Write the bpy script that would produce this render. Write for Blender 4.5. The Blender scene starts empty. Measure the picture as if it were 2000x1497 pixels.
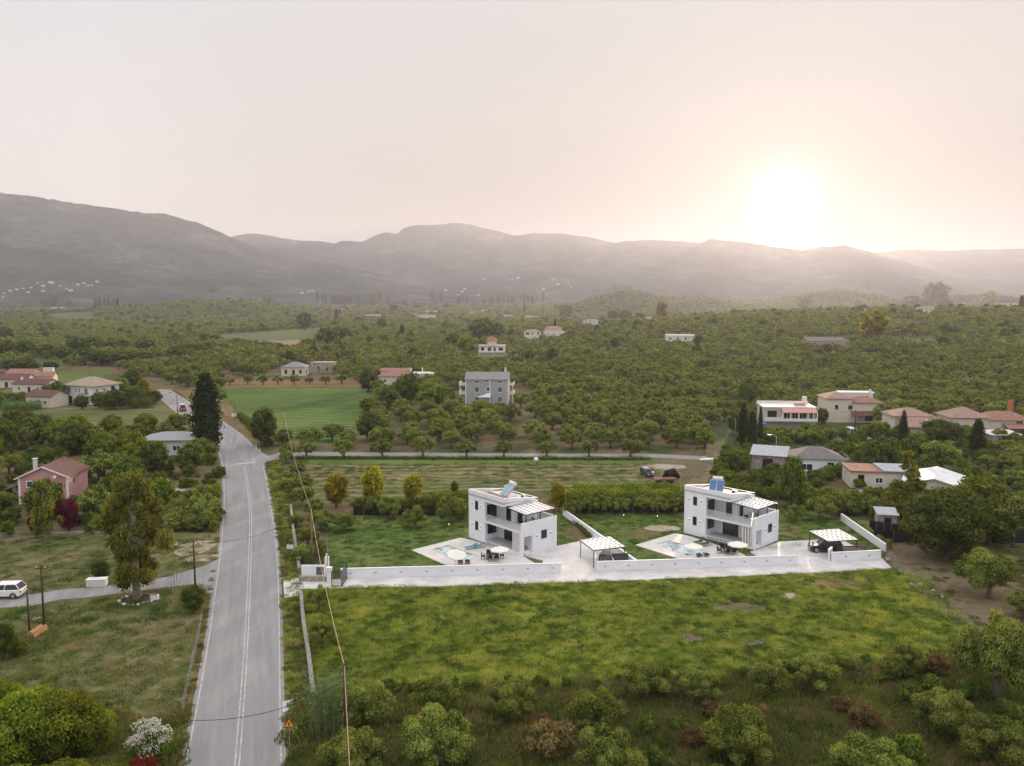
import bpy, bmesh, math, random
import numpy as np
from mathutils import Vector, Matrix
from mathutils.bvhtree import BVHTree
from mathutils.geometry import tessellate_polygon

random.seed(7); rng = np.random.default_rng(7)
SC = bpy.context.scene
R = math.radians

# ------------------------------------------------------------------ camera
F_PX, HOR, CAMZ = 1570.0, 590.0, 34.0
TH = math.atan((748.5 - HOR) / F_PX)
cam_d = bpy.data.cameras.new("camera"); cam = bpy.data.objects.new("camera", cam_d)
SC.collection.objects.link(cam); SC.camera = cam
cam.location = (0, 0, CAMZ); cam.rotation_euler = (math.pi / 2 - TH, 0, 0)
cam_d.sensor_width = 36; cam_d.lens = 36 * F_PX / 2000.0
cam_d.clip_start = 0.5; cam_d.clip_end = 40000

# ------------------------------------------------------------------ sky, sun, exposure
SUN_AZ, SUN_EL = R(18.4), R(6.6)           # azimuth right of the view axis, elevation
SUN = Vector((math.sin(SUN_AZ) * math.cos(SUN_EL), math.cos(SUN_AZ) * math.cos(SUN_EL), math.sin(SUN_EL)))
world = bpy.data.worlds.new("World"); SC.world = world; world.use_nodes = True
nt = world.node_tree; nt.nodes.clear()
def N(nt, t, **kw):
    n = nt.nodes.new(t)
    for k, v in kw.items():
        if k == 'inp':
            for a, b in v.items(): n.inputs[a].default_value = b
        else: setattr(n, k, v)
    return n
def MATH(nt, op, a, b=None, c=None, clamp=False):
    n = nt.nodes.new('ShaderNodeMath'); n.operation = op; n.use_clamp = clamp
    for i, v in enumerate((a, b, c)):
        if v is None: continue
        if isinstance(v, (int, float)): n.inputs[i].default_value = v
        else: nt.links.new(v, n.inputs[i])
    return n.outputs[0]
def RAMP(nt, fac, stops, mode='LINEAR'):
    n = nt.nodes.new('ShaderNodeValToRGB'); cr = n.color_ramp; cr.interpolation = mode
    while len(cr.elements) > 1: cr.elements.remove(cr.elements[-1])
    cr.elements[0].position = stops[0][0]; cr.elements[0].color = (*stops[0][1], 1)
    for p, c in stops[1:]:
        e = cr.elements.new(p); e.color = (*c, 1)
    nt.links.new(fac, n.inputs[0]); return n.outputs[0]
tc = N(nt, 'ShaderNodeTexCoord')
nrm = N(nt, 'ShaderNodeVectorMath', operation='NORMALIZE'); nt.links.new(tc.outputs['Generated'], nrm.inputs[0])
sep = N(nt, 'ShaderNodeSeparateXYZ'); nt.links.new(nrm.outputs[0], sep.inputs[0])
dot = N(nt, 'ShaderNodeVectorMath', operation='DOT_PRODUCT'); nt.links.new(nrm.outputs[0], dot.inputs[0]); dot.inputs[1].default_value = SUN
cosm = MATH(nt, 'SUBTRACT', dot.outputs['Value'], 1.0)
def lobe(k, amp, col):
    e = MATH(nt, 'EXPONENT', MATH(nt, 'MULTIPLY', cosm, k))
    n = N(nt, 'ShaderNodeVectorMath', operation='SCALE'); n.inputs[0].default_value = [c * amp for c in col]
    nt.links.new(e, n.inputs['Scale']); return n.outputs[0]
def VADD(a, b):
    n = N(nt, 'ShaderNodeVectorMath', operation='ADD'); nt.links.new(a, n.inputs[0]); nt.links.new(b, n.inputs[1]); return n.outputs[0]
warm = RAMP(nt, sep.outputs[2], [(0.0, (.19, .15, .12)), (.10, (.30, .27, .245)), (.22, (.48, .45, .42)), (.38, (.57, .55, .54)), (.62, (.99, .97, .96)), (1.0, (1.50, 1.49, 1.50))])
cool = RAMP(nt, sep.outputs[2], [(0.0, (.72, .66, .61)), (.12, (.74, .69, .64)), (.30, (.64, .625, .63)), (.40, (.69, .68, .70)), (.62, (.99, .97, .99)), (1.0, (1.50, 1.49, 1.50))])
bm_ = N(nt, 'ShaderNodeMix', data_type='RGBA'); nt.links.new(MATH(nt, 'MULTIPLY', cosm, -3.4, clamp=True), bm_.inputs[0])
nt.links.new(warm, bm_.inputs[6]); nt.links.new(cool, bm_.inputs[7]); base = bm_.outputs[2]
sky = base
for k, a, c in ((150, .04, (1, .70, .36)), (900, .22, (1, .88, .62)), (2600, 1.0, (1, .95, .80))):
    sky = VADD(sky, lobe(k, a, c))
bg1 = N(nt, 'ShaderNodeBackground', inp={'Strength': 0.96}); nt.links.new(sky, bg1.inputs[0])
nish = N(nt, 'ShaderNodeTexSky', sky_type='NISHITA', sun_disc=False, sun_elevation=SUN_EL, sun_rotation=SUN_AZ,
         air_density=1.0, dust_density=2.0, ozone_density=1.0, altitude=50)
bg2 = N(nt, 'ShaderNodeBackground', inp={'Strength': 0.05}); nsc = N(nt, 'ShaderNodeVectorMath', operation='SCALE'); nt.links.new(nish.outputs[0], nsc.inputs[0]); nsc.inputs['Scale'].default_value = .025; nt.links.new(nsc.outputs[0], bg2.inputs[0])
ad = N(nt, 'ShaderNodeAddShader'); nt.links.new(bg1.outputs[0], ad.inputs[0]); nt.links.new(bg2.outputs[0], ad.inputs[1])
wo = N(nt, 'ShaderNodeOutputWorld'); nt.links.new(ad.outputs[0], wo.inputs['Surface'])
world.cycles.sampling_method = 'MANUAL'; world.cycles.sample_map_resolution = 1024

sd = bpy.data.lights.new("sun", 'SUN'); sd.energy = 5.0; sd.angle = R(0.53); sd.color = (1.0, .73, .50)
sun = bpy.data.objects.new("sun", sd); SC.collection.objects.link(sun)
sun.rotation_euler = (-SUN).to_track_quat('-Z', 'Y').to_euler(); sun.location = (0, 0, 60)
SC.view_settings.view_transform = 'Standard'; SC.view_settings.look = 'None'
SC.view_settings.exposure = 0.3; SC.view_settings.gamma = 1.0; SC.view_settings.use_curve_mapping = False
SC.cycles.use_denoising = True
try: SC.cycles.denoiser = 'OPENIMAGEDENOISE'
except Exception: pass
SC.cycles.max_bounces = 5; SC.cycles.diffuse_bounces = 2; SC.cycles.glossy_bounces = 2
SC.cycles.transmission_bounces = 4; SC.cycles.transparent_max_bounces = 6; SC.cycles.volume_bounces = 0
SC.cycles.sample_clamp_indirect = 4
SC.cycles.use_adaptive_sampling = True; SC.cycles.adaptive_threshold = 0.02
HAZE = 1.2e-4

# ------------------------------------------------------------------ picture-to-place helpers (used once, to find where things stand)
CT, ST = math.cos(TH), math.sin(TH)
def ray(px, py):
    a = (px - 1000) / F_PX; v = (py - 748.5) / F_PX
    return Vector((a, CT - v * ST, -(ST + v * CT)))
def at(px, py, z=0.0):
    d = ray(px, py); t = (z - CAMZ) / d.z
    return Vector((d.x * t, d.y * t, z))
def proj(x, y, z=0.0):
    x, y, z = np.asarray(x, float), np.asarray(y, float), np.asarray(z, float)
    dz = CAMZ - z
    dep = y * CT + dz * ST
    return 1000 + F_PX * x / dep, 748.5 + F_PX * (dz * CT - y * ST) / dep
def ss(a, b, x):
    t = np.clip((np.asarray(x, float) - a) / (b - a), 0, 1); return t * t * (3 - 2 * t)

# value noise
_perm = rng.random((256, 256))
def vnoise(x, y):
    x = np.asarray(x, float); y = np.asarray(y, float)
    xi = np.floor(x).astype(int); yi = np.floor(y).astype(int); fx = x - xi; fy = y - yi
    fx = fx * fx * (3 - 2 * fx); fy = fy * fy * (3 - 2 * fy)
    g = lambda i, j: _perm[i % 256, j % 256]
    return (g(xi, yi) * (1 - fx) + g(xi + 1, yi) * fx) * (1 - fy) + (g(xi, yi + 1) * (1 - fx) + g(xi + 1, yi + 1) * fx) * fy
def fbm(x, y, o=5):
    s = 0; a = .5
    for i in range(o):
        s = s + a * vnoise(x * 2 ** i + 17.3 * i, y * 2 ** i + 9.1 * i); a *= .5
    return s

# ------------------------------------------------------------------ materials
MATS = {}
def newmat(name):
    m = bpy.data.materials.new(name); m.use_nodes = True; nt = m.node_tree
    return m, nt, nt.nodes['Principled BSDF']
def plain(name, col, rough=.6, metal=0, noise=.12, nscale=3.0, bump=0.0, spec=.3):
    """painted or cast surface with soft mottling"""
    if name in MATS: return MATS[name]
    m, nt, b = newmat(name)
    t = N(nt, 'ShaderNodeTexCoord')
    n1 = N(nt, 'ShaderNodeTexNoise', inp={'Scale': nscale, 'Detail': 5.0, 'Roughness': .6}); nt.links.new(t.outputs['Object'], n1.inputs[0])
    lo = [max(0, c * (1 - noise)) for c in col]; hi = [min(1, c * (1 + noise)) for c in col]
    nt.links.new(RAMP(nt, n1.outputs[0], [(.3, lo), (.7, hi)]), b.inputs['Base Color'])
    b.inputs['Roughness'].default_value = rough; b.inputs['Metallic'].default_value = metal
    b.inputs['Specular IOR Level'].default_value = spec
    if bump:
        bp = N(nt, 'ShaderNodeBump', inp={'Strength': bump, 'Distance': .05})
        n2 = N(nt, 'ShaderNodeTexNoise', inp={'Scale': nscale * 12, 'Detail': 4.0}); nt.links.new(t.outputs['Object'], n2.inputs[0])
        nt.links.new(n2.outputs[0], bp.inputs['Height']); nt.links.new(bp.outputs[0], b.inputs['Normal'])
    MATS[name] = m; return m
def earth(name, cols, s1=.08, s2=.9, s3=6.0, stretch=(1, 1, 1), rough=.95, bump=.5, rot=0, lines=None):
    """ground cover: three noise scales blended through a ramp of its colours"""
    if name in MATS: return MATS[name]
    m, nt, b = newmat(name)
    t = N(nt, 'ShaderNodeTexCoord'); mp = N(nt, 'ShaderNodeMapping')
    mr = N(nt, 'ShaderNodeMapping'); mr.inputs['Rotation'].default_value = (0, 0, rot); mp.inputs['Scale'].default_value = stretch
    nt.links.new(t.outputs['Object'], mr.inputs[0]); nt.links.new(mr.outputs[0], mp.inputs[0])
    f = []
    for s, d in ((s1, 4.0), (s2, 5.0), (s3, 4.0)):
        n = N(nt, 'ShaderNodeTexNoise', inp={'Scale': s, 'Detail': d, 'Roughness': .62}); nt.links.new(mp.outputs[0], n.inputs[0]); f.append(n.outputs[0])
    v = MATH(nt, 'ADD', MATH(nt, 'MULTIPLY', f[0], .45), MATH(nt, 'ADD', MATH(nt, 'MULTIPLY', f[1], .35), MATH(nt, 'MULTIPLY', f[2], .20)))
    if lines:
        w = N(nt, 'ShaderNodeTexWave', bands_direction='Y', inp={'Scale': lines[0], 'Distortion': lines[2], 'Detail': 3.0, 'Detail Scale': .6})
        mp2 = N(nt, 'ShaderNodeMapping'); mp2.inputs['Rotation'].default_value = (0, 0, rot); nt.links.new(t.outputs['Object'], mp2.inputs[0])
        nt.links.new(mp2.outputs[0], w.inputs[0])
        v = MATH(nt, 'ADD', v, MATH(nt, 'MULTIPLY', MATH(nt, 'SUBTRACT', w.outputs['Fac'], .5), lines[1]))
    k = len(cols)
    nt.links.new(RAMP(nt, v, [(.36 + .28 * i / (k - 1), c) for i, c in enumerate(cols)]), b.inputs['Base Color'])
    b.inputs['Roughness'].default_value = rough; b.inputs['Specular IOR Level'].default_value = .1
    bp = N(nt, 'ShaderNodeBump', inp={'Strength': bump, 'Distance': .12}); nt.links.new(MATH(nt, 'ADD', f[1], f[2]), bp.inputs['Height'])
    nt.links.new(bp.outputs[0], b.inputs['Normal'])
    MATS[name] = m; return m
def leafmat(name, dark, light, trans=.35, hue=.03, tcol=None):
    if name in MATS: return MATS[name]
    m, nt, b = newmat(name); nt.nodes.remove(b)
    at_ = N(nt, 'ShaderNodeAttribute', attribute_name='tone'); oi = N(nt, 'ShaderNodeObjectInfo')
    c = RAMP(nt, at_.outputs['Fac'], [(0, dark), (1, light)])
    hs = N(nt, 'ShaderNodeHueSaturation'); nt.links.new(c, hs.inputs['Color'])
    nt.links.new(MATH(nt, 'ADD', .5 - hue, MATH(nt, 'MULTIPLY', oi.outputs['Random'], 2 * hue)), hs.inputs['Hue'])
    nt.links.new(MATH(nt, 'ADD', .78, MATH(nt, 'MULTIPLY', oi.outputs['Random'], .44)), hs.inputs['Value'])
    d = N(nt, 'ShaderNodeBsdfDiffuse'); nt.links.new(hs.outputs[0], d.inputs[0])
    tr = N(nt, 'ShaderNodeBsdfTranslucent')
    tm = N(nt, 'ShaderNodeMix', data_type='RGBA', blend_type='MULTIPLY'); tm.inputs[0].default_value = 1
    nt.links.new(hs.outputs[0], tm.inputs[6]); tm.inputs[7].default_value = (*(tcol or (1.5, 1.35, .55)), 1)
    nt.links.new(tm.outputs[2], tr.inputs[0])
    mx = N(nt, 'ShaderNodeMixShader', inp={0: trans}); nt.links.new(d.outputs[0], mx.inputs[1]); nt.links.new(tr.outputs[0], mx.inputs[2])
    nt.links.new(mx.outputs[0], nt.nodes['Material Output'].inputs[0])
    MATS[name] = m; return m
def glassy(name, col=(.02, .025, .03), rough=.08):
    if name in MATS: return MATS[name]
    m, nt, b = newmat(name); b.inputs['Base Color'].default_value = (*col, 1); b.inputs['Roughness'].default_value = rough
    b.inputs['Specular IOR Level'].default_value = .5; MATS[name] = m; return m
def tiles(name, c1, c2, scale=4.0, axis='X'):
    """clay pan tiles seen from afar: rounded courses running down the slope"""
    if name in MATS: return MATS[name]
    m, nt, b = newmat(name); t = N(nt, 'ShaderNodeTexCoord')
    w = N(nt, 'ShaderNodeTexWave', bands_direction=axis, inp={'Scale': scale, 'Distortion': .3}); nt.links.new(t.outputs['Object'], w.inputs[0])
    n1 = N(nt, 'ShaderNodeTexNoise', inp={'Scale': 1.3, 'Detail': 6.0, 'Roughness': .7}); nt.links.new(t.outputs['Object'], n1.inputs[0])
    v = MATH(nt, 'ADD', MATH(nt, 'MULTIPLY', w.outputs['Fac'], .3), MATH(nt, 'MULTIPLY', n1.outputs[0], .7))
    nt.links.new(RAMP(nt, v, [(.35, c1), (.65, c2)]), b.inputs['Base Color']); b.inputs['Roughness'].default_value = .85
    bp = N(nt, 'ShaderNodeBump', inp={'Strength': .6, 'Distance': .08}); nt.links.new(w.outputs['Fac'], bp.inputs['Height']); nt.links.new(bp.outputs[0], b.inputs['Normal'])
    MATS[name] = m; return m

# ------------------------------------------------------------------ object helpers
def link(o, parent=None):
    SC.collection.objects.link(o)
    if parent is not None: o.parent = parent
    return o
def tag(o, label=None, cat=None, group=None, kind=None):
    if label: o['label'] = label
    if cat: o['category'] = cat
    if group: o['group'] = group
    if kind: o['kind'] = kind
    return o
def empty(name, label, cat, loc=(0, 0, 0), rz=0, group=None):
    o = bpy.data.objects.new(name, None); o.empty_display_size = .5; link(o)
    o.location = loc; o.rotation_euler = (0, 0, rz); return tag(o, label, cat, group)
def mesh_obj(name, me, mat=None, parent=None):
    if mat is not None and not me.materials: me.materials.append(mat)
    return link(bpy.data.objects.new(name, me), parent)
def copy_tree(o, parent=None):
    c = o.copy(); SC.collection.objects.link(c)
    if parent is not None: c.parent = parent
    for ch in list(o.children): copy_tree(ch, c)
    return c
class MB:
    """collects shapes, then links them as one mesh object"""
    def __init__(s): s.v = []; s.f = []
    def add(s, vs, fs):
        k = len(s.v); s.v += [tuple(v) for v in vs]; s.f += [tuple(i + k for i in f) for f in fs]; return s
    def box(s, x0, y0, z0, x1, y1, z1):
        return s.add([(x0, y0, z0), (x1, y0, z0), (x1, y1, z0), (x0, y1, z0), (x0, y0, z1), (x1, y0, z1), (x1, y1, z1), (x0, y1, z1)],
                     [(0, 3, 2, 1), (4, 5, 6, 7), (0, 1, 5, 4), (1, 2, 6, 5), (2, 3, 7, 6), (3, 0, 4, 7)])
    def prism(s, pts, z0, z1):
        """vertical prism over a plan polygon (counter-clockwise); z1 may be a list per corner"""
        n = len(pts); z1 = z1 if hasattr(z1, '__len__') else [z1] * n
        return s.add([(x, y, z0) for x, y in pts] + [(p[0], p[1], z) for p, z in zip(pts, z1)],
                     [tuple(range(n))[::-1], tuple(range(n, 2 * n))] + [(i, (i + 1) % n, (i + 1) % n + n, i + n) for i in range(n)])
    def poly(s, pts, f=None): return s.add(pts, [f or tuple(range(len(pts)))])
    def bar(s, a, b, w, h=None):
        """beam of section w x h between two points"""
        a, b = Vector(a), Vector(b); d = (b - a).normalized(); h = h or w
        up = Vector((0, 0, 1)) if abs(d.z) < .95 else Vector((1, 0, 0)); x = d.cross(up).normalized(); y = x.cross(d)
        vs = [p + x * i * w / 2 + y * j * h / 2 for p in (a, b) for i, j in ((-1, -1), (1, -1), (1, 1), (-1, 1))]
        return s.add(vs, [(0, 1, 2, 3), (7, 6, 5, 4), (0, 4, 5, 1), (1, 5, 6, 2), (2, 6, 7, 3), (3, 7, 4, 0)])
    def tube(s, pts, rad, n=8, cap=True):
        pts = [Vector(p) for p in pts]; rad = rad if hasattr(rad, '__len__') else [rad] * len(pts)
        vs = []; k = len(pts)
        for i, p in enumerate(pts):
            d = (pts[min(i + 1, k - 1)] - pts[max(i - 1, 0)]).normalized()
            up = Vector((0, 0, 1)) if abs(d.z) < .9 else Vector((1, 0, 0)); x = d.cross(up).normalized(); y = x.cross(d)
            vs += [p + (x * math.cos(2 * math.pi * j / n) + y * math.sin(2 * math.pi * j / n)) * rad[i] for j in range(n)]
        fs = [(i * n + j, i * n + (j + 1) % n, (i + 1) * n + (j + 1) % n, (i + 1) * n + j) for i in range(k - 1) for j in range(n)]
        if cap: fs += [tuple(range(n))[::-1], tuple(range((k - 1) * n, k * n))]
        return s.add(vs, fs)
    def hip(s, x0, y0, x1, y1, z, h, ov=.4, ridge=None, th=.12):
        """hipped roof with a thin eave"""
        x0 -= ov; y0 -= ov; x1 += ov; y1 += ov; w, d = x1 - x0, y1 - y0
        if w >= d:
            i = d / 2 if ridge is None else ridge; a, b = (x0 + i, (y0 + y1) / 2, z + h), (x1 - i, (y0 + y1) / 2, z + h)
            fs = [(4, 5, 9, 8), (5, 6, 9), (6, 7, 8, 9), (7, 4, 8)]
        else:
            i = w / 2 if ridge is None else ridge; a, b = ((x0 + x1) / 2, y0 + i, z + h), ((x0 + x1) / 2, y1 - i, z + h)
            fs = [(4, 5, 8), (5, 6, 9, 8), (6, 7, 9), (7, 4, 8, 9)]
        vs = [(x0, y0, z - th), (x1, y0, z - th), (x1, y1, z - th), (x0, y1, z - th), (x0, y0, z), (x1, y0, z), (x1, y1, z), (x0, y1, z), a, b]
        return s.add(vs, fs + [(0, 3, 2, 1), (0, 1, 5, 4), (1, 2, 6, 5), (2, 3, 7, 6), (3, 0, 4, 7)])
    def gable(s, x0, y0, x1, y1, z, h, ov=.4, th=.15, axis='x', shift=0):
        """two-slope roof slab, ridge along axis"""
        if axis == 'x':
            yr = (y0 + y1) / 2 + shift; k0 = h / (yr - y0); k1 = h / (y1 - yr)
            prof = [(y0 - ov, z - ov * k0), (yr, z + h), (y1 + ov, z - ov * k1), (y1 + ov, z - ov * k1 + th), (yr, z + h + th), (y0 - ov, z - ov * k0 + th)]
            P = [(x0 - ov, a, b) for a, b in prof] + [(x1 + ov, a, b) for a, b in prof]
        else:
            xr = (x0 + x1) / 2 + shift; k0 = h / (xr - x0); k1 = h / (x1 - xr)
            prof = [(x0 - ov, z - ov * k0), (xr, z + h), (x1 + ov, z - ov * k1), (x1 + ov, z - ov * k1 + th), (xr, z + h + th), (x0 - ov, z - ov * k0 + th)]
            P = [(a, y1 + ov, b) for a, b in prof] + [(a, y0 - ov, b) for a, b in prof]
        return s.add(P, [(0, 1, 7, 6), (1, 2, 8, 7), (2, 3, 9, 8), (3, 4, 10, 9), (4, 5, 11, 10), (5, 0, 6, 11), (5, 4, 1, 0), (4, 3, 2, 1), (6, 7, 10, 11), (7, 8, 9, 10)])
    def build(s, name, mat, parent=None, smooth=False, bevel=0):
        me = bpy.data.meshes.new(name); me.from_pydata(s.v, [], s.f)
        bm = bmesh.new(); bm.from_mesh(me); bmesh.ops.recalc_face_normals(bm, faces=bm.faces); bm.to_mesh(me); bm.free()
        if smooth: me.polygons.foreach_set('use_smooth', [True] * len(me.polygons))
        me.update(); o = mesh_obj(name, me, mat, parent)
        if bevel:
            bv = o.modifiers.new('bevel', 'BEVEL'); bv.width = bevel; bv.segments = 2; bv.limit_method = 'ANGLE'
        return o
def sheet(name, pts, z, mat, label=None, holes=(), jitter=0.0, step=2.0, kind='structure'):
    """flat ground sheet over a world-space polygon; jitter roughens its outline"""
    pts = [Vector((p[0], p[1], 0)) for p in pts]
    if jitter:
        out = []
        for i, p in enumerate(pts):
            q = pts[(i + 1) % len(pts)]; L = (q - p).length; n = max(1, int(L / step)); nn = Vector((-(q - p).y, (q - p).x, 0)).normalized()
            for k in range(n):
                c = p.lerp(q, k / n); out.append(c + nn * jitter * (2 * float(fbm(c.x * .5 + 3, c.y * .5, 3)) - 1) * 1.6 + nn * random.uniform(-.25, .25) * jitter)
        pts = out
    loops = [pts] + [[Vector((p[0], p[1], 0)) for p in h] for h in holes]
    tris = tessellate_polygon(loops); vs = [(p.x, p.y, z) for l in loops for p in l]
    me = bpy.data.meshes.new(name); me.from_pydata(vs, [], [tuple(t) for t in tris])
    bm = bmesh.new(); bm.from_mesh(me); bmesh.ops.recalc_face_normals(bm, faces=bm.faces)
    if sum(f.normal.z for f in bm.faces) < 0: bmesh.ops.reverse_faces(bm, faces=bm.faces)
    bm.to_mesh(me); bm.free()
    o = mesh_obj(name, me, mat); return tag(o, label, None, None, kind)
def PX(l, z=0.0): return [at(x, y, z) for x, y in l]
# ------------------------------------------------------------------ terrain
HILLS = [  # (px, distance, height, half width across, half depth)
    (415, 1900, 30, 210, 330), (1215, 2150, 46, 120, 260), (1330, 2350, 30, 150, 260), (1625, 2700, 44, 190, 300), (1915, 2700, 34, 110, 260), (90, 1500, 8, 160, 200)]
def tz(x, y):
    x = np.asarray(x, float); y = np.asarray(y, float); yy = np.maximum(y, 1); u = x / yy
    right = ss(.03, .34, u) * ss(225, 700, y) * 15 + ss(.10, .55, u) * ss(500, 1000, y) * 9
    right = right * (1 - .85 * ss(1000, 1500, y))
    mid = ss(-.12, .1, u) * (1 - ss(.1, .3, u)) * ss(300, 800, y) * 5 * (1 - ss(900, 1400, y))
    z = right + mid + 26 * ss(1300, 3800, y) + 1.2 * ss(300, 600, y) * (fbm(x * .006, y * .006, 3) - .45) * 4
    for px, r, h, wx, wy in HILLS:
        cx = (px - 1000) / F_PX * r; z = z + h * np.exp(-((x - cx) / wx) ** 2 - ((y - r) / wy) ** 2)
    return z
def flat_polys():  # far fields, as world polygons (soil and crop colours, no trees)
    L = {
     'crop': [(425, 757), (700, 757), (738, 778), (728, 806), (700, 828), (655, 868), (575, 862), (520, 842), (462, 806), (446, 784)],
     'strip': [(430, 740), (700, 744), (700, 757), (425, 757)],
     'hayl': [(-60, 806), (120, 797), (250, 792), (318, 786), (352, 832), (300, 834), (-60, 842)],
     'f2': [(95, 728), (214, 718), (208, 738), (150, 748), (92, 750)],
     'f3': [(62, 706), (138, 697), (118, 720), (70, 722)],
     'f4': [(420, 655), (640, 640), (640, 662), (520, 664), (420, 668)],
     'f5': [(520, 668), (640, 665), (645, 680), (560, 684)],
     'f6': [(90, 613), (180, 610), (190, 630), (100, 628)],
     'hay': [(598, 906), (1000, 904), (1300, 904), (1320, 925), (1290, 945), (1210, 962), (1010, 962), (860, 985), (700, 985), (620, 975)],
     'gard': [(1385, 800), (1480, 792), (2100, 790), (2100, 1065), (1385, 1060)],
     'road': [(308, 764), (345, 764), (470, 830), (450, 836), (395, 835)],
    }
    return {k: [tuple(at(a, b)[:2]) for a, b in v] for k, v in L.items()}
FP = flat_polys()
def inpoly(x, y, poly):
    x = np.asarray(x, float); y = np.asarray(y, float); c = np.zeros(x.shape, bool); n = len(poly); j = n - 1
    for i in range(n):
        xi, yi = poly[i]; xj, yj = poly[j]
        m = ((yi > y) != (yj > y)) & (x < (xj - xi) * (y - yi) / ((yj - yi) or 1e-9) + xi); c ^= m; j = i
    return c
def grid_mesh(name, X, Y, Z):
    nr, nc = X.shape; me = bpy.data.meshes.new(name)
    co = np.stack([X, Y, Z], -1).reshape(-1, 3).astype(np.float32)
    i = np.arange(nr - 1)[:, None] * nc + np.arange(nc - 1)[None, :]
    q = np.stack([i, i + 1, i + nc + 1, i + nc], -1).reshape(-1, 4)
    me.vertices.add(len(co)); me.vertices.foreach_set('co', co.ravel())
    me.loops.add(q.size); me.loops.foreach_set('vertex_index', q.ravel().astype(np.int32))
    me.polygons.add(len(q)); me.polygons.foreach_set('loop_start', np.arange(0, q.size, 4, dtype=np.int32))
    me.polygons.foreach_set('loop_total', np.full(len(q), 4, np.int32))
    me.polygons.foreach_set('use_smooth', np.ones(len(q), bool)); me.update(); me.validate(); return me, co, q
rr = np.concatenate([np.linspace(-260, 40, 12), np.geomspace(55, 9000, 300)])
uu = np.linspace(-1, 1, 340); 
Yg = np.repeat(rr[:, None], uu.size, 1); Xg = uu[None, :] * (1.15 * np.maximum(np.abs(Yg), 300) + 0)
Zg = tz(Xg, Yg)
me, T_co, T_q = grid_mesh('ground', Xg, Yg, Zg)
col = np.zeros((T_co.shape[0], 4), np.float32); col[:, 3] = 1
x, y = T_co[:, 0].astype(float), T_co[:, 1].astype(float)
n = fbm(x * .02, y * .02, 5)[:, None]; n2 = fbm(x * .15 + 50, y * .15, 4)[:, None]
soil = np.array([.15, .10, .06]); dry = np.array([.13, .125, .055]); grn = np.array([.05, .07, .02]); dk = np.array([.035, .05, .018])
base_c = soil * (1 - ss(.42, .58, n2)) + grn * ss(.42, .58, n2); base_c = base_c * (1 - ss(.5, .7, n)) + dry * ss(.5, .7, n)
far = ss(900, 1600, y)[:, None]; base_c = base_c * (1 - far) + (grn * .9 + dk * .1) * far
ZC = {'gard': (.06, .075, .028), 'crop': (.05, .10, .015), 'strip': (.20, .12, .065), 'hayl': (.12, .14, .04), 'f2': (.09, .13, .03), 'f3': (.08, .12, .03), 'f4': (.085, .115, .04), 'f5': (.24, .18, .12), 'f6': (.085, .115, .04), 'hay': (.19, .17, .07)}
terr = (((y + 24 * (fbm(x * .008, y * .004, 3) - .5)) / 52) % 1 < .2) & (y > 470) & (y < 2600)
base_c[terr] = np.array([.13, .14, .055]) * (.8 + .4 * n2[terr])
for k, c in ZC.items():
    m = inpoly(x, y, FP[k]); base_c[m] = np.array(c) * (.8 + .4 * n2[m])
col[:, :3] = base_c
ca = me.color_attributes.new('soil', 'FLOAT_COLOR', 'POINT'); ca.data.foreach_set('color', col.ravel())
gm, gnt, gb = newmat('ground_earth')
ga = N(gnt, 'ShaderNodeAttribute', attribute_name='soil'); gt = N(gnt, 'ShaderNodeTexCoord')
g1 = N(gnt, 'ShaderNodeTexNoise', inp={'Scale': .35, 'Detail': 8.0, 'Roughness': .7}); gnt.links.new(gt.outputs['Object'], g1.inputs[0])
gh = N(gnt, 'ShaderNodeHueSaturation'); gnt.links.new(ga.outputs['Color'], gh.inputs['Color'])
gnt.links.new(MATH(gnt, 'ADD', .35, MATH(gnt, 'MULTIPLY', g1.outputs[0], 1.3)), gh.inputs['Value'])
gnt.links.new(MATH(gnt, 'ADD', .47, MATH(gnt, 'MULTIPLY', g1.outputs[0], .06)), gh.inputs['Hue'])
gnt.links.new(gh.outputs[0], gb.inputs['Base Color']); gb.inputs['Roughness'].default_value = .95; gb.inputs['Specular IOR Level'].default_value = .1
gbp = N(gnt, 'ShaderNodeBump', inp={'Strength': .5, 'Distance': .3}); gnt.links.new(g1.outputs[0], gbp.inputs['Height']); gnt.links.new(gbp.outputs[0], gb.inputs['Normal'])
tag(mesh_obj('ground', me, gm), kind='structure')

# ------------------------------------------------------------------ mountains
def elev(px, py):
    d = ray(px, py); return d.x / d.y, -(-d.z) / math.hypot(d.x, d.y)   # (tan azimuth, tan elevation)
RIDGES = {
 'near': ([(-300, 330), (0, 377), (60, 383), (130, 395), (200, 405), (280, 416), (320, 418), (345, 424), (380, 434), (400, 440), (425, 452), (450, 463), (500, 484), (560, 498), (640, 512), (720, 530), (800, 548), (900, 566), (1050, 585), (1200, 600)], 4700, 1900),
 'main': ([(-300, 420), (0, 440), (300, 440), (400, 450), (450, 464), (470, 458), (492, 456), (520, 460), (560, 467), (590, 471), (620, 471), (650, 476), (668, 470), (700, 472), (712, 470), (730, 461), (750, 453), (765, 456), (775, 459), (790, 445), (815, 440), (850, 439), (885, 436), (915, 439), (950, 446), (985, 456), (1010, 460), (1040, 456), (1080, 456), (1120, 459), (1160, 466), (1200, 475), (1225, 471), (1270, 469), (1320, 471), (1365, 475), (1388, 468), (1420, 471), (1470, 476), (1520, 484), (1565, 490), (1600, 483), (1650, 480), (1680, 487), (1720, 499), (1780, 516), (1850, 538), (1930, 560), (2100, 580), (2300, 590)], 6400, 2600),
 'far': ([(1200, 520), (1500, 505), (1600, 497), (1700, 495), (1730, 492), (1770, 487), (1830, 490), (1880, 489), (1950, 487), (2000, 486), (2150, 480), (2400, 470)], 8600, 2400)}
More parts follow.
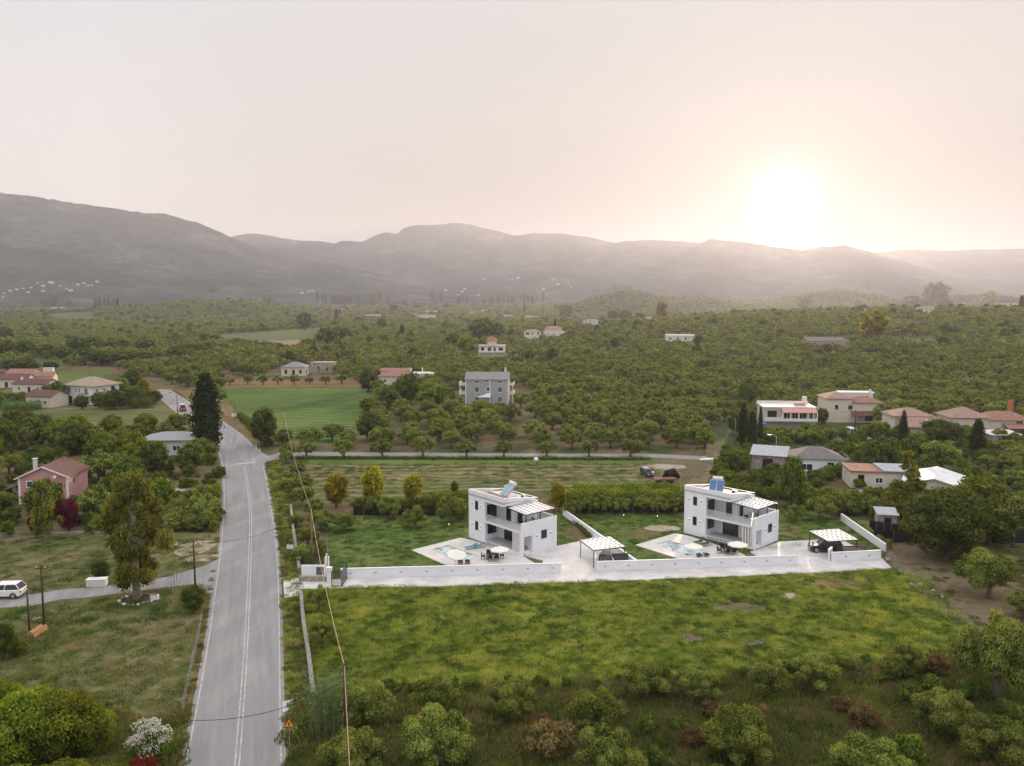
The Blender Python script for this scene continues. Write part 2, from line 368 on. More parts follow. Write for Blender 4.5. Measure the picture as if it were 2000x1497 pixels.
mm, mnt, mb = newmat('mountain_scrub'); mt = N(mnt, 'ShaderNodeTexCoord')
m1 = N(mnt, 'ShaderNodeTexNoise', inp={'Scale': .004, 'Detail': 9.0, 'Roughness': .68}); mnt.links.new(mt.outputs['Object'], m1.inputs[0])
m2 = N(mnt, 'ShaderNodeTexNoise', inp={'Scale': .03, 'Detail': 6.0, 'Roughness': .7}); mnt.links.new(mt.outputs['Object'], m2.inputs[0])
mnt.links.new(RAMP(mnt, MATH(mnt, 'ADD', MATH(mnt, 'MULTIPLY', m1.outputs[0], .6), MATH(mnt, 'MULTIPLY', m2.outputs[0], .4)),
    [(.40, (.008, .020, .016)), (.49, (.03, .045, .034)), (.57, (.08, .09, .075)), (.66, (.24, .23, .21))]), mb.inputs['Base Color'])
mb.inputs['Roughness'].default_value = 1; mb.inputs['Specular IOR Level'].default_value = 0
mbp = N(mnt, 'ShaderNodeBump', inp={'Strength': .8, 'Distance': 12.0}); mnt.links.new(m2.outputs[0], mbp.inputs['Height']); mnt.links.new(mbp.outputs[0], mb.inputs['Normal'])
BV_V = [tuple(v) for v in T_co]; BV_F = [tuple(int(k) for k in f) for f in T_q]
for key, (prof, r0, depth) in RIDGES.items():
    e = [elev(a, b) for a, b in prof]; az = np.array([q[0] for q in e]); te = np.array([q[1] for q in e])
    na = 420; u = np.linspace(az[0], az[-1], na); T = np.interp(u, az, te)
    T = T + (fbm(u * 120 + r0, u * 0 + 3, 4) - .47) * .0025
    s = np.concatenate([np.linspace(-1, 0, 70), np.linspace(.04, 1, 14)])
    U, S_ = np.meshgrid(u, s); Tt = np.repeat(T[None, :], s.size, 0)
    wig = 1 + .05 * (fbm(U * 9 + r0, U * 0, 3) - .5)
    Rr = r0 * wig + S_ * depth; sec = np.sqrt(1 + U ** 2); Yr = Rr / sec; Xr = U * Yr
    top = CAMZ + r0 * wig * Tt
    fall = np.where(S_ < 0, (1 + S_) ** 1.25, np.maximum(0, 1 - S_ * 1.4))
    rid = np.abs(fbm(Xr * .0016 + 5, Yr * .0008, 5) - .5) * 2; gul = np.abs(fbm(Xr * .006, Yr * .002 + 9, 4) - .5) * 2
    amp = np.clip(-S_ * 3.0, 0, 1) * (1 - np.clip(-S_, 0, 1) ** 3)
    Zr = 20 + (top - 20) * fall * (1 - amp * (.30 * rid + .22 * gul)) - 60 * (S_ <= -.999)
    # no front slope may rise above its own ridge line
    lim = CAMZ + Rr * (Tt - .004); Zr = np.where((S_ < -.02) & (Zr > lim), lim, Zr)
    me, co, q = grid_mesh('mountain', Xr, Yr, Zr)
    k = len(BV_V); BV_V += [tuple(v) for v in co]; BV_F += [tuple(int(i) + k for i in f) for f in q]
    tag(mesh_obj('mountain', me, mm), kind='structure')
BVH = BVHTree.FromPolygons(BV_V, BV_F)
CAM0 = Vector((0, 0, CAMZ))
def gp(px, py):
    """the point of the land seen at this place of the photograph"""
    h = BVH.ray_cast(CAM0, ray(px, py).normalized(), 30000)[0]
    return h if h is not None else at(px, max(py, HOR + 12))
def drop(x, y):
    h = BVH.ray_cast(Vector((x, y, 3000)), Vector((0, 0, -1)))[0]; return h.z if h is not None else 0.0
def depth_of(p): return p.y * CT + (CAMZ - p.z) * ST

# ------------------------------------------------------------------ haze: the evening air of the valley
hb = MB().box(-12000, -700, -3, 12000, 12500, 690).build('haze', None); tag(hb, kind='stuff')
hm = bpy.data.materials.new('haze_air'); hm.use_nodes = True; hn = hm.node_tree; hn.nodes.clear()
def air(col, dens, g):
    v_ = N(hn, 'ShaderNodeVolumePrincipled'); v_.inputs['Color'].default_value = (*col, 1); v_.inputs['Density'].default_value = dens; v_.inputs['Anisotropy'].default_value = g; return v_
pv1, pv2 = air((.79, .84, 1.0), HAZE * .93, .38), air((1.0, .68, .40), HAZE * .07, .80)     # fine haze, plus a forward-scattering part coloured orange to add sun glow
ha = N(hn, 'ShaderNodeAddShader'); hn.links.new(pv1.outputs[0], ha.inputs[0]); hn.links.new(pv2.outputs[0], ha.inputs[1])
ho = N(hn, 'ShaderNodeOutputMaterial'); hn.links.new(ha.outputs[0], ho.inputs['Volume'])
hb.data.materials.append(hm)

# ------------------------------------------------------------------ near ground sheets
M_field = earth('meadow_grass', [(.05, .08, .018), (.085, .125, .028), (.13, .17, .04), (.19, .20, .06)], .05, .45, 2.6, (1, 2.2, 1))
M_lawn = earth('lawn_grass', [(.045, .08, .018), (.075, .125, .025), (.12, .165, .04), (.18, .18, .08)], .08, .6, 5)
M_scrub = earth('scrub_ground', [(.04, .05, .016), (.09, .085, .03), (.16, .115, .065), (.12, .13, .035)], .09, .7, 4)
M_dirt = earth('bare_dirt', [(.06, .07, .028), (.11, .10, .05), (.19, .14, .092), (.09, .12, .035)], .1, .8, 6)
M_leftf = earth('mown_left_field', [(.05, .085, .02), (.09, .11, .03), (.17, .145, .075), (.24, .185, .12)], .07, .55, 4, (1, 2.2, 1), rot=R(-12))
M_hay = earth('cut_hay', [(.055, .085, .02), (.10, .125, .035), (.165, .145, .065), (.24, .18, .11)], .03, .35, 3, (.35, 1, 1), lines=(.10, .20, 8.0))
M_crop = earth('green_crop', [(.03, .06, .013), (.055, .10, .020), (.085, .145, .028), (.14, .18, .05)], .03, .4, 3, (.3, 1, 1), lines=(.075, .16, 7.0))
M_verge = earth('dry_verge', [(.05, .07, .02), (.12, .10, .04), (.20, .14, .07), (.14, .15, .05)], .15, 1.2, 7)
M_pale = earth('pale_rubble', [(.16, .14, .07), (.30, .25, .18), (.42, .36, .29), (.5, .45, .38)], .2, 1.2, 7)
# ------------------------------------------------------------------ roads
RL = [(360, 1497), (398, 1309), (420, 1156), (431.6, 1066), (435.4, 1024), (438, 968), (435.4, 904), (421, 868), (386, 834), (350, 811), (316, 780), (303, 762)]
RR = [(551, 1497), (548, 1365), (547, 1232), (544.5, 1133), (539.5, 1050), (535, 1024), (523.6, 954), (513.8, 906), (496, 872), (472, 850), (437, 825), (388, 797), (347, 772), (328, 761)]
RC = [(463, 1497), (478, 1309), (486, 1156), (490, 1033), (488.6, 982), (479, 915), (466, 880), (438, 848), (398, 816), (366, 797), (332, 772), (315, 761)]
def track(px):
    P = [at(a, b) for a, b in px]; Y = np.array([p.y for p in P]); X = np.array([p.x for p in P])
    k = (X[1] - X[0]) / (Y[1] - Y[0]); return lambda q: np.where(q < Y[0], X[0] + k * (q - Y[0]), np.interp(q, Y, X))
fL, fR, fC = track(RL), track(RR), track(RC)
Ys = np.arange(-120, at(315, 760).y, 2.0)
def smooth(a, k=5):
    p = np.pad(a, k, 'edge'); return np.convolve(p, np.ones(2 * k + 1) / (2 * k + 1), 'valid')
XL, XR, XC = smooth(fL(Ys)), smooth(fR(Ys), 4), smooth(fC(Ys))
def ribbon(name, xa, xb, ys, z, mat, kind='structure', label=None, parent=None):
    n = len(ys); vs = [(float(a), float(y), z) for a, y in zip(xa, ys)] + [(float(b), float(y), z) for b, y in zip(xb, ys)]
    me = bpy.data.meshes.new(name); me.from_pydata(vs, [], [(i, n + i, n + i + 1, i + 1) for i in range(n - 1)]); return tag(mesh_obj(name, me, mat, parent), label, kind=kind)
am, ant, ab = newmat('worn_asphalt'); tcn = N(ant, 'ShaderNodeTexCoord')
def anoise(scale, st, det=5.0, ro=.6):
    mr = N(ant, 'ShaderNodeMapping'); mr.inputs['Rotation'].default_value = (0, 0, -R(17.9)); ant.links.new(tcn.outputs['Object'], mr.inputs[0])
    mp = N(ant, 'ShaderNodeMapping'); mp.inputs['Scale'].default_value = st; ant.links.new(mr.outputs[0], mp.inputs[0])
    n = N(ant, 'ShaderNodeTexNoise', inp={'Scale': scale, 'Detail': det, 'Roughness': ro}); ant.links.new(mp.outputs[0], n.inputs[0]); return n.outputs[0]
a1, a2, a3, a4 = anoise(1.1, (1, .035, 1)), anoise(.35, (1, .25, 1)), anoise(28, (1, 1, 1)), anoise(3.5, (1, .06, 1), 6, .75)
v = MATH(ant, 'ADD', MATH(ant, 'MULTIPLY', a1, .38), MATH(ant, 'ADD', MATH(ant, 'MULTIPLY', a2, .22), MATH(ant, 'ADD', MATH(ant, 'MULTIPLY', a3, .16), MATH(ant, 'MULTIPLY', a4, .24))))
ant.links.new(RAMP(ant, v, [(.33, (.17, .165, .167)), (.45, (.235, .228, .228)), (.55, (.285, .276, .276)), (.66, (.34, .33, .325))]), ab.inputs['Base Color'])
ab.inputs['Roughness'].default_value = .8; ab.inputs['Specular IOR Level'].default_value = .25
abp = N(ant, 'ShaderNodeBump', inp={'Strength': .35, 'Distance': .02}); ant.links.new(a3, abp.inputs['Height']); ant.links.new(abp.outputs[0], ab.inputs['Normal'])
lm_, lnt, lb = newmat('worn_road_paint'); lt = N(lnt, 'ShaderNodeTexCoord')
ln = N(lnt, 'ShaderNodeTexNoise', inp={'Scale': 2.2, 'Detail': 7.0, 'Roughness': .8}); lnt.links.new(lt.outputs['Object'], ln.inputs[0])
lnt.links.new(RAMP(lnt, ln.outputs[0], [(.40, (.27, .26, .26)), (.60, (.55, .54, .53))]), lb.inputs['Base Color']); lb.inputs['Roughness'].default_value = .7
ribbon('shoulder', XL - .95 - .3 * fbm(Ys * .3, Ys * 0, 3), XR + .75 + .3 * fbm(Ys * .3, Ys * 0 + 5, 3), Ys, .018, M_verge)
ribbon('road', XL - .35, XR + .32, Ys, .030, am)
jy = at(520, 905).y
ribbon('edge_line', XL, XL + .14, Ys, .036, lm_)
m = (Ys < at(514, 908).y); ribbon('edge_line', XR[m] - .14, XR[m], Ys[m], .036, lm_)
m = (Ys > at(497, 872).y); ribbon('edge_line', XR[m] - .14, XR[m], Ys[m], .036, lm_)
m = Ys < at(478, 910).y
ribbon('centre_line', XC[m] - .22, XC[m] - .10, Ys[m], .036, lm_); ribbon('centre_line', XC[m] + .10, XC[m] + .22, Ys[m], .036, lm_)
y0 = at(478, 905).y
for k in range(22):
    ys = np.linspace(y0 + 3 + 7.5 * k, y0 + 6.6 + 7.5 * k, 4)
    if ys[-1] > Ys[-1]: break
    xc = np.interp(ys, Ys, XC); ribbon('lane_dash', xc - .07, xc + .07, ys, .036, lm_)
sheet('stop_line', PX([(458, 906.6), (500, 902.6), (500, 904.4), (458, 908.4)]), .040, lm_)
for nm, pp in (('side_road', [(500, 871), (508, 882), (525, 891), (545, 885), (600, 883), (700, 884), (900, 885.5), (1100, 886.5), (1280, 887), (1375, 892), (1400, 897), (1400, 904), (1370, 899), (1280, 894), (1100, 893.5), (900, 892.5), (700, 891.5), (600, 891), (545, 897), (520, 902), (511, 912), (505, 905)]),
               ('side_road', [(1606, 890), (1624, 885), (1627, 869), (1625, 846), (1637, 851), (1652, 868), (1667, 886), (1662, 897), (1645, 903), (1625, 920), (1606, 905)]),
               ('side_road', [(1622, 903), (1640, 902), (1655, 920), (1712, 957), (1730, 972), (1700, 976), (1640, 932), (1628, 918)])):
    sheet(nm, PX(pp), .026 if nm == 'side_road' else .02, am)
sheet('lane', PX([(428, 1092), (400, 1106), (330, 1128), (250, 1140), (130, 1152), (60, 1162), (-80, 1167), (-80, 1194), (60, 1184), (120, 1171), (200, 1164), (300, 1151), (380, 1141), (405, 1150), (418, 1178), (424, 1150)]), .024, am, jitter=.25)
tag(bpy.context.scene.objects['lane'], kind='structure')

# ------------------------------------------------------------------ fields and verges
SH = [
 ('meadow', [(588, 1152), (660, 1149), (900, 1145), (1400, 1129), (1742, 1111), (1800, 1130), (1880, 1215), (1905, 1270), (1780, 1300), (1500, 1325), (1200, 1340), (950, 1345), (640, 1352), (614, 1330), (600, 1230)], .010, M_field, .5),
 ('lawn', [(632, 1012), (700, 1006), (920, 1000), (1100, 1002), (1130, 1058), (1090, 1070), (870, 1112), (640, 1112)], .011, M_lawn, .2),
 ('lawn', [(1108, 1000), (1340, 998), (1560, 992), (1645, 1012), (1728, 1078), (1640, 1060), (1330, 1098), (1240, 1100)], .011, M_lawn, .2),
 ('scrubland', [(556, 1400), (612, 1352), (950, 1340), (1500, 1322), (1900, 1268), (2300, 1220), (2300, 1900), (1000, 1900), (556, 1700)], .006, M_scrub, .8),
 ('bare_ground', [(1735, 1056), (2300, 1040), (2300, 1222), (1900, 1272), (1880, 1212), (1790, 1130), (1745, 1108), (1722, 1092)], .007, M_dirt, .6),
 ('verge', [(553, 1700), (552, 1497), (549, 1365), (548, 1232), (546, 1133), (541, 1050), (537, 1024), (526, 954), (516, 908), (545, 900), (566, 950), (577, 1050), (586, 1130), (596, 1232), (616, 1370), (640, 1700)], .008, M_scrub, .1),
 ('left_field', [(-400, 1200), (60, 1183), (300, 1150), (405, 1142), (400, 1200), (378, 1300), (352, 1390), (330, 1420), (150, 1360), (-400, 1330)], .009, M_leftf, .3),
 ('left_field', [(-400, 1045), (425, 1040), (430, 1092), (330, 1130), (250, 1142), (60, 1164), (-400, 1170)], .009, M_leftf, .3),
 ('scrubland', [(-400, 1330), (150, 1362), (330, 1420), (352, 1390), (372, 1330), (345, 1497), (300, 1800), (-400, 1800)], .006, M_scrub, .5),
 ('hay_field', [(598, 907), (1000, 905), (1262, 905), (1290, 925), (1280, 945), (1210, 962), (1010, 964), (860, 988), (700, 988), (620, 975)], .010, M_hay, .5),
 ('crop_field', [(430, 758), (700, 758), (735, 778), (727, 806), (700, 828), (655, 866), (575, 860), (520, 840), (468, 806), (452, 784)], .010, M_crop, .4),
 ('hay_field', [(-400, 815), (0, 806), (120, 797), (250, 792), (312, 787), (345, 826), (300, 834), (-400, 846)], .010, M_hay, .4),
 ('rough_ground', [(1215, 893), (1400, 898), (1400, 940), (1300, 946), (1240, 912)], .013, M_dirt, .4),
 ('rough_ground', [(340, 760), (352, 768), (470, 845), (500, 868), (520, 850), (470, 812), (430, 778), (380, 762)], .007, M_verge, .3),
 ('grass_bank', [(600, 892), (1280, 894), (1280, 905), (600, 908)], .014, M_field, .5),
 ('yard', [(1395, 885), (1600, 880), (1740, 910), (1740, 985), (1560, 990), (1400, 985)], .006, M_scrub, .3),
 ('orchard_ground', [(-200, 850), (395, 838), (432, 905), (434, 1030), (428, 1046), (-200, 1050)], .006, M_scrub, .3),
]
for nm, pp, z, mt_, j in SH: sheet(nm, PX(pp), z, mt_, jitter=j)
def blob(cx, cy, w, h, z, mat, name='bare_patch'):
    c = at(cx, cy); a = w / 2 * depth_of(c) / F_PX; b = (at(cx, cy - h / 2).y - at(cx, cy + h / 2).y) / 2; pts = []
    for i in range(36):
        t = 2 * math.pi * i / 36; r = .62 + .75 * float(fbm(math.cos(t) * 1.4 + cx, math.sin(t) * 1.4 + cy, 4)); pts.append((c.x + a * r * math.cos(t), c.y + b * r * math.sin(t)))
    sheet(name, pts, z, mat)
zb = .015
for cx, cy, w, h, m_ in ((1440, 1186, 110, 20, M_dirt), (1352, 1246, 75, 22, M_dirt), (1470, 1258, 60, 18, M_dirt), (1640, 1140, 170, 18, M_verge), (1545, 1165, 45, 14, M_pale), (1000, 1156, 120, 9, M_verge), (1230, 1150, 130, 12, M_verge),
                     (1290, 1032, 70, 12, M_pale), (1250, 1042, 80, 14, M_verge), (1545, 1037, 35, 24, M_verge), (1110, 1040, 30, 28, M_verge), (380, 1072, 80, 30, M_pale), (395, 1090, 60, 14, M_pale), (322, 1062, 60, 16, M_pale), (60, 1206, 50, 10, M_pale), (110, 1146, 130, 9, M_verge),
                     (850, 1004, 90, 10, M_verge), (1300, 912, 90, 12, M_pale), (60, 1240, 160, 30, M_verge), (250, 1300, 120, 20, M_verge), (1560, 1385, 130, 30, M_dirt), (1280, 1440, 120, 40, M_verge), (1960, 1380, 90, 50, M_dirt), (230, 1010, 60, 10, M_pale), (385, 930, 34, 34, M_dirt), (1700, 1028, 60, 22, M_dirt)):
    zb += .0004; blob(cx, cy, w, h, zb, m_)
ribbon('gravel_strip', [p.x for p in PX([(588, 1151), (900, 1146), (1400, 1130), (1742, 1112)])][:0] or [0, 0], [1, 1], [-300, -299], -.5, M_pale)
bpy.data.objects.remove(bpy.data.objects['gravel_strip'])
sheet('gravel_edge', PX([(660, 1149.5), (900, 1145), (1160, 1137), (1400, 1128), (1600, 1119), (1742, 1110), (1750, 1114), (1600, 1126), (1400, 1135), (1160, 1144), (900, 1150), (660, 1153)]), .030, M_pale, jitter=.35, step=1.0)
sheet('footpath', PX([(330, 956), (372, 951), (374, 957), (334, 963)]), .03, plain('pale_concrete', (.42, .40, .38)))
# ------------------------------------------------------------------ foliage
_t = (1 + 5 ** .5) / 2
_iv = np.array([(-1, _t, 0), (1, _t, 0), (-1, -_t, 0), (1, -_t, 0), (0, -1, _t), (0, 1, _t), (0, -1, -_t), (0, 1, -_t), (_t, 0, -1), (_t, 0, 1), (-_t, 0, -1), (-_t, 0, 1)]); _iv = _iv / np.linalg.norm(_iv[0])
ICO = (_iv, np.array([(0, 11, 5), (0, 5, 1), (0, 1, 7), (0, 7, 10), (0, 10, 11), (1, 5, 9), (5, 11, 4), (11, 10, 2), (10, 7, 6), (7, 1, 8), (3, 9, 4), (3, 4, 2), (3, 2, 6), (3, 6, 8), (3, 8, 9), (4, 9, 5), (2, 4, 11), (6, 2, 10), (8, 6, 7), (9, 8, 1)]))
def crown_mesh(name, lobes, n, L, W, seed, mat, up=.25, fill=.25, droop=0.0, flat=.9, tvar=.5, core=.74, core_on=True):
    r = np.random.default_rng(seed); lb = np.array(lobes, float); m = len(lb)
    area = (lb[:, 3] * lb[:, 4] + lb[:, 3] * lb[:, 5] + lb[:, 4] * lb[:, 5]); k = r.choice(m, n, p=area / area.sum())
    d = r.normal(size=(n, 3)); d[:, 2] += up; d /= np.linalg.norm(d, axis=1)[:, None]
    bump = 1 + .16 * np.sin(d[:, 0] * 5 + k * 2.1) * np.cos(d[:, 1] * 6 + k) + .10 * np.sin(d[:, 2] * 9 + k * 3)
    rad = np.where(r.random(n) < fill, r.uniform(.35, .9, n), r.uniform(.86, 1.06, n)) * bump
    pos = lb[k, :3] + d * lb[k, 3:6] * rad[:, None]
    nn = d + flat * r.normal(size=(n, 3)) * .75; nn /= np.linalg.norm(nn, axis=1)[:, None]
    t = r.normal(size=(n, 3)) * .8; t[:, 2] += 1.3 - 3.4 * droop; t += d * .9
    t -= (t * nn).sum(1)[:, None] * nn; t /= np.linalg.norm(t, axis=1)[:, None]; b = np.cross(nn, t)
    l = (L * r.uniform(.6, 1.35, n) / 2)[:, None]; w = (W * r.uniform(.6, 1.3, n) / 2)[:, None]
    q = np.stack([pos - t * l, pos + b * w - t * l * .1, pos + t * l, pos - b * w - t * l * .1], 1)
    # added solid cores in place of inner foliage: block light, darker tone paints inner shade
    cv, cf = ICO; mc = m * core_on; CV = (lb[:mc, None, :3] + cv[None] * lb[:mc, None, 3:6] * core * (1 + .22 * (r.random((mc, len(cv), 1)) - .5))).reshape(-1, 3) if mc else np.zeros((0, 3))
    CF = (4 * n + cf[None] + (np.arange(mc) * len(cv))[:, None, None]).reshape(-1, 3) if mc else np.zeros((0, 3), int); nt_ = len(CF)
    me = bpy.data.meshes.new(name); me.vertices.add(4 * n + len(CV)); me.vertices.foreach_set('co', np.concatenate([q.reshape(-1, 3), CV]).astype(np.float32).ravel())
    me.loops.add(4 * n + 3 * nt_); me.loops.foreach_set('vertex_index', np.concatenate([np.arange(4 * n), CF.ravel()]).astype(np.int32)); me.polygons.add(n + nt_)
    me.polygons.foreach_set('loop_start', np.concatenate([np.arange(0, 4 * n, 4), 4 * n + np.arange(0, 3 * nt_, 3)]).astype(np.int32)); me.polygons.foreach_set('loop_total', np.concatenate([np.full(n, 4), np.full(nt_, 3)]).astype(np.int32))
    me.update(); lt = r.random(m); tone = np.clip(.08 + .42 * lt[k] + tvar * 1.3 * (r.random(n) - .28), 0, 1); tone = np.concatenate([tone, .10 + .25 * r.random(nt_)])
    a = me.attributes.new('tone', 'FLOAT', 'FACE'); a.data.foreach_set('value', tone.astype(np.float32)); me.materials.append(mat); return me
def trunk_mesh(name, h, r0, limbs, seed, mat, lean=.25, top=1.0, spread=.55):
    rnd = random.Random(seed); mb_ = MB(); a, b = rnd.uniform(-lean, lean), rnd.uniform(-lean, lean)
    base_ = [(0, 0, -.3), (a * .3, b * .3, h * .35), (a, b, h * .75), (a * 1.2, b * 1.2, h * top)]
    mb_.tube(base_, [r0 * 1.35, r0, r0 * .8, r0 * .5], 7)
    for i in range(limbs):
        t = 2 * math.pi * (i + rnd.random() * .6) / limbs; s = h * rnd.uniform(.45, .7); e = rnd.uniform(.8, 1.3) * h * spread
        mb_.tube([(a * .7, b * .7, s), (a + math.cos(t) * e * .6, b + math.sin(t) * e * .6, s + e * .5), (a + math.cos(t) * e, b + math.sin(t) * e, s + e * 1.05)], [r0 * .5, r0 * .33, r0 * .14], 5)
    me = bpy.data.meshes.new(name); me.from_pydata(mb_.v, [], mb_.f); me.polygons.foreach_set('use_smooth', [True] * len(me.polygons)); me.materials.append(mat); return me
BARK = plain('olive_bark', (.14, .115, .09), .95, noise=.4, nscale=6); BARK_W = plain('pale_bark', (.36, .31, .26), .9, noise=.35, nscale=4)
LM = {
 'olive': leafmat('olive_leaves', (.024, .044, .010), (.37, .435, .10), .26, .009, (1.7, 1.35, .45)),
 'dark': leafmat('dark_leaves', (.018, .038, .009), (.19, .24, .045), .22, .012, (1.7, 1.35, .45)),
 'lush': leafmat('lush_leaves', (.035, .065, .010), (.32, .38, .045), .32, .012, (1.6, 1.3, .4)),
 'gold': leafmat('golden_leaves', (.13, .14, .018), (.52, .46, .045), .50, .02, (1.5, 1.25, .4)),
 'euca': leafmat('eucalyptus_leaves', (.045, .065, .018), (.40, .42, .09), .42, .01),
 'cypress': leafmat('cypress_needles', (.010, .018, .008), (.045, .062, .02), .12, .01),
 'pine': leafmat('pine_needles', (.08, .11, .02), (.33, .33, .045), .40, .01),
 'red': leafmat('wine_red_leaves', (.06, .015, .022), (.24, .045, .065), .35, .01, (1.6, .7, .7)),
 'reed': leafmat('reed_leaves', (.08, .14, .05), (.27, .40, .17), .35, .01),
 'brown': leafmat('dry_scrub', (.07, .055, .022), (.30, .21, .10), .25, .02),
 'weed': leafmat('green_weeds', (.05, .085, .016), (.20, .26, .04), .38, .02),
 'white': leafmat('white_blossom', (.30, .30, .20), (.86, .80, .72), .3, .0, (1, 1, 1)),
 'scarlet': leafmat('scarlet_blossom', (.20, .02, .02), (.60, .05, .05), .3, .0, (1, .6, .6)),
 'purple': leafmat('purple_blossom', (.09, .01, .04), (.36, .03, .16), .3, .0, (1, .6, .8)),
}
def olive_lobes(s, w=3.3, h=5.0, z0=.85, n=17):
    r = random.Random(s); o = [(0, 0, (z0 + h) / 2 + .1, w * .50, w * .50, (h - z0) * .33)]; cz = (z0 + h) / 2; H = (h - z0) / 2; ox, oy = r.uniform(-.4, .4), r.uniform(-.4, .4)
    for i in range(n):
        zz = -.75 + 1.75 * (i + .5) / n; t = i * 2.4 + r.uniform(-.5, .5); q = math.sqrt(max(0, 1 - (zz * .92) ** 2)) * w * r.uniform(.52, .86); k = r.uniform(.55, .98)
        o.append((q * math.cos(t) + ox, q * math.sin(t) + oy, cz + zz * H * r.uniform(.62, .92), k * 1.1, k * 1.1, k * .88))
    return o
def ball_lobes(s, w, h, z0, n=12):
    r = random.Random(s); o = [(0, 0, (z0 + h) / 2, w * .62, w * .62, (h - z0) * .40)]; H = (h - z0) / 2
    for i in range(n):
        zz = -1 + 2 * (i + .5) / n; t = i * 2.4 + r.uniform(-.3, .3); q = math.sqrt(max(0, 1 - zz * zz)) * .66; k = r.uniform(.26, .40)
        o.append((w * q * math.cos(t), w * q * math.sin(t), (z0 + h) / 2 + zz * H * .68, w * k * 1.1, w * k * 1.1, max(H * k, w * k * .8)))
    return o
def cone_lobes(s, w, h, z0, tiers=8, per=5):
    r = random.Random(s); o = []
    for i in range(tiers):
        f = i / (tiers - 1); zz = z0 + (h - z0) * (f * .93 + .03); q = w * (1 - f) ** .8 * .62 + w * .05
        for j in range(max(2, int(per * (1 - f * .6)))):
            t = 2 * math.pi * j / per + i * 1.1 + r.uniform(-.3, .3); k = w * (.18 + .16 * (1 - f)) * r.uniform(.8, 1.2)
            o.append((q * math.cos(t), q * math.sin(t), zz + r.uniform(-.3, .3), k * 1.15, k * 1.15, k * .7))
    return o
def col_lobes(s, w, h, z0, n=12, shape=None):
    r = random.Random(s); o = []; shape = shape or (lambda f: .62 * (math.sin(math.pi * min(1, f * .80 + .16)) ** .65) + .05)
    for i in range(n):
        f = (i + .5) / n; q = w * shape(f) * r.uniform(.9, 1.1)
        for j in range(3):
            t = j * 2.09 + i * .9; o.append((q * .40 * math.cos(t), q * .40 * math.sin(t), z0 + (h - z0) * f, q * .95, q * .95, (h - z0) / n * 1.25))
    return o
KIND = {}   # kind -> level of detail -> list of (crown mesh, trunk mesh, nominal width, nominal height)
def make_kind(kind, lobef, mat, width, height, trunk, leaf, counts=(7000, 2400, 520), nvar=(4, 4, 4), bark=BARK, droop=0, fill=.25, up=.25, tvar=.5):
    KIND[kind] = []
    for lod in range(3):
        L, W = leaf[0] * (1, 1.75, 3.4)[lod], leaf[1] * (1, 1.9, 4.0)[lod]; vs = []
        for v in range(nvar[lod]):
            sd_ = hash((len(kind) * 31 + ord(kind[0]) * 7 + v * 13)) % 99991
            c = crown_mesh('crown', lobef(sd_), counts[lod], L, W, sd_ + lod, LM[mat], droop=droop, fill=fill, up=up, tvar=tvar, flat=(.62, .45, .35)[lod])
            t = trunk_mesh('trunk', trunk[0], trunk[1], trunk[2], sd_, bark, spread=trunk[3] if len(trunk) > 3 else .55); vs.append((c, t))
        KIND[kind].append((vs, width, height))
make_kind('olive', lambda s: olive_lobes(s), 'olive', 7.0, 5.4, (2.2, .30, 4), (.28, .088), (17000, 3200, 560), (7, 6, 6), fill=.12, up=.35, tvar=.6)
make_kind('round', lambda s: ball_lobes(s, 3.2, 7.0, .4, 18), 'dark', 6.6, 7.2, (3.5, .3, 3), (.30, .15), (13000, 2600, 500), (3, 3, 3))
make_kind('lush', lambda s: ball_lobes(s, 3.2, 6.0, .2, 18), 'lush', 6.6, 6.2, (3, .25, 3), (.29, .15), (13000, 2600, 500), (3, 3, 3))
make_kind('gold', lambda s: ball_lobes(s, 2.6, 8.5, .6, 16), 'gold', 5.4, 8.8, (5, .2, 2), (.34, .18), (6500, 2800, 500), (3, 3, 2))
def euca_lobes(s):
    r = random.Random(s); o = []
    for i in range(38):
        f = (i + .5) / 38; z = 1.9 + f * 11.2; q = (3.7 - 2.8 * max(0, f - .5) / .5 - 1.4 * max(0, .2 - f) / .2) * r.uniform(.25, 1.0); t = i * 2.4 + r.uniform(-.6, .6); k = r.uniform(.6, 1.05)
        o.append((q * math.cos(t), q * math.sin(t), z, k, k, k * 1.25))
    return o
make_kind('euca', euca_lobes, 'euca', 7.2, 13.8, (11.5, .30, 6, .15), (.42, .13), (13000, 4200, 600), (2, 2, 1), BARK_W, droop=.8, fill=.25)
make_kind('cypress', lambda s: col_lobes(s, 2.3, 13.0, .5, 14), 'cypress', 3.9, 13.2, (6, .2, 0), (.34, .15), (16000, 5200, 520), (2, 3, 3), fill=.1, up=0)
make_kind('pine', lambda s: cone_lobes(s, 3.4, 11.0, 1.0, 9, 6), 'pine', 7.0, 11.3, (9.5, .22, 0), (.40, .16), (9000, 3200, 500), (2, 2, 2))
make_kind('redtree', lambda s: ball_lobes(s, 3.0, 5.0, .3), 'red', 6.2, 5.2, (2.5, .2, 3), (.34, .18), (8000, 2600, 400), (1, 1, 1))
make_kind('shrub', lambda s: ball_lobes(s, 1.5, 2.2, 0, 8), 'weed', 3.1, 2.3, (1.0, .08, 3), (.26, .12), (2600, 900, 200), (4, 4, 2))
make_kind('dryshrub', lambda s: ball_lobes(s, 1.5, 1.7, 0, 8), 'brown', 3.1, 1.8, (.8, .05, 3), (.28, .09), (2400, 800, 200), (4, 3, 2))
PLACED = []   # world x, y, radius of everything tall placed by hand
TREE_N = 0
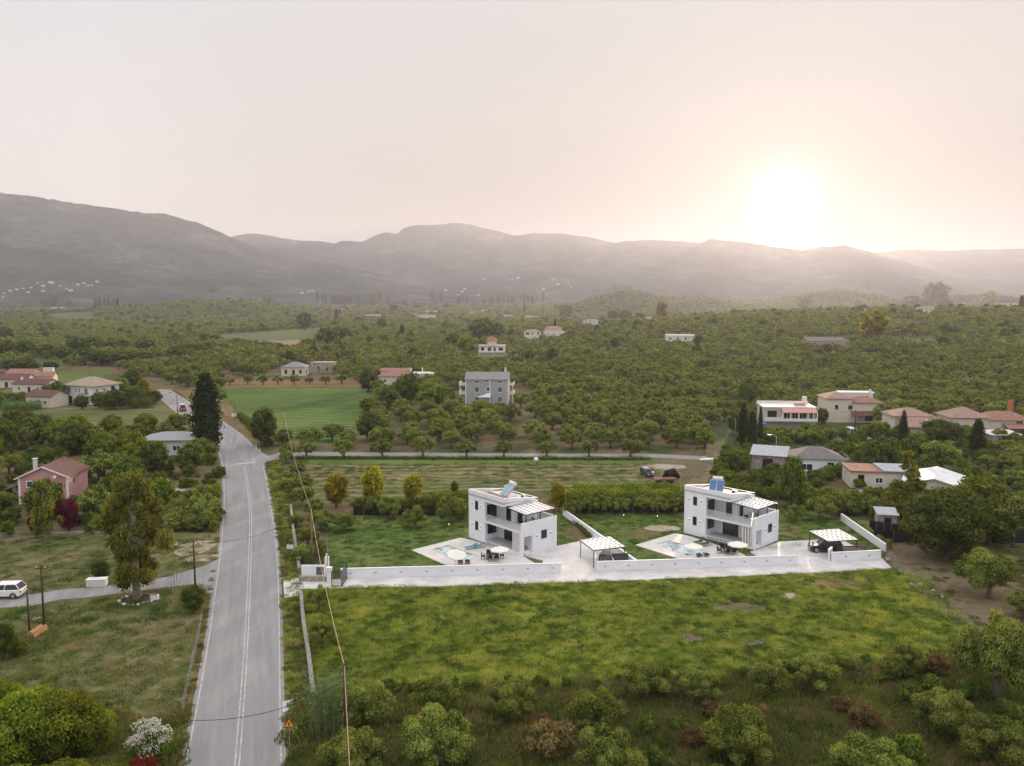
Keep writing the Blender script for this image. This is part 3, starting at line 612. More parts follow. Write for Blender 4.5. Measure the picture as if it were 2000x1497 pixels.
def tree(kind, p, width, label, group=None, height=None, name=None, cat='tree', lod=None):
    """one tree of a kind, standing at p, crown `width` metres across"""
    global TREE_N
    TREE_N += 1; rnd = random.Random(TREE_N * 77 + 5); D = math.hypot(p.x, p.y)
    lod = lod if lod is not None else (0 if D < 125 else 1 if D < 330 else 2)
    vs, w0, h0 = KIND[kind][lod]; c, t = vs[rnd.randrange(len(vs))]
    o = empty(name or NAMES[kind], label, cat, (p.x, p.y, p.z), rnd.uniform(0, 6.28), group)
    s = width / w0; o.scale = (s, s, (height / h0) if height else s * rnd.uniform(.9, 1.1))
    mesh_obj('trunk', t, None, o); mesh_obj('crown', c, None, o); PLACED.append((p.x, p.y, width * .42)); return o
NAMES = {'olive': 'olive_tree', 'round': 'broadleaf_tree', 'lush': 'broadleaf_tree', 'gold': 'young_tree', 'euca': 'eucalyptus_tree', 'cypress': 'cypress_tree', 'pine': 'pine_tree', 'redtree': 'red_leaf_tree', 'shrub': 'shrub', 'dryshrub': 'shrub'}
def ptree(kind, px, py, wpx, label, group=None, hpx=None, **kw):
    """tree whose trunk foot is seen at px, py and whose crown is wpx wide in the photograph"""
    p = at(px, py) if py > 740 else gp(px, py); k = depth_of(p) / F_PX
    return tree(kind, p, wpx * k, label, group, hpx * k * 1.03 if hpx else None, **kw)

# ------------------------------------------------------------------ instanced cover (what nobody could count)
def scatter(name, P, rot, scl, var, meshes, kind='stuff', label=None, cat=None):
    """one object: meshes instanced on points by geometry nodes"""
    me = bpy.data.meshes.new(name); n = len(P); me.vertices.add(n); me.vertices.foreach_set('co', np.asarray(P, np.float32).ravel())
    a = me.attributes.new('rz', 'FLOAT', 'POINT'); a.data.foreach_set('value', np.asarray(rot, np.float32))
    a = me.attributes.new('sc', 'FLOAT_VECTOR', 'POINT'); a.data.foreach_set('vector', np.asarray(scl, np.float32).ravel())
    a = me.attributes.new('vr', 'INT', 'POINT'); a.data.foreach_set('value', np.asarray(var, np.int32))
    o = mesh_obj(name, me); tag(o, label, None, None, kind)
    ng = bpy.data.node_groups.new(name, 'GeometryNodeTree'); ng.interface.new_socket('Geometry', in_out='INPUT', socket_type='NodeSocketGeometry'); ng.interface.new_socket('Geometry', in_out='OUTPUT', socket_type='NodeSocketGeometry')
    gi = ng.nodes.new('NodeGroupInput'); go = ng.nodes.new('NodeGroupOutput'); jn = ng.nodes.new('GeometryNodeJoinGeometry'); lk = ng.links.new
    def attr(nm, ty):
        q = ng.nodes.new('GeometryNodeInputNamedAttribute'); q.data_type = ty; q.inputs[0].default_value = nm; return q.outputs['Attribute']
    rz = attr('rz', 'FLOAT'); sc_ = attr('sc', 'FLOAT_VECTOR'); vr = attr('vr', 'INT')
    cx = ng.nodes.new('ShaderNodeCombineXYZ'); lk(rz, cx.inputs[2])
    for i, m in enumerate(meshes):
        src = bpy.data.objects.new('source', m); oi = ng.nodes.new('GeometryNodeObjectInfo'); oi.inputs['Object'].default_value = src; oi.transform_space = 'ORIGINAL'
        cmp_ = ng.nodes.new('FunctionNodeCompare'); cmp_.data_type = 'INT'; cmp_.operation = 'EQUAL'; lk(vr, cmp_.inputs[2]); cmp_.inputs[3].default_value = i
        ip = ng.nodes.new('GeometryNodeInstanceOnPoints'); lk(gi.outputs[0], ip.inputs['Points']); lk(cmp_.outputs[0], ip.inputs['Selection'])
        oi.inputs['As Instance'].default_value = True; lk(oi.outputs['Geometry'], ip.inputs['Instance']); lk(cx.outputs[0], ip.inputs['Rotation']); lk(sc_, ip.inputs['Scale']); lk(ip.outputs[0], jn.inputs[0])
    lk(jn.outputs[0], go.inputs[0]); md = o.modifiers.new('scatter', 'NODES'); md.node_group = ng; return o
def join_mesh(name, a, b):
    """crown and trunk in one mesh, for the far groves"""
    bm = bmesh.new(); bm.from_mesh(a); k = len(bm.faces); bm.from_mesh(b); bm.faces.ensure_lookup_table()
    for f in bm.faces[k:]: f.material_index = 1
    me = bpy.data.meshes.new(name); bm.to_mesh(me); bm.free(); me.materials.append(a.materials[0]); me.materials.append(b.materials[0]); return me
# ------------------------------------------------------------------ the two white villas
WHITE = plain('white_render', (.79, .81, .86), .75, noise=.06, nscale=.5, bump=.05)
WHITE_T = plain('white_coping', (.86, .84, .82), .6, noise=.04, nscale=2)
SLABC = plain('stamped_concrete', (.58, .555, .54), .6, noise=.22, nscale=.38, bump=.1)
DECKC = plain('pool_deck_concrete', (.63, .59, .56), .6, noise=.10, nscale=.7, bump=.1)
DARKM = plain('anthracite_metal', (.03, .032, .037), .4, noise=.15, nscale=4)
GRAVEL = plain('terracotta_gravel', (.34, .21, .155), .95, noise=.35, nscale=5, bump=.4)
ROOFW = plain('white_roof_membrane', (.66, .60, .575), .7, noise=.06)
GLASS = glassy('dark_glazing', (.018, .024, .032), .05)
FLOORT = plain('grey_floor_tiles', (.42, .42, .43), .5, noise=.12, nscale=2)
SAILM = plain('woven_shade_cloth', (.82, .80, .77), .8, noise=.05, nscale=6)
LAMPM = plain('white_lamp_housing', (.75, .75, .74), .4)
m_, nt_, b_ = newmat('lamp_glow'); b_.inputs['Base Color'].default_value = (1, .9, .7, 1); b_.inputs['Emission Color'].default_value = (1, .82, .55, 1); b_.inputs['Emission Strength'].default_value = 2.2; GLOW = m_
m_, nt_, b_ = newmat('balustrade_glass'); b_.inputs['Base Color'].default_value = (.85, .9, .92, 1); b_.inputs['Roughness'].default_value = .05
b_.inputs['Alpha'].default_value = .22; RAILG = m_
m_, nt_, b_ = newmat('pool_water'); b_.inputs['Base Color'].default_value = (.56, .68, .72, 1); b_.inputs['Roughness'].default_value = .03; b_.inputs['IOR'].default_value = 1.33
t_ = N(nt_, 'ShaderNodeTexCoord'); n_ = N(nt_, 'ShaderNodeTexNoise', inp={'Scale': 2.5, 'Detail': 3.0}); nt_.links.new(t_.outputs['Object'], n_.inputs[0])
bp_ = N(nt_, 'ShaderNodeBump', inp={'Strength': .12, 'Distance': .05}); nt_.links.new(n_.outputs[0], bp_.inputs['Height']); nt_.links.new(bp_.outputs[0], b_.inputs['Normal']); WATER = m_

def window_part(root, o, u, w, h, name='window', frame=DARKM, pane=GLASS, n=2, mull=.06, depth=.06, label=None, sill=False):
    """framed opening on a wall: o = lower corner, u = unit vector along the wall (the wall faces to the right-hand side of u)"""
    o = Vector(o); u = Vector(u).normalized(); nn = Vector((u.y, -u.x, 0)); f = MB()
    def bx(a0, a1, z0, z1, d0, d1, mb_):
        P = [o + u * a + nn * d for a, d in ((a0, d0), (a1, d0), (a1, d1), (a0, d1))]
        mb_.add([(p.x, p.y, o.z + z0) for p in P] + [(p.x, p.y, o.z + z1) for p in P], [(0, 3, 2, 1), (4, 5, 6, 7), (0, 1, 5, 4), (1, 2, 6, 5), (2, 3, 7, 6), (3, 0, 4, 7)])
    bx(0, w, 0, mull, 0, depth, f); bx(0, w, h - mull, h, 0, depth, f); bx(0, mull, mull, h - mull, 0, depth, f); bx(w - mull, w, mull, h - mull, 0, depth, f)
    for i in range(1, n): bx(w * i / n - mull / 2, w * i / n + mull / 2, mull, h - mull, 0, depth * .9, f)
    fo = f.build(name, frame, root); g = MB(); bx(mull, w - mull, mull, h - mull, .004, .016, g); g.build('pane', pane, fo)
    if sill: s_ = MB(); bx(-.08, w + .08, -.07, -.003, 0, .14, s_); s_.build('sill', frame, fo)
    if label: fo['label'] = label
    return fo
def holed_panel(c00, c10, c11, c01, nx, ny, th=.05, hole=(.56, .46)):
    """woven shade sheet with rows of openings, as solid geometry"""
    mb_ = MB(); c00, c10, c11, c01 = map(Vector, (c00, c10, c11, c01))
    P = lambda a, b: c00.lerp(c10, a).lerp(c01.lerp(c11, a), b)
    def cell(a0, a1, b0, b1):
        q = [P(a0, b0), P(a1, b0), P(a1, b1), P(a0, b1)]; d = Vector((0, 0, th))
        mb_.add(q + [p + d for p in q], [(0, 3, 2, 1), (4, 5, 6, 7), (0, 1, 5, 4), (1, 2, 6, 5), (2, 3, 7, 6), (3, 0, 4, 7)])
    hw, hh = hole
    for j in range(ny):
        b0, b1 = j / ny, (j + 1) / ny; bm0 = b0 + (b1 - b0) * (1 - hh) / 2; bm1 = b1 - (b1 - b0) * (1 - hh) / 2
        cell(0, 1, b0, bm0 - .0004); cell(0, 1, bm1 + .0004, b1 - .0008); off = .5 if j % 2 else 0
        xs = [0]
        for i in range(nx):
            a = (i + .5 * (1 - hw) + off * .55) / (nx + .3); xs += [a, a + hw / (nx + .3)]
        xs.append(1)
        for k in range(0, len(xs) - 1, 2):
            if xs[k + 1] > xs[k]: cell(xs[k], min(1, xs[k + 1]), bm0, bm1)
    return mb_
def wall_lamp(root, o, nn):
    o = Vector(o); nn = Vector(nn); a = o + nn * .012; b = a + nn * .10; t = Vector((-nn.y, nn.x, 0)) * .055; mb_ = MB()
    mb_.add([a - t + Vector((0, 0, -.12)), a + t + Vector((0, 0, -.12)), b + t + Vector((0, 0, -.12)), b - t + Vector((0, 0, -.12)), a - t + Vector((0, 0, .12)), a + t + Vector((0, 0, .12)), b + t + Vector((0, 0, .12)), b - t + Vector((0, 0, .12))],
            [(0, 3, 2, 1), (4, 5, 6, 7), (0, 1, 5, 4), (1, 2, 6, 5), (2, 3, 7, 6), (3, 0, 4, 7)])
    L_ = mb_.build('wall_lamp', DARKM, root); g = MB()
    for z in (-.135, .122): g = MB(); g.box(-.05, -.05, z, .05, .05, z + .012); go = g.build('bulb', GLOW, L_); go.location = a + nn * .055
    return L_
def villa(A, ang, label, extra_door=False, gravel=True):
    root = empty('villa', label, 'house', (A.x, A.y, .10), ang, 'white two-storey villas')
    Lx, Dy, T = 11.5, 6.5, .25; Z1, Z2 = .45, 3.30; X1, X2 = 3.7, 7.4; RY = 2.5; TF, TB = 7.15, 6.25
    top = lambda y: TF + (TB - TF) * y / Dy
    w = MB()
    # ground floor: tower, porch walls, pier, right wall with its entrance recess
    w.prism([(0, 0), (X1, 0), (X1, RY), (X1, Dy), (0, Dy)], 0, Z2 - .28)
    w.prism([(X1 + .002, RY), (Lx - .9, RY), (Lx - .9, Dy), (X1 + .002, Dy)], 0, Z2 - .28)
    w.box(Lx - .9 + .002, 1.9, 0, Lx, Dy, Z2 - .28)
    w.box(Lx - .42, 0, 0, Lx, .42, Z2 - .28); w.box(Lx - .9 + .002, .42, Z2 - .75, Lx - .004, 1.898, Z2 - .28)
    # upper floor: tower, recessed back wall with its column, sloping parapets
    w.prism([(0, 0), (X1, 0), (X1, Dy), (0, Dy)], Z2 + .002, 6.0)
    w.prism([(X1 + .002, RY), (X2 - .35, RY), (X2 - .35, Dy), (X1 + .002, Dy)], Z2 + .002, 6.0)
    w.box(X2 - .348, RY - .35, Z2 + .002, X2, RY + .15, 6.0); w.box(X2 - .348, RY + .152, Z2 + .002, X2 - .004, Dy, 6.0)
    w.build('wall', WHITE, root)
    s = MB(); s.prism([(0, -.003), (Lx + .003, -.003), (Lx + .003, Dy + .003), (0, Dy + .003)], Z2 - .278, Z2 - .002); s.build('floor_slab', WHITE, root)
    r = MB(); P4 = [(-.02, -.02), (X2 + .25, -.02), (X2 + .25, Dy + .02), (-.02, Dy + .02)]
    r.prism(P4, 6.002, [top(y) - .55 for _, y in P4]); r.build('roof', WHITE, root)
    pr = MB()
    for (x0, y0, x1, y1) in ((-.02, -.02, X2 + .25, .23), (-.02, Dy - .2, X2 + .25, Dy + .02), (-.02, .232, .23, Dy - .202), (X2, .232, X2 + .25, Dy - .202)):
        q = [(x0, y0), (x1, y0), (x1, y1), (x0, y1)]; pr.prism(q, 6.3, [top(y) for _, y in q])
    pr.build('parapet', WHITE, root)
    cp = MB()
    for (x0, y0, x1, y1) in ((-.05, -.05, X2 + .28, .26), (-.05, Dy - .23, X2 + .28, Dy + .05), (-.05, .262, .26, Dy - .232), (X2 - .03, .262, X2 + .28, Dy - .232)):
        q = [(x0, y0), (x1, y0), (x1, y1), (x0, y1)]; zz = [top(y) + .002 for _, y in q]
        cp.add([(a, b, z) for (a, b), z in zip(q, zz)] + [(a, b, z + .05) for (a, b), z in zip(q, zz)], [(0, 3, 2, 1), (4, 5, 6, 7), (0, 1, 5, 4), (1, 2, 6, 5), (2, 3, 7, 6), (3, 0, 4, 7)])
    cp.build('coping', WHITE_T, root)
    gv = MB(); q = [(.24, .24), (X2 - .01, .24), (X2 - .01, 3.0 if gravel else 2.2), (.24, 3.6)]
    gv.add([(a, b, top(b) - .545) for a, b in q], [(0, 1, 2, 3)]); gv.build('gravel_bed', GRAVEL, root)
    q2 = [(.24, 3.61), (X2 - .01, 3.01 if gravel else 2.21), (X2 - .01, Dy - .21), (.24, Dy - .21)]
    rw = MB(); rw.add([(a, b, top(b) - .30) for a, b in q2] + [(a, b, top(b) - .60) for a, b in q2], [(0, 1, 2, 3), (4, 5, 1, 0), (5, 6, 2, 1), (6, 7, 3, 2), (7, 4, 0, 3)]); rw.build('roof_membrane', ROOFW, root)
    # porch plinth with its row of black step lights
    pl = MB(); pl.box(X1 + .002, 0, 0, Lx - .424, RY - .002, Z1); pl.box(Lx - .898, RY * .3, .002, Lx - .01, 1.896, .16); pl.build('plinth', WHITE, root)
    pf = MB(); pf.box(X1 + .004, .03, Z1 + .002, Lx - .426, RY - .004, Z1 + .02); pf.build('porch_floor', FLOORT, root)
    for i in range(11):
        a = X1 + .35 + i * .42; k = MB(); k.box(a, -.03, .16, a + .20, -.003, .36); k.build('step_light', DARKM, root)
    bf = MB(); bf.box(X1 + .004, .06, Z2, X2 - .35, RY - .004, Z2 + .02); bf.box(X2 + .002, .06, Z2, Lx - .26, Dy - .26, Z2 + .02); bf.box(X2 - .348, .06, Z2, X2, RY - .354, Z2 + .02); bf.build('terrace_floor', FLOORT, root)
    pp = MB(); pp.box(Lx - .25, 0, Z2 + .002, Lx, Dy, 4.45); pp.box(X2 + .255, Dy - .25, Z2 + .002, Lx - .252, Dy, 4.45); pp.build('terrace_parapet', WHITE, root)
    rg = MB(); rg.box(X1 + .02, .02, Z2 + .02, Lx - .27, .05, Z2 + 1.0); rail = rg.build('balustrade', RAILG, root)
    rl = MB(); rl.box(X1 + .02, .01, Z2 + 1.002, Lx - .27, .06, Z2 + 1.04); rl.build('handrail', plain('brushed_steel', (.55, .55, .57), .3, metal=.8), rail)
    for i in range(4):
        a = 9.55 + i * .42; f = MB(); f.box(a, .05, Z1 + .022, a + .14, .55, Z2 - .28); f.build('fin', WHITE_T, root)
    # openings
    window_part(root, (1.55, -.001, 1.55), (1, 0, 0), .62, 1.25, n=1, mull=.07); window_part(root, (1.55, -.001, 4.5), (1, 0, 0), .62, 1.25, n=1, mull=.07)
    window_part(root, (X1 + .001, .45, 1.25), (0, 1, 0), 1.6, 1.45, n=2); window_part(root, (X1 + .001, .35, Z2 + .03), (0, 1, 0), 1.75, 2.15, name='patio_door', n=2, mull=.08)
    window_part(root, (X1 + 1.3, RY - .001, Z1 + .03), (1, 0, 0), 2.5, 2.2, name='patio_door', n=2, mull=.08)
    if extra_door: window_part(root, (X1 + 5.0, RY - .001, Z1 + .03), (1, 0, 0), .85, 2.1, name='door', n=1, mull=.09)
    window_part(root, (X1 + 1.75, RY - .001, Z2 + .03), (1, 0, 0), .95, 2.1, name='door', n=1, mull=.08)
    window_part(root, (X2 + .001, RY + .35, Z2 + .03), (0, 1, 0), .9, 2.1, name='door', n=1, mull=.08)
    window_part(root, (Lx + .001, 3.55, 1.75), (0, 1, 0), 1.0, 1.15, n=2, mull=.08)
    for x_, z_ in ((.85, 2.2), (2.85, 2.2), (.85, 5.2), (2.85, 5.2)): wall_lamp(root, (x_, 0, z_), (0, -1, 0))
    for y_, z_ in ((2.75, 2.3), (5.3, 2.3)): wall_lamp(root, (Lx, y_, z_), (1, 0, 0))
    wall_lamp(root, (X2, 4.4, 5.2), (1, 0, 0))
    # roof-terrace pergola
    pg = empty('pergola', 'checkered white shade pergola on the roof terrace of the ' + ('left' if A.x < 10 else 'right') + ' villa', 'pergola', (A.x, A.y, .10), ang, 'white checkered shade canopies')
    zt = 5.75; holed_panel((X2 + .3, .9, zt), (Lx - .2, .9, zt - .25), (Lx - .2, 6.2, zt - .25), (X2 + .3, 6.2, zt), 6, 6).build('shade_panel', SAILM, pg)
    fr = MB()
    fr.bar((X2 + .3, .86, zt - .06), (Lx - .2, .86, zt - .31), .09); fr.bar((X2 + .3, 6.24, zt - .06), (Lx - .2, 6.24, zt - .31), .09); fr.bar((Lx - .16, .82, zt - .31), (Lx - .16, 6.28, zt - .31), .09); fr.build('frame', DARKM, pg)
    for y_ in (.95, 3.5, 6.1): k = MB(); k.box(Lx - .22, y_ - .05, 4.452, Lx - .12, y_ + .05, zt - .36); k.build('post', DARKM, pg)
    return root, top
U = Vector((.6552, -.7555, 0)); ANG = math.atan2(U.y, U.x)
Aleft, Aright = at(915.8, 1050.5, .1), at(1335.4, 1041.1, .1)
Vv = Vector((-U.y, U.x, 0))
V1, vtop = villa(Aleft, ANG, 'left white cubic villa with a wide brown gravel bed on its roof'); V2, _ = villa(Aright, ANG + R(2.5), 'right white cubic villa with blue solar panels on its roof', True, False)
def loc(A, x, y, z=0, ang=ANG):
    c, s = math.cos(ang), math.sin(ang); return Vector((A.x + x * c - y * s, A.y + x * s + y * c, z))

# solar water heaters, satellite dishes and air conditioners on the roofs
PANEL_B = glassy('solar_collector_blue', (.045, .12, .30), .12); PANEL_P = glassy('solar_collector_pale', (.30, .42, .52), .12)
STEEL = plain('galvanised_steel', (.45, .46, .48), .45, metal=.6, noise=.15); TANKM = plain('white_tank_enamel', (.74, .72, .72), .35)
def water_heater(p, rz, label, pane, n=2):
    o = empty('solar_water_heater', label, 'water heater', p, rz, 'solar water heaters on the villa roofs')
    t = MB(); t.tube([(-.75, .55, 1.75), (-.72, .55, 1.75), (.72, .55, 1.75), (.75, .55, 1.75)], [.18, .29, .29, .18], 16); t.build('tank', TANKM, o, smooth=False)
    for i in range(n):
        x = -1.02 + i * 1.04; q = [(x, -1.0, .15), (x + 1.0, -1.0, .15), (x + 1.0, .35, 1.5), (x, .35, 1.5)]; d = Vector((0, -.06, .06)); pm = MB()
        pm.add([Vector(v) for v in q] + [Vector(v) + d for v in q], [(0, 3, 2, 1), (4, 5, 6, 7), (0, 1, 5, 4), (1, 2, 6, 5), (2, 3, 7, 6), (3, 0, 4, 7)]); co = pm.build('collector', STEEL, o)
        g = MB(); e = [Vector(v) for v in q]; c_ = sum(e, Vector()) / 4; g.add([c_ + (v - c_) * .93 + d * 1.12 for v in e], [(0, 1, 2, 3)]); g.build('glass', pane, co)
    f = MB(); [f.bar(a, b, .05) for a, b in (((-.8, .55, 0), (-.8, .55, 1.55)), ((.8, .55, 0), (.8, .55, 1.55)), ((-.8, -.95, 0), (-.8, .6, 1.5)), ((.8, -.95, 0), (.8, .6, 1.5)), ((-.8, -.9, .03), (-.8, .6, .03)), ((.8, -.9, .03), (.8, .6, .03)))]
    f.build('frame', STEEL, o); return o
def dish(p, rz, label):
    o = empty('satellite_dish', label, 'satellite dish', p, rz); m = MB(); rings = [(0, 0)] + [(r_, r_ * r_ * .55) for r_ in (.15, .30, .42)]; vs = [(0, 0, 0)]; fs = []
    for k, (r_, h_) in enumerate(rings[1:]):
        vs += [(r_ * math.cos(2 * math.pi * j / 16), r_ * math.sin(2 * math.pi * j / 16), h_) for j in range(16)]
        for j in range(16):
            a, b = 1 + k * 16 + j, 1 + k * 16 + (j + 1) % 16
            fs.append((0, a, b) if k == 0 else (a - 16, a, b, b - 16))
    m.add(vs, fs); dd = m.build('reflector', TANKM, o, smooth=True); dd.rotation_euler = (R(62), 0, 0); dd.location = (0, 0, .9)
    q = MB(); q.tube([(0, .05, -.02), (0, .05, .9)], .03, 6); q.bar((0, .02, .85), (0, -.45, 1.0), .025); q.build('mast', STEEL, o); return o
def aircon(p, rz, label, group=None):
    o = empty('air_conditioner', label, 'air conditioner', p, rz, group); b = MB(); b.box(-.42, -.16, 0, .42, .16, .58); b.build('case', TANKM, o, bevel=.02)
    f = MB(); f.tube([(-.12, -.17, .29), (-.12, -.20, .29)], .23, 14); f.build('fan_grille', DARKM, o); return o
water_heater(loc(Aleft, 4.1, 4.2, .10 + vtop(4.2) - .30), R(-62), 'pale grey tilted solar heater and tank on the left villa roof', PANEL_P)
water_heater(loc(Aright, 3.3, 3.3, .10 + vtop(3.3) - .30), R(-25), 'blue two-panel solar heater and tank on the right villa roof', PANEL_B)
dish(loc(Aleft, 2.3, 5.2, .10 + vtop(5.2) - .30), R(150), 'white satellite dish and mast on the left villa roof')
dish(loc(Aright, 1.9, 4.9, .10 + vtop(4.9) - .30), R(190), 'white satellite dish on the right villa roof')
aircon(loc(Aleft, 6.5, 4.8, .10 + vtop(4.8) - .30), ANG, 'small air conditioner unit on the left villa roof', 'air conditioners on the villa roofs')
aircon(loc(Aright, 6.1, 3.6, .10 + vtop(3.6) - .30), ANG, 'small air conditioner unit on the right villa roof', 'air conditioners on the villa roofs')

# ------------------------------------------------------------------ paving, pools, boundary walls
def slab(name, poly, z0, z1, mat, holes=()):
    o = sheet(name, poly, z1, mat, holes=holes); sk = MB()
    for lp in [poly] + list(holes):
        for i in range(len(lp)):
            a, b = lp[i], lp[(i + 1) % len(lp)]; sk.poly([(a[0], a[1], z0), (b[0], b[1], z0), (b[0], b[1], z1 - .001), (a[0], a[1], z1 - .001)])
    me = o.data; bm = bmesh.new(); bm.from_mesh(me); k = len(sk.v); vv = [bm.verts.new(v) for v in sk.v]
    for f in sk.f: bm.faces.new([vv[i] for i in f])
    bm.to_mesh(me); bm.free(); return o
def xy(l, z=.1): return [(p.x, p.y) for p in PX(l, z)]
slab('driveway', xy([(586, 1134), (660, 1130), (1060, 1119), (1060, 1095), (1020, 1085), (1086, 1067), (1133, 1057), (1166, 1047), (1192, 1058), (1243, 1096), (1245, 1108), (1500, 1100), (1465, 1078), (1523, 1058), (1600, 1054), (1640, 1053), (1700, 1081), (1722, 1090), (1742, 1110), (1600, 1118), (1400, 1127), (1160, 1136), (900, 1144), (660, 1149), (586, 1151)]), -.02, .10, SLABC)
def pool(A, P, Q, Rr, pts, nm):
    deck = [P, Q, (A[0] + 4, A[1] + 4), (A[0] + 108, A[1] + 37), (A[0] + 150, A[1] + 62), (A[0] + 120, A[1] + 72), (Rr[0] + 8, Rr[1] + 6), Rr]
    hole = xy(pts); slab('pool_deck', xy(deck, .105), -.02, .106, DECKC, holes=[hole])
    w_ = sheet('swimming_pool', hole, .035, WATER, kind=None); b = MB(); cx_ = sum(p[0] for p in hole) / 4; cy_ = sum(p[1] for p in hole) / 4
    n = len(hole); o2 = [(cx_ + (x - cx_) * 1.06, cy_ + (y - cy_) * 1.06) for x, y in hole]
    vs = [(x, y, .107) for x, y in hole] + [(x, y, .107) for x, y in o2] + [(x, y, .140) for x, y in hole] + [(x, y, .140) for x, y in o2] 
    b.add(vs, [f for i in range(n) for j in [(i + 1) % n] for f in ((2 * n + i, 2 * n + j, 3 * n + j, 3 * n + i), (n + i, n + j, 3 * n + j, 3 * n + i), (i, j, 2 * n + j, 2 * n + i))])
    tag(w_, nm, 'swimming pool', 'villa swimming pools'); e = empty('swimming_pool', nm, 'swimming pool', (0, 0, 0), 0, 'villa swimming pools'); w_.parent = e; w_.name = 'water'
    for k in ('label', 'category', 'group'): del w_[k]
    b.build('coping', DECKC, e)
    L_ = MB(); L_.add([(hole[0][0], hole[0][1], .036)] * 1 + [(hole[0][0] * .8 + hole[1][0] * .2, hole[0][1] * .8 + hole[1][1] * .2, .05), (hole[3][0], hole[3][1], .05)], [(0, 1, 2)])
pool((915.8, 1050.5), (803.6, 1074.3), (898.8, 1050.5), (871.6, 1104), [(846, 1073), (876, 1065), (934, 1087), (897, 1098)], 'rectangular swimming pool in the deck of the left villa')
pool((1335.4, 1041.1), (1241, 1064.6), (1317.6, 1042), (1327, 1092), [(1282, 1063), (1308, 1056.5), (1378, 1077), (1344, 1087)], 'rectangular swimming pool in the deck of the right villa')

def long_wall(pts, h, th, label, lamps=0, z0=.0, name='garden_wall', mat=WHITE, cap=WHITE_T, lampz=.62, l0=.04, l1=.96):
    """low boundary wall along a world polyline, with coping and recessed step lamps"""
    p0 = Vector((pts[0].x, pts[0].y, 0)); o = empty(name, label, 'wall', (p0.x, p0.y, z0)); w = MB(); c = MB()
    for a, b in zip(pts[:-1], pts[1:]):
        a = Vector((a.x, a.y, 0)) - p0; b = Vector((b.x, b.y, 0)) - p0; d = (b - a).normalized(); n = Vector((-d.y, d.x, 0)) * th / 2
        w.prism([tuple((a - n)[:2]), tuple((b - n)[:2]), tuple((b + n)[:2]), tuple((a + n)[:2])], 0, h)
        n2 = n * (1 + .06 / th); a2, b2 = a - d * .03, b + d * .03
        c.prism([tuple((a2 - n2)[:2]), tuple((b2 - n2)[:2]), tuple((b2 + n2)[:2]), tuple((a2 + n2)[:2])], h + .002, h + .05)
        for i in range(lamps):
            f = l0 + (l1 - l0) * i / max(1, lamps - 1); q = a.lerp(b, f); nn = -n.normalized()
            if nn.y > 0: nn = -nn
            k = MB(); e = q + nn * (th / 2 + .002); k.add([e + d * s * .13 + nn * t + Vector((0, 0, z)) for z in (lampz - .05, lampz + .05) for s, t in ((-1, 0), (1, 0), (1, .05), (-1, .05))], [(0, 3, 2, 1), (4, 5, 6, 7), (0, 1, 5, 4), (1, 2, 6, 5), (2, 3, 7, 6), (3, 0, 4, 7)])
            lo = k.build('wall_lamp', DARKM, o); k = MB(); k.add([e + d * s * .10 + nn * .052 + Vector((0, 0, lampz + z)) for z, s in ((-.04, -1), (-.04, 1), (0, 1), (0, -1))], [(0, 1, 2, 3)]); k.build('lens', LAMPM, lo)
    w.build('wall', mat, o); c.build('coping', cap, o); return o
z_ = .10
long_wall([at(666, 1129.5, z_), at(1096, 1118.3, z_)], 1.18, .22, 'long white wall between entrance gate and left villa driveway', 9, z_)
long_wall([at(1165, 1115.5, z_), at(1557, 1102.5, z_)], 1.18, .22, 'long white wall in front of the right villa pool', 9, z_)
long_wall([at(1624, 1097, z_), at(1719.6, 1092, z_)], 1.18, .22, 'short white wall in front of the right carport', 2, z_, l0=.28, l1=.76)
long_wall([at(1243, 1110, z_), at(1100.5, 1007, z_)], 1.0, .22, 'white garden wall running back from the left carport', 0, z_)
long_wall([at(1729, 1078, z_), at(1643, 1017, z_)], 1.05, .22, 'white garden wall running back beside the right carport', 0, z_)
# ------------------------------------------------------------------ neighbouring houses
T_TERRA = tiles('terracotta_tiles', (.21, .095, .065), (.44, .24, .18), 3.2); T_DARK = tiles('weathered_red_tiles', (.085, .035, .028), (.20, .09, .075), 3.0)
T_TAN = tiles('sand_coloured_tiles', (.27, .21, .14), (.47, .38, .27), 3.0); T_GREY = tiles('grey_roof_tiles', (.20, .195, .19), (.33, .32, .31), 3.0)
T_PINK = tiles('pale_clay_tiles', (.27, .155, .12), (.47, .31, .25), 2.6); T_BROWN = tiles('brown_grey_tiles', (.13, .11, .11), (.26, .23, .225), 3.0); T_RED = tiles('bright_red_tiles', (.33, .09, .05), (.50, .17, .10), 3.0)
TIN = tiles('corrugated_sheet', (.40, .42, .46), (.60, .62, .65), 5.0)
W_CREAM = plain('cream_render', (.66, .60, .50), .8, noise=.08, nscale=.6); W_WHITE = plain('old_white_render', (.72, .70, .68), .8, noise=.10, nscale=.5)
W_PINK = plain('pink_render', (.60, .31, .31), .85, noise=.10, nscale=.4); W_GREY = plain('blue_grey_render', (.36, .40, .41), .8, noise=.06, nscale=.4)
W_STONE = plain('rough_stone', (.34, .30, .26), .9, noise=.45, nscale=1.6, bump=.6); W_ROSE = plain('rose_render', (.58, .40, .36), .8, noise=.1)
WOODD = plain('dark_green_shutters', (.03, .075, .06), .6); BRICK = plain('orange_brick', (.42, .16, .07), .9, noise=.3, nscale=5); AWN = plain('striped_awning', (.52, .30, .25), .8, noise=.2, nscale=3)
BLUEP = plain('blue_plastic', (.02, .16, .45), .4); REDP = plain('red_paint', (.38, .02, .04), .35, spec=.5)
EXC = []   # pixel rectangles in which no grove tree may stand
def clear(x0, y0, x1, y1): EXC.append((x0, y0, x1, y1))
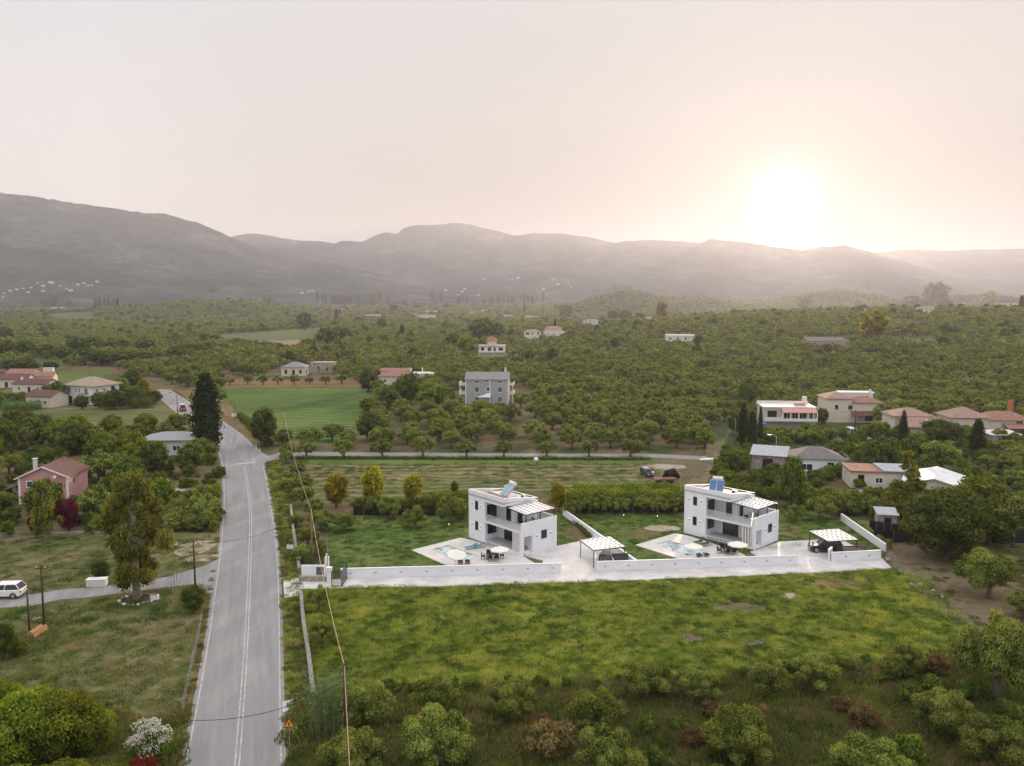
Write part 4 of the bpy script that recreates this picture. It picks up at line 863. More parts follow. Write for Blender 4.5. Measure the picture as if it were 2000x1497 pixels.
def face(w, d, f):
    return {'f': ((-w / 2, -d / 2), (1, 0)), 'r': ((w / 2, -d / 2), (0, 1)), 'b': ((w / 2, d / 2), (-1, 0)), 'l': ((-w / 2, d / 2), (0, -1))}[f]
def win(root, w, d, f, s, z, ww, hh, name='window', fr=WHITE_T, n=2, pane=GLASS, mull=.09):
    (x0, y0), (ux, uy) = face(w, d, f); return window_part(root, (x0 + ux * s + uy * .001, y0 + uy * s - ux * .001, z), (ux, uy, 0), ww, hh, name, fr, pane, n, mull, .08, sill=(name == 'window' and mull > .08))
def house(px, py, rz, w, d, h, name, label, wall, roof, wins=(), group=None, cat='house', frame=WHITE_T, clearing=True, chimney=None, z=None, rowmull=.09):
    """plain house body: px, py = foot of the front wall's middle; roof = (kind, material, rise, overhang)"""
    p = at(px, py) if py > 735 else gp(px, py)
    o = empty(name, label, cat, (p.x - math.sin(rz) * d / 2 * -1 * -1, p.y + math.cos(rz) * d / 2, p.z if z is None else z), rz, group)
    b = MB(); b.box(-w / 2, -d / 2, -.5, w / 2, d / 2, h); b.build('wall', wall, o)
    kind, rm, rise, ov = roof; r = MB()
    if kind == 'hip': r.hip(-w / 2, -d / 2, w / 2, d / 2, h + .125, rise, ov)
    elif kind == 'gx': r.gable(-w / 2, -d / 2, w / 2, d / 2, h + .01, rise, ov, axis='x')
    elif kind == 'gy': r.gable(-w / 2, -d / 2, w / 2, d / 2, h + .01, rise, ov, axis='y')
    elif kind == 'flat': r.box(-w / 2 - ov, -d / 2 - ov, h + .002, w / 2 + ov, d / 2 + ov, h + .002 + rise)
    elif kind == 'shed':
        y0, y1 = -d / 2 - ov, d / 2 + ov; r.add([(-w / 2 - ov, y0, h), (w / 2 + ov, y0, h), (w / 2 + ov, y1, h + rise), (-w / 2 - ov, y1, h + rise), (-w / 2 - ov, y0, h + .12), (w / 2 + ov, y0, h + .12), (w / 2 + ov, y1, h + rise + .12), (-w / 2 - ov, y1, h + rise + .12)], [(0, 3, 2, 1), (4, 5, 6, 7), (0, 1, 5, 4), (1, 2, 6, 5), (2, 3, 7, 6), (3, 0, 4, 7)])
    ro = r.build('roof', rm, o)
    if kind in ('gx', 'gy'):
        g = MB()
        if kind == 'gy':
            for s in (-1, 1): y = s * d / 2; g.add([(-w / 2, y - s * .2, h), (w / 2, y - s * .2, h), (0, y - s * .2, h + rise), (-w / 2, y, h), (w / 2, y, h), (0, y, h + rise)], [(0, 1, 2), (3, 5, 4), (0, 2, 5, 3), (1, 4, 5, 2), (0, 3, 4, 1)])
        else:
            for s in (-1, 1): x = s * w / 2; g.add([(x - s * .2, -d / 2, h), (x - s * .2, d / 2, h), (x - s * .2, 0, h + rise), (x, -d / 2, h), (x, d / 2, h), (x, 0, h + rise)], [(0, 1, 2), (3, 5, 4), (0, 2, 5, 3), (1, 4, 5, 2), (0, 3, 4, 1)])
        g.build('gable', wall, o)
    if chimney:
        for (cx, cy, ch) in chimney:
            c = MB(); c.box(cx - .3, cy - .3, h, cx + .3, cy + .3, h + rise * .6 + ch); c.box(cx - .38, cy - .38, h + rise * .6 + ch + .002, cx + .38, cy + .38, h + rise * .6 + ch + .15); c.build('chimney', W_WHITE, ro)
    for q in wins: win(o, w, d, *q[:5], **(q[5] if len(q) > 5 else {}), **({'fr': frame} if not (len(q) > 5 and 'fr' in q[5]) else {}))
    if clearing:
        k = F_PX / depth_of(p); clear(px - w * k * .6, py - d * k * .35 - 3, px + w * k * .6, py + 3.2 * k); PLACED.append((o.location.x, o.location.y, max(w, d) * .62))
    return o
def addbox(o, name, mat, *b, bevel=0):
    k = MB(); k.box(*b); return k.build(name, mat, o, bevel=bevel)
DOOR = dict(name='door', n=1, fr=DARKM)
# pink gabled house on the left
c = at(87, 984)
pk = empty('pink_house', 'pink gabled house with weathered dark red tiled roof among olive trees', 'house', (c.x, c.y, 0), R(8)); pk.scale = (.9, .9, .9)
b = MB(); b.box(-4.4, 0, -.3, 4.4, 9.5, 5.0); b.build('wall', W_PINK, pk)
g = MB(); g.add([(-4.4, 0, 5.002), (4.4, 0, 5.002), (-.1, 0, 7.0), (-4.4, 9.5, 5.002), (4.4, 9.5, 5.002), (-.1, 9.5, 7.0)], [(0, 1, 2), (3, 5, 4), (0, 2, 5, 3), (1, 4, 5, 2), (0, 3, 4, 1)]); g.build('gable', W_PINK, pk)
r = MB(); r.gable(-4.4, 0, 4.4, 9.5, 5.02, 2.0, .45, .16, axis='y'); pr = r.build('roof', T_DARK, pk)
tr = MB(); tr.bar((-4.9, -.5, 4.86), (0, -.5, 7.08), .10, .22); tr.bar((4.9, -.5, 4.86), (0, -.5, 7.08), .10, .22); tr.build('barge_board', WHITE_T, pk)
for s in (-1, 1): addbox(pk, 'corner_strip', WHITE_T, s * 4.2 - .22, -.05, 0, s * 4.2 + .22, -.002, 4.9)
window_part(pk, (-3.0, -.002, 3.1), (1, 0, 0), 2.4, 1.35, frame=WHITE_T, pane=WOODD, n=2, mull=.16, depth=.07); window_part(pk, (-2.8, -.002, .6), (1, 0, 0), 1.9, 1.5, frame=WHITE_T, pane=WOODD, n=2, mull=.14)
window_part(pk, (.2, -.002, 2.6), (1, 0, 0), 1.1, .8, frame=WOODD, n=1); window_part(pk, (4.402, 2.0, 3.0), (0, 1, 0), 1.4, 1.4, frame=WHITE_T, n=2)
ch = MB(); ch.box(-3.0, 3.2, 5.6, -2.4, 3.8, 7.9); ch.box(-3.12, 3.08, 7.902, -2.28, 3.92, 8.05); ch.build('chimney', W_WHITE, pr)
lt_ = MB(); lt_.add([(-8.2, 1.5, 2.2), (-4.45, 1.5, 3.5), (-4.45, 6, 3.5), (-8.2, 6, 2.2), (-8.2, 1.5, 2.35), (-4.45, 1.5, 3.65), (-4.45, 6, 3.65), (-8.2, 6, 2.35)], [(0, 3, 2, 1), (4, 5, 6, 7), (0, 1, 5, 4), (1, 2, 6, 5), (2, 3, 7, 6), (3, 0, 4, 7)]); lt_.build('lean_to_roof', T_DARK, pk)
dd = dish(Vector((0, 0, 0)), 0, 'x'); dd.parent = pk; dd.name = 'dish_mount'; dd.location = (2.2, -.4, 4.6); dd.scale = (.8,) * 3
for k in ('label', 'category'): del dd[k]
for cc in list(dd.children): cc.parent = pk; cc.location = Vector((2.2, -.35, 4.4)) + cc.location * .8; cc.scale = (.8,) * 3
bpy.data.objects.remove(dd)
clear(20, 900, 175, 1003); PLACED.append((c.x, c.y + 5, 7))
# big white house with the tan hipped roof
h1 = house(156, 790, R(-22), 12.5, 10.5, 6.2, 'white_house', 'large white two-storey house with tan hipped roof and green door', W_WHITE, ('hip', T_TAN, 2.6, .9),
  [('f', 1.0, 3.6, 1.4, 2.0), ('f', 4.4, 4.0, .9, 1.3), ('f', 5.9, 4.0, .9, 1.3), ('f', 5.2, .9, .9, 1.3), ('f', 8.6, 3.3, 1.6, 2.2, dict(name='balcony_door', pane=WOODD, n=2)), ('f', 1.2, .3, 1.6, 2.3, DOOR), ('r', 1.2, 3.9, 1.0, 1.4), ('r', 4.0, 3.9, 1.0, 1.4), ('r', 7.2, 3.6, 1.4, 2.0, DOOR)])
addbox(h1, 'balcony', W_WHITE, 1.4, -6.7, 3.05, 5.9, -5.252, 3.22)
rl = MB(); [rl.bar((x, -6.6, 3.22), (x, -6.6, 4.1), .05) for x in np.linspace(1.5, 5.8, 14)]; rl.bar((1.45, -6.6, 4.1), (5.85, -6.6, 4.1), .06); rl.build('railing', DARKM, h1)
addbox(h1, 'side_wing', W_ROSE, 6.252, -2.5, -.3, 9.4, 4.5, 3.2); wr = MB(); wr.hip(6.3, -2.5, 9.4, 4.5, 3.33, .9, .4); wr.build('wing_roof', T_TAN, h1)
a1 = MB(); a1.box(-11.5, -2, -.3, -6.252, 4.5, 4.6); a1.build('left_wing', W_CREAM, h1); a2 = MB(); a2.hip(-11.5, -2, -6.4, 4.5, 4.73, 1.3, .6); a2.build('left_wing_roof', T_TAN, h1)
clear(90, 738, 320, 812)
# grey three-storey house
gh_ = house(951, 789, R(-3), 14.3, 9.5, 8.2, 'grey_house', 'blue-grey three-storey house with white trim and grey roof in the olive grove', W_GREY, ('gx', T_GREY, 2.0, .35),
  [('f', 2.9, 7.0, 1.7, .8), ('f', 6.0, 7.25, 1.7, .7), ('f', 10.6, 7.0, 1.7, .8), ('f', 3.1, 3.9, 1.4, 1.8), ('f', 7.0, 4.3, 1.1, 1.2, dict(n=1)), ('f', 10.8, 3.9, 1.4, 1.8), ('f', 3.1, .6, 1.4, 1.8), ('f', 10.8, .6, 1.4, 1.8)], frame=WHITE_T)
for x in (-7.08, 1.0, 7.08): addbox(gh_, 'trim_strip', WHITE_T, x - .14, -4.84, 0, x + .14, -4.752, 8.0)
addbox(gh_, 'eave_trim', WHITE_T, -7.2, -4.9, 7.96, 7.2, -4.755, 8.2)
for s in (-1, 1):
    for zz in (3.0, 6.0):
        x0, x1 = (-9.5, -7.152) if s < 0 else (7.152, 8.9); bo = addbox(gh_, 'balcony', W_WHITE, x0, -3.9, zz, x1, 3.0, zz + .2)
        rl = MB(); rl.box(x0, -3.9, zz + .202, x1, -3.8, zz + 1.1); rl.box(x0 if s < 0 else x1 - .1, -3.798, zz + .202, x0 + .1 if s < 0 else x1, 3.0, zz + 1.1); rl.build('balcony_wall', W_WHITE, bo)
        addbox(gh_, 'column', W_WHITE, x0 + .2 if s < 0 else x1 - .5, -3.6, zz - 3.3, x0 + .5 if s < 0 else x1 - .2, -3.3, zz - .002)
sr = MB(); sr.add([(-3.0, -6.4, 2.3), (1.3, -6.4, 2.3), (1.3, -4.76, 3.4), (.2, -4.76, 3.4), (-3.0, -6.4, 2.42), (1.3, -6.4, 2.42), (1.3, -4.76, 3.52), (.2, -4.76, 3.52)], [(0, 3, 2, 1), (4, 5, 6, 7), (0, 1, 5, 4), (1, 2, 6, 5), (2, 3, 7, 6), (3, 0, 4, 7)]); sr.build('porch_roof', W_WHITE, gh_)
ch = MB(); ch.box(5.6, .6, 8.6, 6.2, 1.2, 11.6); ch.box(5.5, .5, 11.602, 6.3, 1.3, 11.75); ch.build('chimney', W_WHITE, gh_)
clear(890, 760, 1010, 800); clear(1008, 768, 1050, 796)
# house with the little red-roofed tower
th_ = house(961, 697, 0, 16.0, 11, 6.6, 'tower_house', 'white terrace house with a small red-roofed tower on top', W_WHITE, ('flat', W_ROSE, .35, .5),
  [('f', 1.0, 3.6, 2.2, 2.4, dict(n=1)), ('f', 5.2, 3.4, 2.4, 2.6, dict(n=2)), ('f', 9.0, 3.4, 1.3, 2.4, DOOR), ('f', 12.0, 3.6, 3.0, 2.2, dict(n=1))])
addbox(th_, 'tower', W_CREAM, -3.0, -2.5, 6.96, 2.6, 3, 9.8); tr = MB(); tr.hip(-3, -2.5, 2.6, 3, 9.93, 2.6, .8); tr.build('tower_roof', T_RED, th_)
addbox(th_, 'balcony', W_WHITE, -8.4, -7.2, 2.6, 8.4, -5.502, 3.4); addbox(th_, 'column', W_WHITE, -8.4, -7.2, -.3, -7.9, -6.7, 2.598); addbox(th_, 'column', W_WHITE, 7.9, -7.2, 3.402, 8.4, -6.7, 6.59); addbox(th_, 'chimney', W_WHITE, -2.7, -1, 6.96, -2.2, -.5, 12.2)
# the other mid-distance houses
house(573, 735, R(4), 11.0, 9, 4.0, 'bungalow', 'cream bungalow with dark grey hipped roof behind the row of small olives', W_CREAM, ('hip', T_GREY, 2.2, .5), [('f', 1.6, 1.2, 1.1, 1.6, dict(fr=DARKM)), ('f', 5.0, .3, 1.2, 2.5, DOOR), ('f', 8.2, 1.2, 1.1, 1.6, dict(fr=DARKM)), ('r', 2.2, 1.2, 1.1, 1.6, dict(fr=DARKM))])
ru = house(628, 729, R(-8), 11, 8, 4.6, 'stone_ruin', 'ruined grey stone building right of the cream bungalow', W_STONE, ('flat', W_STONE, .5, .05), [('f', 3.2, 1.0, 1.4, 2.0, dict(fr=W_STONE, n=1)), ('f', 7.6, 1.0, 1.2, 1.7, dict(fr=W_STONE, n=1))], frame=W_STONE, cat='ruin')
addbox(ru, 'broken_wall', W_STONE, -5.5, -5.6, -.3, -1, -5.2, 2.4)
rb = house(772, 752, R(3), 13.5, 8, 3.4, 'tiled_house', 'low house with brown tiled hip roof and white flat annexe', W_CREAM, ('hip', T_TERRA, 1.9, .5), [('f', 2.0, 1.0, 1.2, 1.4), ('f', 9.6, .3, 1.2, 2.3, DOOR)], chimney=[(6.0, 2.4, 1.5)])
addbox(rb, 'upper_floor', W_CREAM, -6.7, 4.002, -.3, 5.8, 10, 5.0); q = MB(); q.gable(-6.7, 4.0, 5.8, 10, 5.02, 1.0, .4, axis='x'); q.build('upper_roof', T_TERRA, rb)
addbox(rb, 'annexe', W_WHITE, 6.9, -2, -.3, 15.5, 6, 4.1); addbox(rb, 'annexe_roof', ROOFW, 6.7, -2.3, 4.102, 15.8, 6.3, 4.5); addbox(rb, 'chimney', W_WHITE, 10.5, 3, 4.502, 11, 3.5, 6.6)
wa = house(1040, 662, 0, 14.0, 9, 6.0, 'white_house', 'white two-storey house with pale red roof left of the slim cypress', W_WHITE, ('hip', T_PINK, 1.8, .5), [('f', 1.2, 3.4, 3.2, 1.8), ('f', 6.2, 3.6, 1.6, 1.5), ('f', 11.2, 3.4, 1.2, 2.2, DOOR)])
wb = house(1082, 658, R(-4), 18.0, 9, 4.5, 'white_house', 'long white house with faded roofs right of the slim cypress', W_WHITE, ('flat', ROOFW, .3, .2), [('f', 2.5, 1.6, 1.5, 1.4), ('f', 8.0, 1.6, 1.5, 1.4)])
addbox(wb, 'upper_floor', W_ROSE, -8, -1.5, 4.802, 6.5, 4.4, 7.6); q = MB(); q.hip(-8, -1.5, 6.5, 4.4, 7.73, 1.3, .5); q.build('upper_roof', T_PINK, wb)
FAR = [ # px, py, width in pixels, height, roof, label
 (1155, 636, 30, 5.6, ('hip', T_GREY, 1.4, .5), 'white veranda house left of three round trees'), (1037, 623, 25, 4.8, ('flat', ROOFW, .4, .2), 'white flat-roofed house right of a slim cypress'),
 (994, 622, 19, 4.6, ('hip', T_GREY, 1.2, .3), 'small pale house left of the slim cypress'), (946, 612, 15, 7.5, ('gy', T_GREY, 1.8, .3), 'white gabled house on the plain'),
 (922, 614, 18, 2.8, ('hip', T_TAN, 1.0, .3), 'low tan-roofed building left of the white gabled house'), (832, 624, 34, 7.0, ('hip', T_PINK, 2.0, .5), 'two-storey house with arched balconies and pink roof'),
 (842, 613, 22, 7.0, ('flat', ROOFW, .4, .2), 'white flat-roofed block behind the arcaded house'), (806, 617, 18, 4.5, ('hip', T_DARK, 1.6, .4), 'dark-roofed house left of the arcaded house'),
 (729, 621, 30, 5.0, ('hip', T_PINK, 1.8, .5), 'broad pinkish house among trees'), (668, 609, 12, 4.6, ('gx', ROOFW, 1.2, .3), 'small white house beside two cypresses'),
 (1811, 612, 27, 6.0, ('hip', T_GREY, 1.2, .3), 'white cube house on the hillside below the tall umbrella tree'), (1899, 606, 36, 6.0, ('hip', T_TERRA, 1.8, .5), 'white house with red hipped roof on the hilltop'),
 (1884, 595, 26, 4.0, ('flat', ROOFW, .4, .2), 'pale flat building behind the red-roofed hilltop house'), (1968, 597, 46, 5.5, ('flat', ROOFW, .5, .2), 'long white block on the hilltop at the right edge'),
 (1329, 668, 55, 4.0, ('flat', ROOFW, .5, .3), 'long low white house buried in the hillside olives'), (1268, 628, 14, 5.0, ('flat', ROOFW, .4, .2), 'tiny pale house beside a slim cypress on the hill'),
 (112, 606, 26, 7.0, ('hip', T_PINK, 2.0, .5), 'pinkish farmhouse behind trees on the left plain'), (94, 733, 17, 3.0, ('flat', ROOFW, .3, .1), 'small white shed in the green left field'),
 (620, 678, 12, 3.0, ('gx', T_PINK, 1.0, .3), 'tiny rubble hut by the tan field')]
for i, (px, py, wp, hh, rf, lb) in enumerate(FAR):
    p = gp(px, py); w = wp * depth_of(p) / F_PX
    ws = [('f', w * (.10 + .27 * k), hh - 2.6 if hh > 3.5 else .8, min(1.6, w * .14), 1.5 if hh > 3.5 else 1.0, dict(n=1)) for k in range(3)] + ([('f', w * .43, .3, min(1.3, w * .12), 2.0, DOOR)] if hh > 5.2 else [])
    house(px, py, R((i * 37 % 30) - 15), w, min(w * .7, 11), hh, 'farmhouse' if 'house' in lb else 'outbuilding', lb, (W_WHITE, W_CREAM, W_WHITE)[i % 3], rf, ws)
st = house(1614, 676, R(6), 24, 9, 3.0, 'stone_barn', 'half-hidden old stone barn on the hillside', W_STONE, ('gx', T_BROWN, 2.0, .3), [('f', 4, .8, 1.6, 1.3, dict(n=1)), ('f', 15, .8, 1.6, 1.3, dict(n=1))], cat='barn')
# far village houses at the foot of the mountains
VILL = [(8, 573), (20, 570), (33, 567), (45, 565), (60, 563), (73, 554), (84, 560), (84, 570), (100, 554), (118, 560), (130, 565), (138, 569), (152, 557), (164, 555), (172, 559), (179, 558), (190, 552), (55, 572), (6, 581), (944, 547), (1000, 548), (1012, 545), (1080, 548), (1090, 557), (1110, 552), (1116, 562), (870, 569), (903, 571), (908, 566), (610, 569), (602, 571), (590, 574), (1062, 566), (935, 578), (895, 578)]
VL = [None] * len(VILL)
for i, (px, py) in enumerate(VILL):
    p = gp(px, py); w = (4.0 + (i * 29 % 5) * .7) * depth_of(p) / F_PX; big = ' biggest' if (px, py) == (100, 554) else ''
    w = min(w, 26) * (1.6 if big else 1); h = w * .42; o = empty('village_house', ('pale house in the far village at the mountain foot' if px < 300 else 'pale house on the far mountain slope behind the plain'), 'house', (p.x, p.y, p.z), R((i * 53 % 50) - 25), 'far village houses on the left slope' if px < 300 else 'far houses on the central slope')
    b = MB(); b.box(-w / 2, -w * .3, -8, w / 2, w * .3, h); b.build('wall', (W_WHITE, W_CREAM, WHITE)[i % 3], o)
    r = MB(); r.hip(-w / 2, -w * .3, w / 2, w * .3, h + .13, h * .3, .6); r.build('roof', (T_PINK, ROOFW, T_TAN)[i % 3], o)
    win(o, w, w * .6, 'f', w * .15, h * .45, w * .16, h * .3, n=1); win(o, w, w * .6, 'f', w * .62, h * .45, w * .16, h * .3, n=1)
# ------------------------------------------------------------------ houses on the right
ra = house(1541, 838, R(-6), 13.5, 9.0, 5.6, 'terrace_house', 'pink-white house with striped awning and pergola posts behind two cypresses', plain('pale_pink_render', (.56, .50, .48), .8, noise=.1), ('flat', ROOFW, .35, .25),
  [('f', .9, 3.0, 2.6, 2.0, dict(n=1, fr=W_ROSE)), ('f', 5.2, 2.6, 1.9, 2.3, dict(n=2)), ('f', 7.4, 2.6, 1.6, 2.3, dict(n=2)), ('f', 9.3, 2.6, 1.8, 2.3, dict(n=2)), ('f', 11.4, 2.6, 1.5, 2.3, dict(n=2))])
aw = MB(); aw.add([(-2.2, -6.6, 4.6), (6.8, -6.6, 4.6), (6.8, -4.52, 5.7), (-2.2, -4.52, 5.7), (-2.2, -6.6, 4.7), (6.8, -6.6, 4.7), (6.8, -4.52, 5.8), (-2.2, -4.52, 5.8)], [(0, 3, 2, 1), (4, 5, 6, 7), (0, 1, 5, 4), (1, 2, 6, 5), (2, 3, 7, 6), (3, 0, 4, 7)]); aw.build('awning', AWN, ra)
addbox(ra, 'balcony', W_WHITE, -6.7, -6.6, 2.2, 6.8, -4.502, 2.45); addbox(ra, 'balcony_wall', WHITE_T, -6.7, -6.7, 2.452, -2.4, -6.602, 3.3); addbox(ra, 'balcony_wall', WHITE_T, -2.2, -6.7, 2.452, 6.8, -6.602, 3.1)
for x in (-2.2, -.2, 2.0, 4.4, 6.7): addbox(ra, 'column', WHITE_T, x - .12, -6.58, 2.454, x + .12, -6.34, 4.58)
addbox(ra, 'chimney', W_WHITE, 4.9, 1.8, 5.96, 6.0, 2.9, 8.0); addbox(ra, 'roof_box', AWN, 2.0, -2, 5.96, 4.6, -.5, 6.7); addbox(ra, 'parapet', W_WHITE, -6.95, 4.2, 5.96, 6.95, 4.45, 6.5)
rc = house(1668, 826, R(-5), 15.5, 8.5, 5.6, 'tiled_house', 'stone house with two clay-tiled roofs and a white flat roof behind', W_CREAM, ('hip', T_PINK, .6, .3), [('f', 2.4, 3.9, .8, 1.1, dict(fr=DARKM, n=1)), ('f', 6.0, 3.9, 1.1, 1.0, dict(fr=DARKM)), ('f', 10.5, .4, 2.4, 2.0, dict(n=1))])
[bpy.data.objects.remove(k_) for k_ in list(rc.children) if k_.name.startswith('roof')]; q = MB(); q.hip(-7.75, -4.25, -.6, 4.25, 6.85, 1.6, .45); q.build('roof', T_PINK, rc); addbox(rc, 'upper_wall', W_CREAM, -7.75, -4.25, 5.602, -.6, 4.25, 6.72)
q = MB(); q.hip(-.55, -4.3, 7.75, 2.2, 5.75, 1.6, .4); q.build('side_roof', T_TERRA, rc); addbox(rc, 'rear_block', W_WHITE, -2, 2.3, 5.602, 7.2, 5.5, 7.7); addbox(rc, 'rear_roof', WHITE, -2.3, 2.1, 7.702, 7.5, 5.8, 8.0)
q = MB(); q.add([(-1, -6.6, 2.3), (7.75, -6.6, 2.3), (7.75, -4.26, 3.2), (-1, -4.26, 3.2), (-1, -6.6, 2.4), (7.75, -6.6, 2.4), (7.75, -4.26, 3.3), (-1, -4.26, 3.3)], [(0, 3, 2, 1), (4, 5, 6, 7), (0, 1, 5, 4), (1, 2, 6, 5), (2, 3, 7, 6), (3, 0, 4, 7)]); q.build('veranda_roof', T_DARK, rc)
addbox(rc, 'chimney', W_WHITE, 5.8, 1.6, 6.2, 6.4, 2.2, 8.9)
rd = house(1784, 852, R(-3), 9.6, 8, 5.0, 'tiled_house', 'house with large pink ribbed roofs and a skylight', W_CREAM, ('hip', T_PINK, 1.7, .5), [('f', 1.0, 3.6, 1.0, 1.5)])
q = MB(); q.add([(-4.6, -8.6, 2.8), (5.3, -8.6, 2.8), (5.3, -4.26, 4.9), (-3.8, -4.26, 4.9), (-4.6, -8.6, 2.95), (5.3, -8.6, 2.95), (5.3, -4.26, 5.05), (-3.8, -4.26, 5.05)], [(0, 3, 2, 1), (4, 5, 6, 7), (0, 1, 5, 4), (1, 2, 6, 5), (2, 3, 7, 6), (3, 0, 4, 7)]); q.build('front_roof', T_PINK, rd)
addbox(rd, 'front_wall', W_CREAM, -3.8, -8.2, -.3, 5.0, -4.27, 2.85); k = addbox(rd, 'skylight', WHITE_T, 2.0, -6.7, 3.85, 3.3, -5.9, 4.45)
re_ = house(1892, 850, R(-4), 9.0, 8, 4.4, 'tiled_house', 'house with pyramid clay roof and long tiled wing with orange chimney', W_CREAM, ('hip', T_PINK, 2.3, .6), [('f', 2, 1.2, 1.2, 1.4)])
addbox(re_, 'wing', W_CREAM, 4.502, -2.5, -.3, 16.5, 5, 3.6); q = MB(); q.hip(4.4, -2.5, 16.5, 5, 3.73, 1.9, .5); q.build('wing_roof', T_TERRA, re_)
q = MB(); q.add([(9, -5.4, 1.9), (16.5, -5.4, 1.9), (16.5, -2.52, 2.8), (9, -2.52, 2.8), (9, -5.4, 2.0), (16.5, -5.4, 2.0), (16.5, -2.52, 2.9), (9, -2.52, 2.9)], [(0, 3, 2, 1), (4, 5, 6, 7), (0, 1, 5, 4), (1, 2, 6, 5), (2, 3, 7, 6), (3, 0, 4, 7)]); q.build('veranda_roof', T_TERRA, re_)
addbox(re_, 'chimney', BRICK, 13.4, 3.2, 4.6, 14.4, 4.2, 8.2)
for q in (('f', 12.3, 2.2, 1.4, 1.2), ): window_part(re_, (12.3, -2.502, 2.7), (1, 0, 0), 1.6, .8, frame=WHITE_T)
house(1500, 918, R(-22), 6.6, 6.4, 2.9, 'tin_shed', 'shed with pale corrugated roof in front of the awning house', W_STONE, ('shed', TIN, .9, .4), [('f', 2.2, .2, 2.0, 2.1, DOOR)], cat='shed')
h_ = house(1599, 928, R(-7), 9.6, 7.5, 3.1, 'low_house', 'low white house with dark grey-brown tiled roof beside the lane', WHITE, ('hip', T_BROWN, 1.9, .4), [('f', 1.2, .9, 2.4, 1.3), ('f', 6.4, .3, 1.2, 2.2, DOOR)])
h_ = house(1712, 955, R(-10), 9.0, 7, 3.0, 'low_house', 'low house with pinkish and grey roofs behind the vine and tall pine', W_CREAM, ('flat', T_TERRA, .25, .3), [('f', 1.2, .3, 1.1, 2.2, DOOR), ('f', 4.2, 1.0, 1.3, 1.1)])
addbox(h_, 'side_roof', TIN, 1.0, -3.9, 3.3, 7.5, 3.6, 3.45)
h_ = house(1822, 985, R(-30), 9.5, 11, 3.0, 'long_shed', 'large shed with pale white sheet roof right of the tall pine', W_CREAM, ('gy', plain('pale_sheet_roof', (.66, .66, .68), .6, noise=.08), 1.3, .4), [('f', 3.4, .2, 2.4, 2.2, DOOR)], cat='shed')
house(1733, 1036, R(-12), 2.6, 2.4, 2.3, 'garden_shed', 'tiny grey garden shed with tin roof behind the black mesh fence', W_STONE, ('shed', TIN, .5, .25), [('f', .8, .1, 1.0, 1.8, DOOR)], cat='shed')
house(1965, 870, 0, 7, 5, 2.4, 'garage', 'low garage with pale roof under the long tiled wing', W_STONE, ('shed', ROOFW, .4, .3), [('f', 2, .1, 2.6, 2.0, DOOR)], cat='garage')
# ------------------------------------------------------------------ houses on the left
for px, py, rz, w, d, h, lb, rf in ((14, 758, 10, 15, 8, 3.4, 'long low house with dark red roof at the left edge', T_DARK), (58, 768, -8, 14, 7, 3.4, 'low house with dark red roof and white chimney', T_DARK), (75, 752, 15, 11, 7, 3.4, 'small brown-roofed house behind the dark red roofs', T_TERRA), (76, 796, -14, 10, 7, 3.6, 'maroon-roofed house behind the reed bank', T_DARK), (38, 745, -4, 12, 7, 3.4, 'brown-roofed house furthest back of the left hamlet', T_TERRA)):
    house(px, py, R(rz), w, d, h, 'red_roofed_house', lb, W_CREAM, ('gx', rf, 1.6, .4), [('f', w * .15, 1.0, 1.2, 1.3), ('f', w * .45, .2, 1.1, 2.1, DOOR), ('f', w * .7, 1.0, 1.2, 1.3)], chimney=[(-w * .35, -1.0, 1.2)] if px == 58 else None, group='red roofed houses of the left hamlet')
h_ = house(330, 890, R(6), 11.5, 7.5, 3.4, 'grey_bungalow', 'white bungalow with grey hipped roof left of the giant cypress', W_WHITE, ('hip', plain('grey_sheet_roof', (.30, .31, .33), .7, noise=.1), 1.3, .8), [('f', 2.2, .1, 1.2, 2.3, DOOR), ('f', 6.6, 1.0, 1.6, 1.2)])
# ------------------------------------------------------------------ trees placed one by one
ORD = ['first', 'second', 'third', 'fourth', 'fifth', 'sixth', 'seventh', 'eighth', 'ninth', 'tenth', 'eleventh', 'twelfth', 'thirteenth', 'fourteenth', 'fifteenth', 'sixteenth', 'seventeenth', 'eighteenth', 'nineteenth', 'twentieth']
def nth(i): return ORD[i] if i < 20 else '%dth' % (i + 1)
def row(lst, text, group, kind='olive', **kw):
    for i, t in enumerate(sorted(lst, key=lambda q: q[0])): ptree(kind, t[0], t[1], t[2], '%s, %s from the left' % (text, nth(i)), group, **kw)
ptree('cypress', 405, 884, 60, 'giant dark columnar cypress leaning over the road bend', None, 148)
ptree('euca', 268, 1172, 140, 'tall drooping eucalyptus in a white stone ring beside the lane', None, 246)
ptree('euca', 90, 1056, 58, 'slender golden-green eucalyptus right of the pink house', None, 118)
ptree('redtree', 133, 1040, 44, 'wine-red leaved round tree below the pink house', None, 68)
ptree('redtree', 68, 1042, 26, 'smaller dull red bush at the foot of the slender eucalyptus', None, 40)
for px, py, w, h, lb in ((657, 992, 52, 70, 'golden-green young tree on the hay field, leftmost of the three'), (728, 990, 48, 84, 'tallest golden-green tree, middle of three on the hay field'), (808, 988, 42, 64, 'pale golden-green tree on the hay field, rightmost of the three'), (1091, 1000, 34, 62, 'golden-green tree just right of the left villa'), (655, 1000, 10, 20, None)):
    if lb: ptree('gold', px, py, w, lb, 'golden trees around the hay field', h)
ptree('pine', 1768, 1010, 96, 'tall golden-green pine in front of the pale shed roofs', None, 128)
row([(1451, 870, 20, 0), (1468, 880, 19, 0), (1484, 872, 9, 0)], 'slim dark cypress in the group by the awning house', 'cypresses by the awning house', 'cypress', hpx=74)
ptree('cypress', 1762, 892, 18, 'thin spire cypress in the right gardens below the pink ribbed roof', None, 86); ptree('cypress', 1908, 888, 28, 'broad cypress in front of the pyramid-roofed house', None, 66)
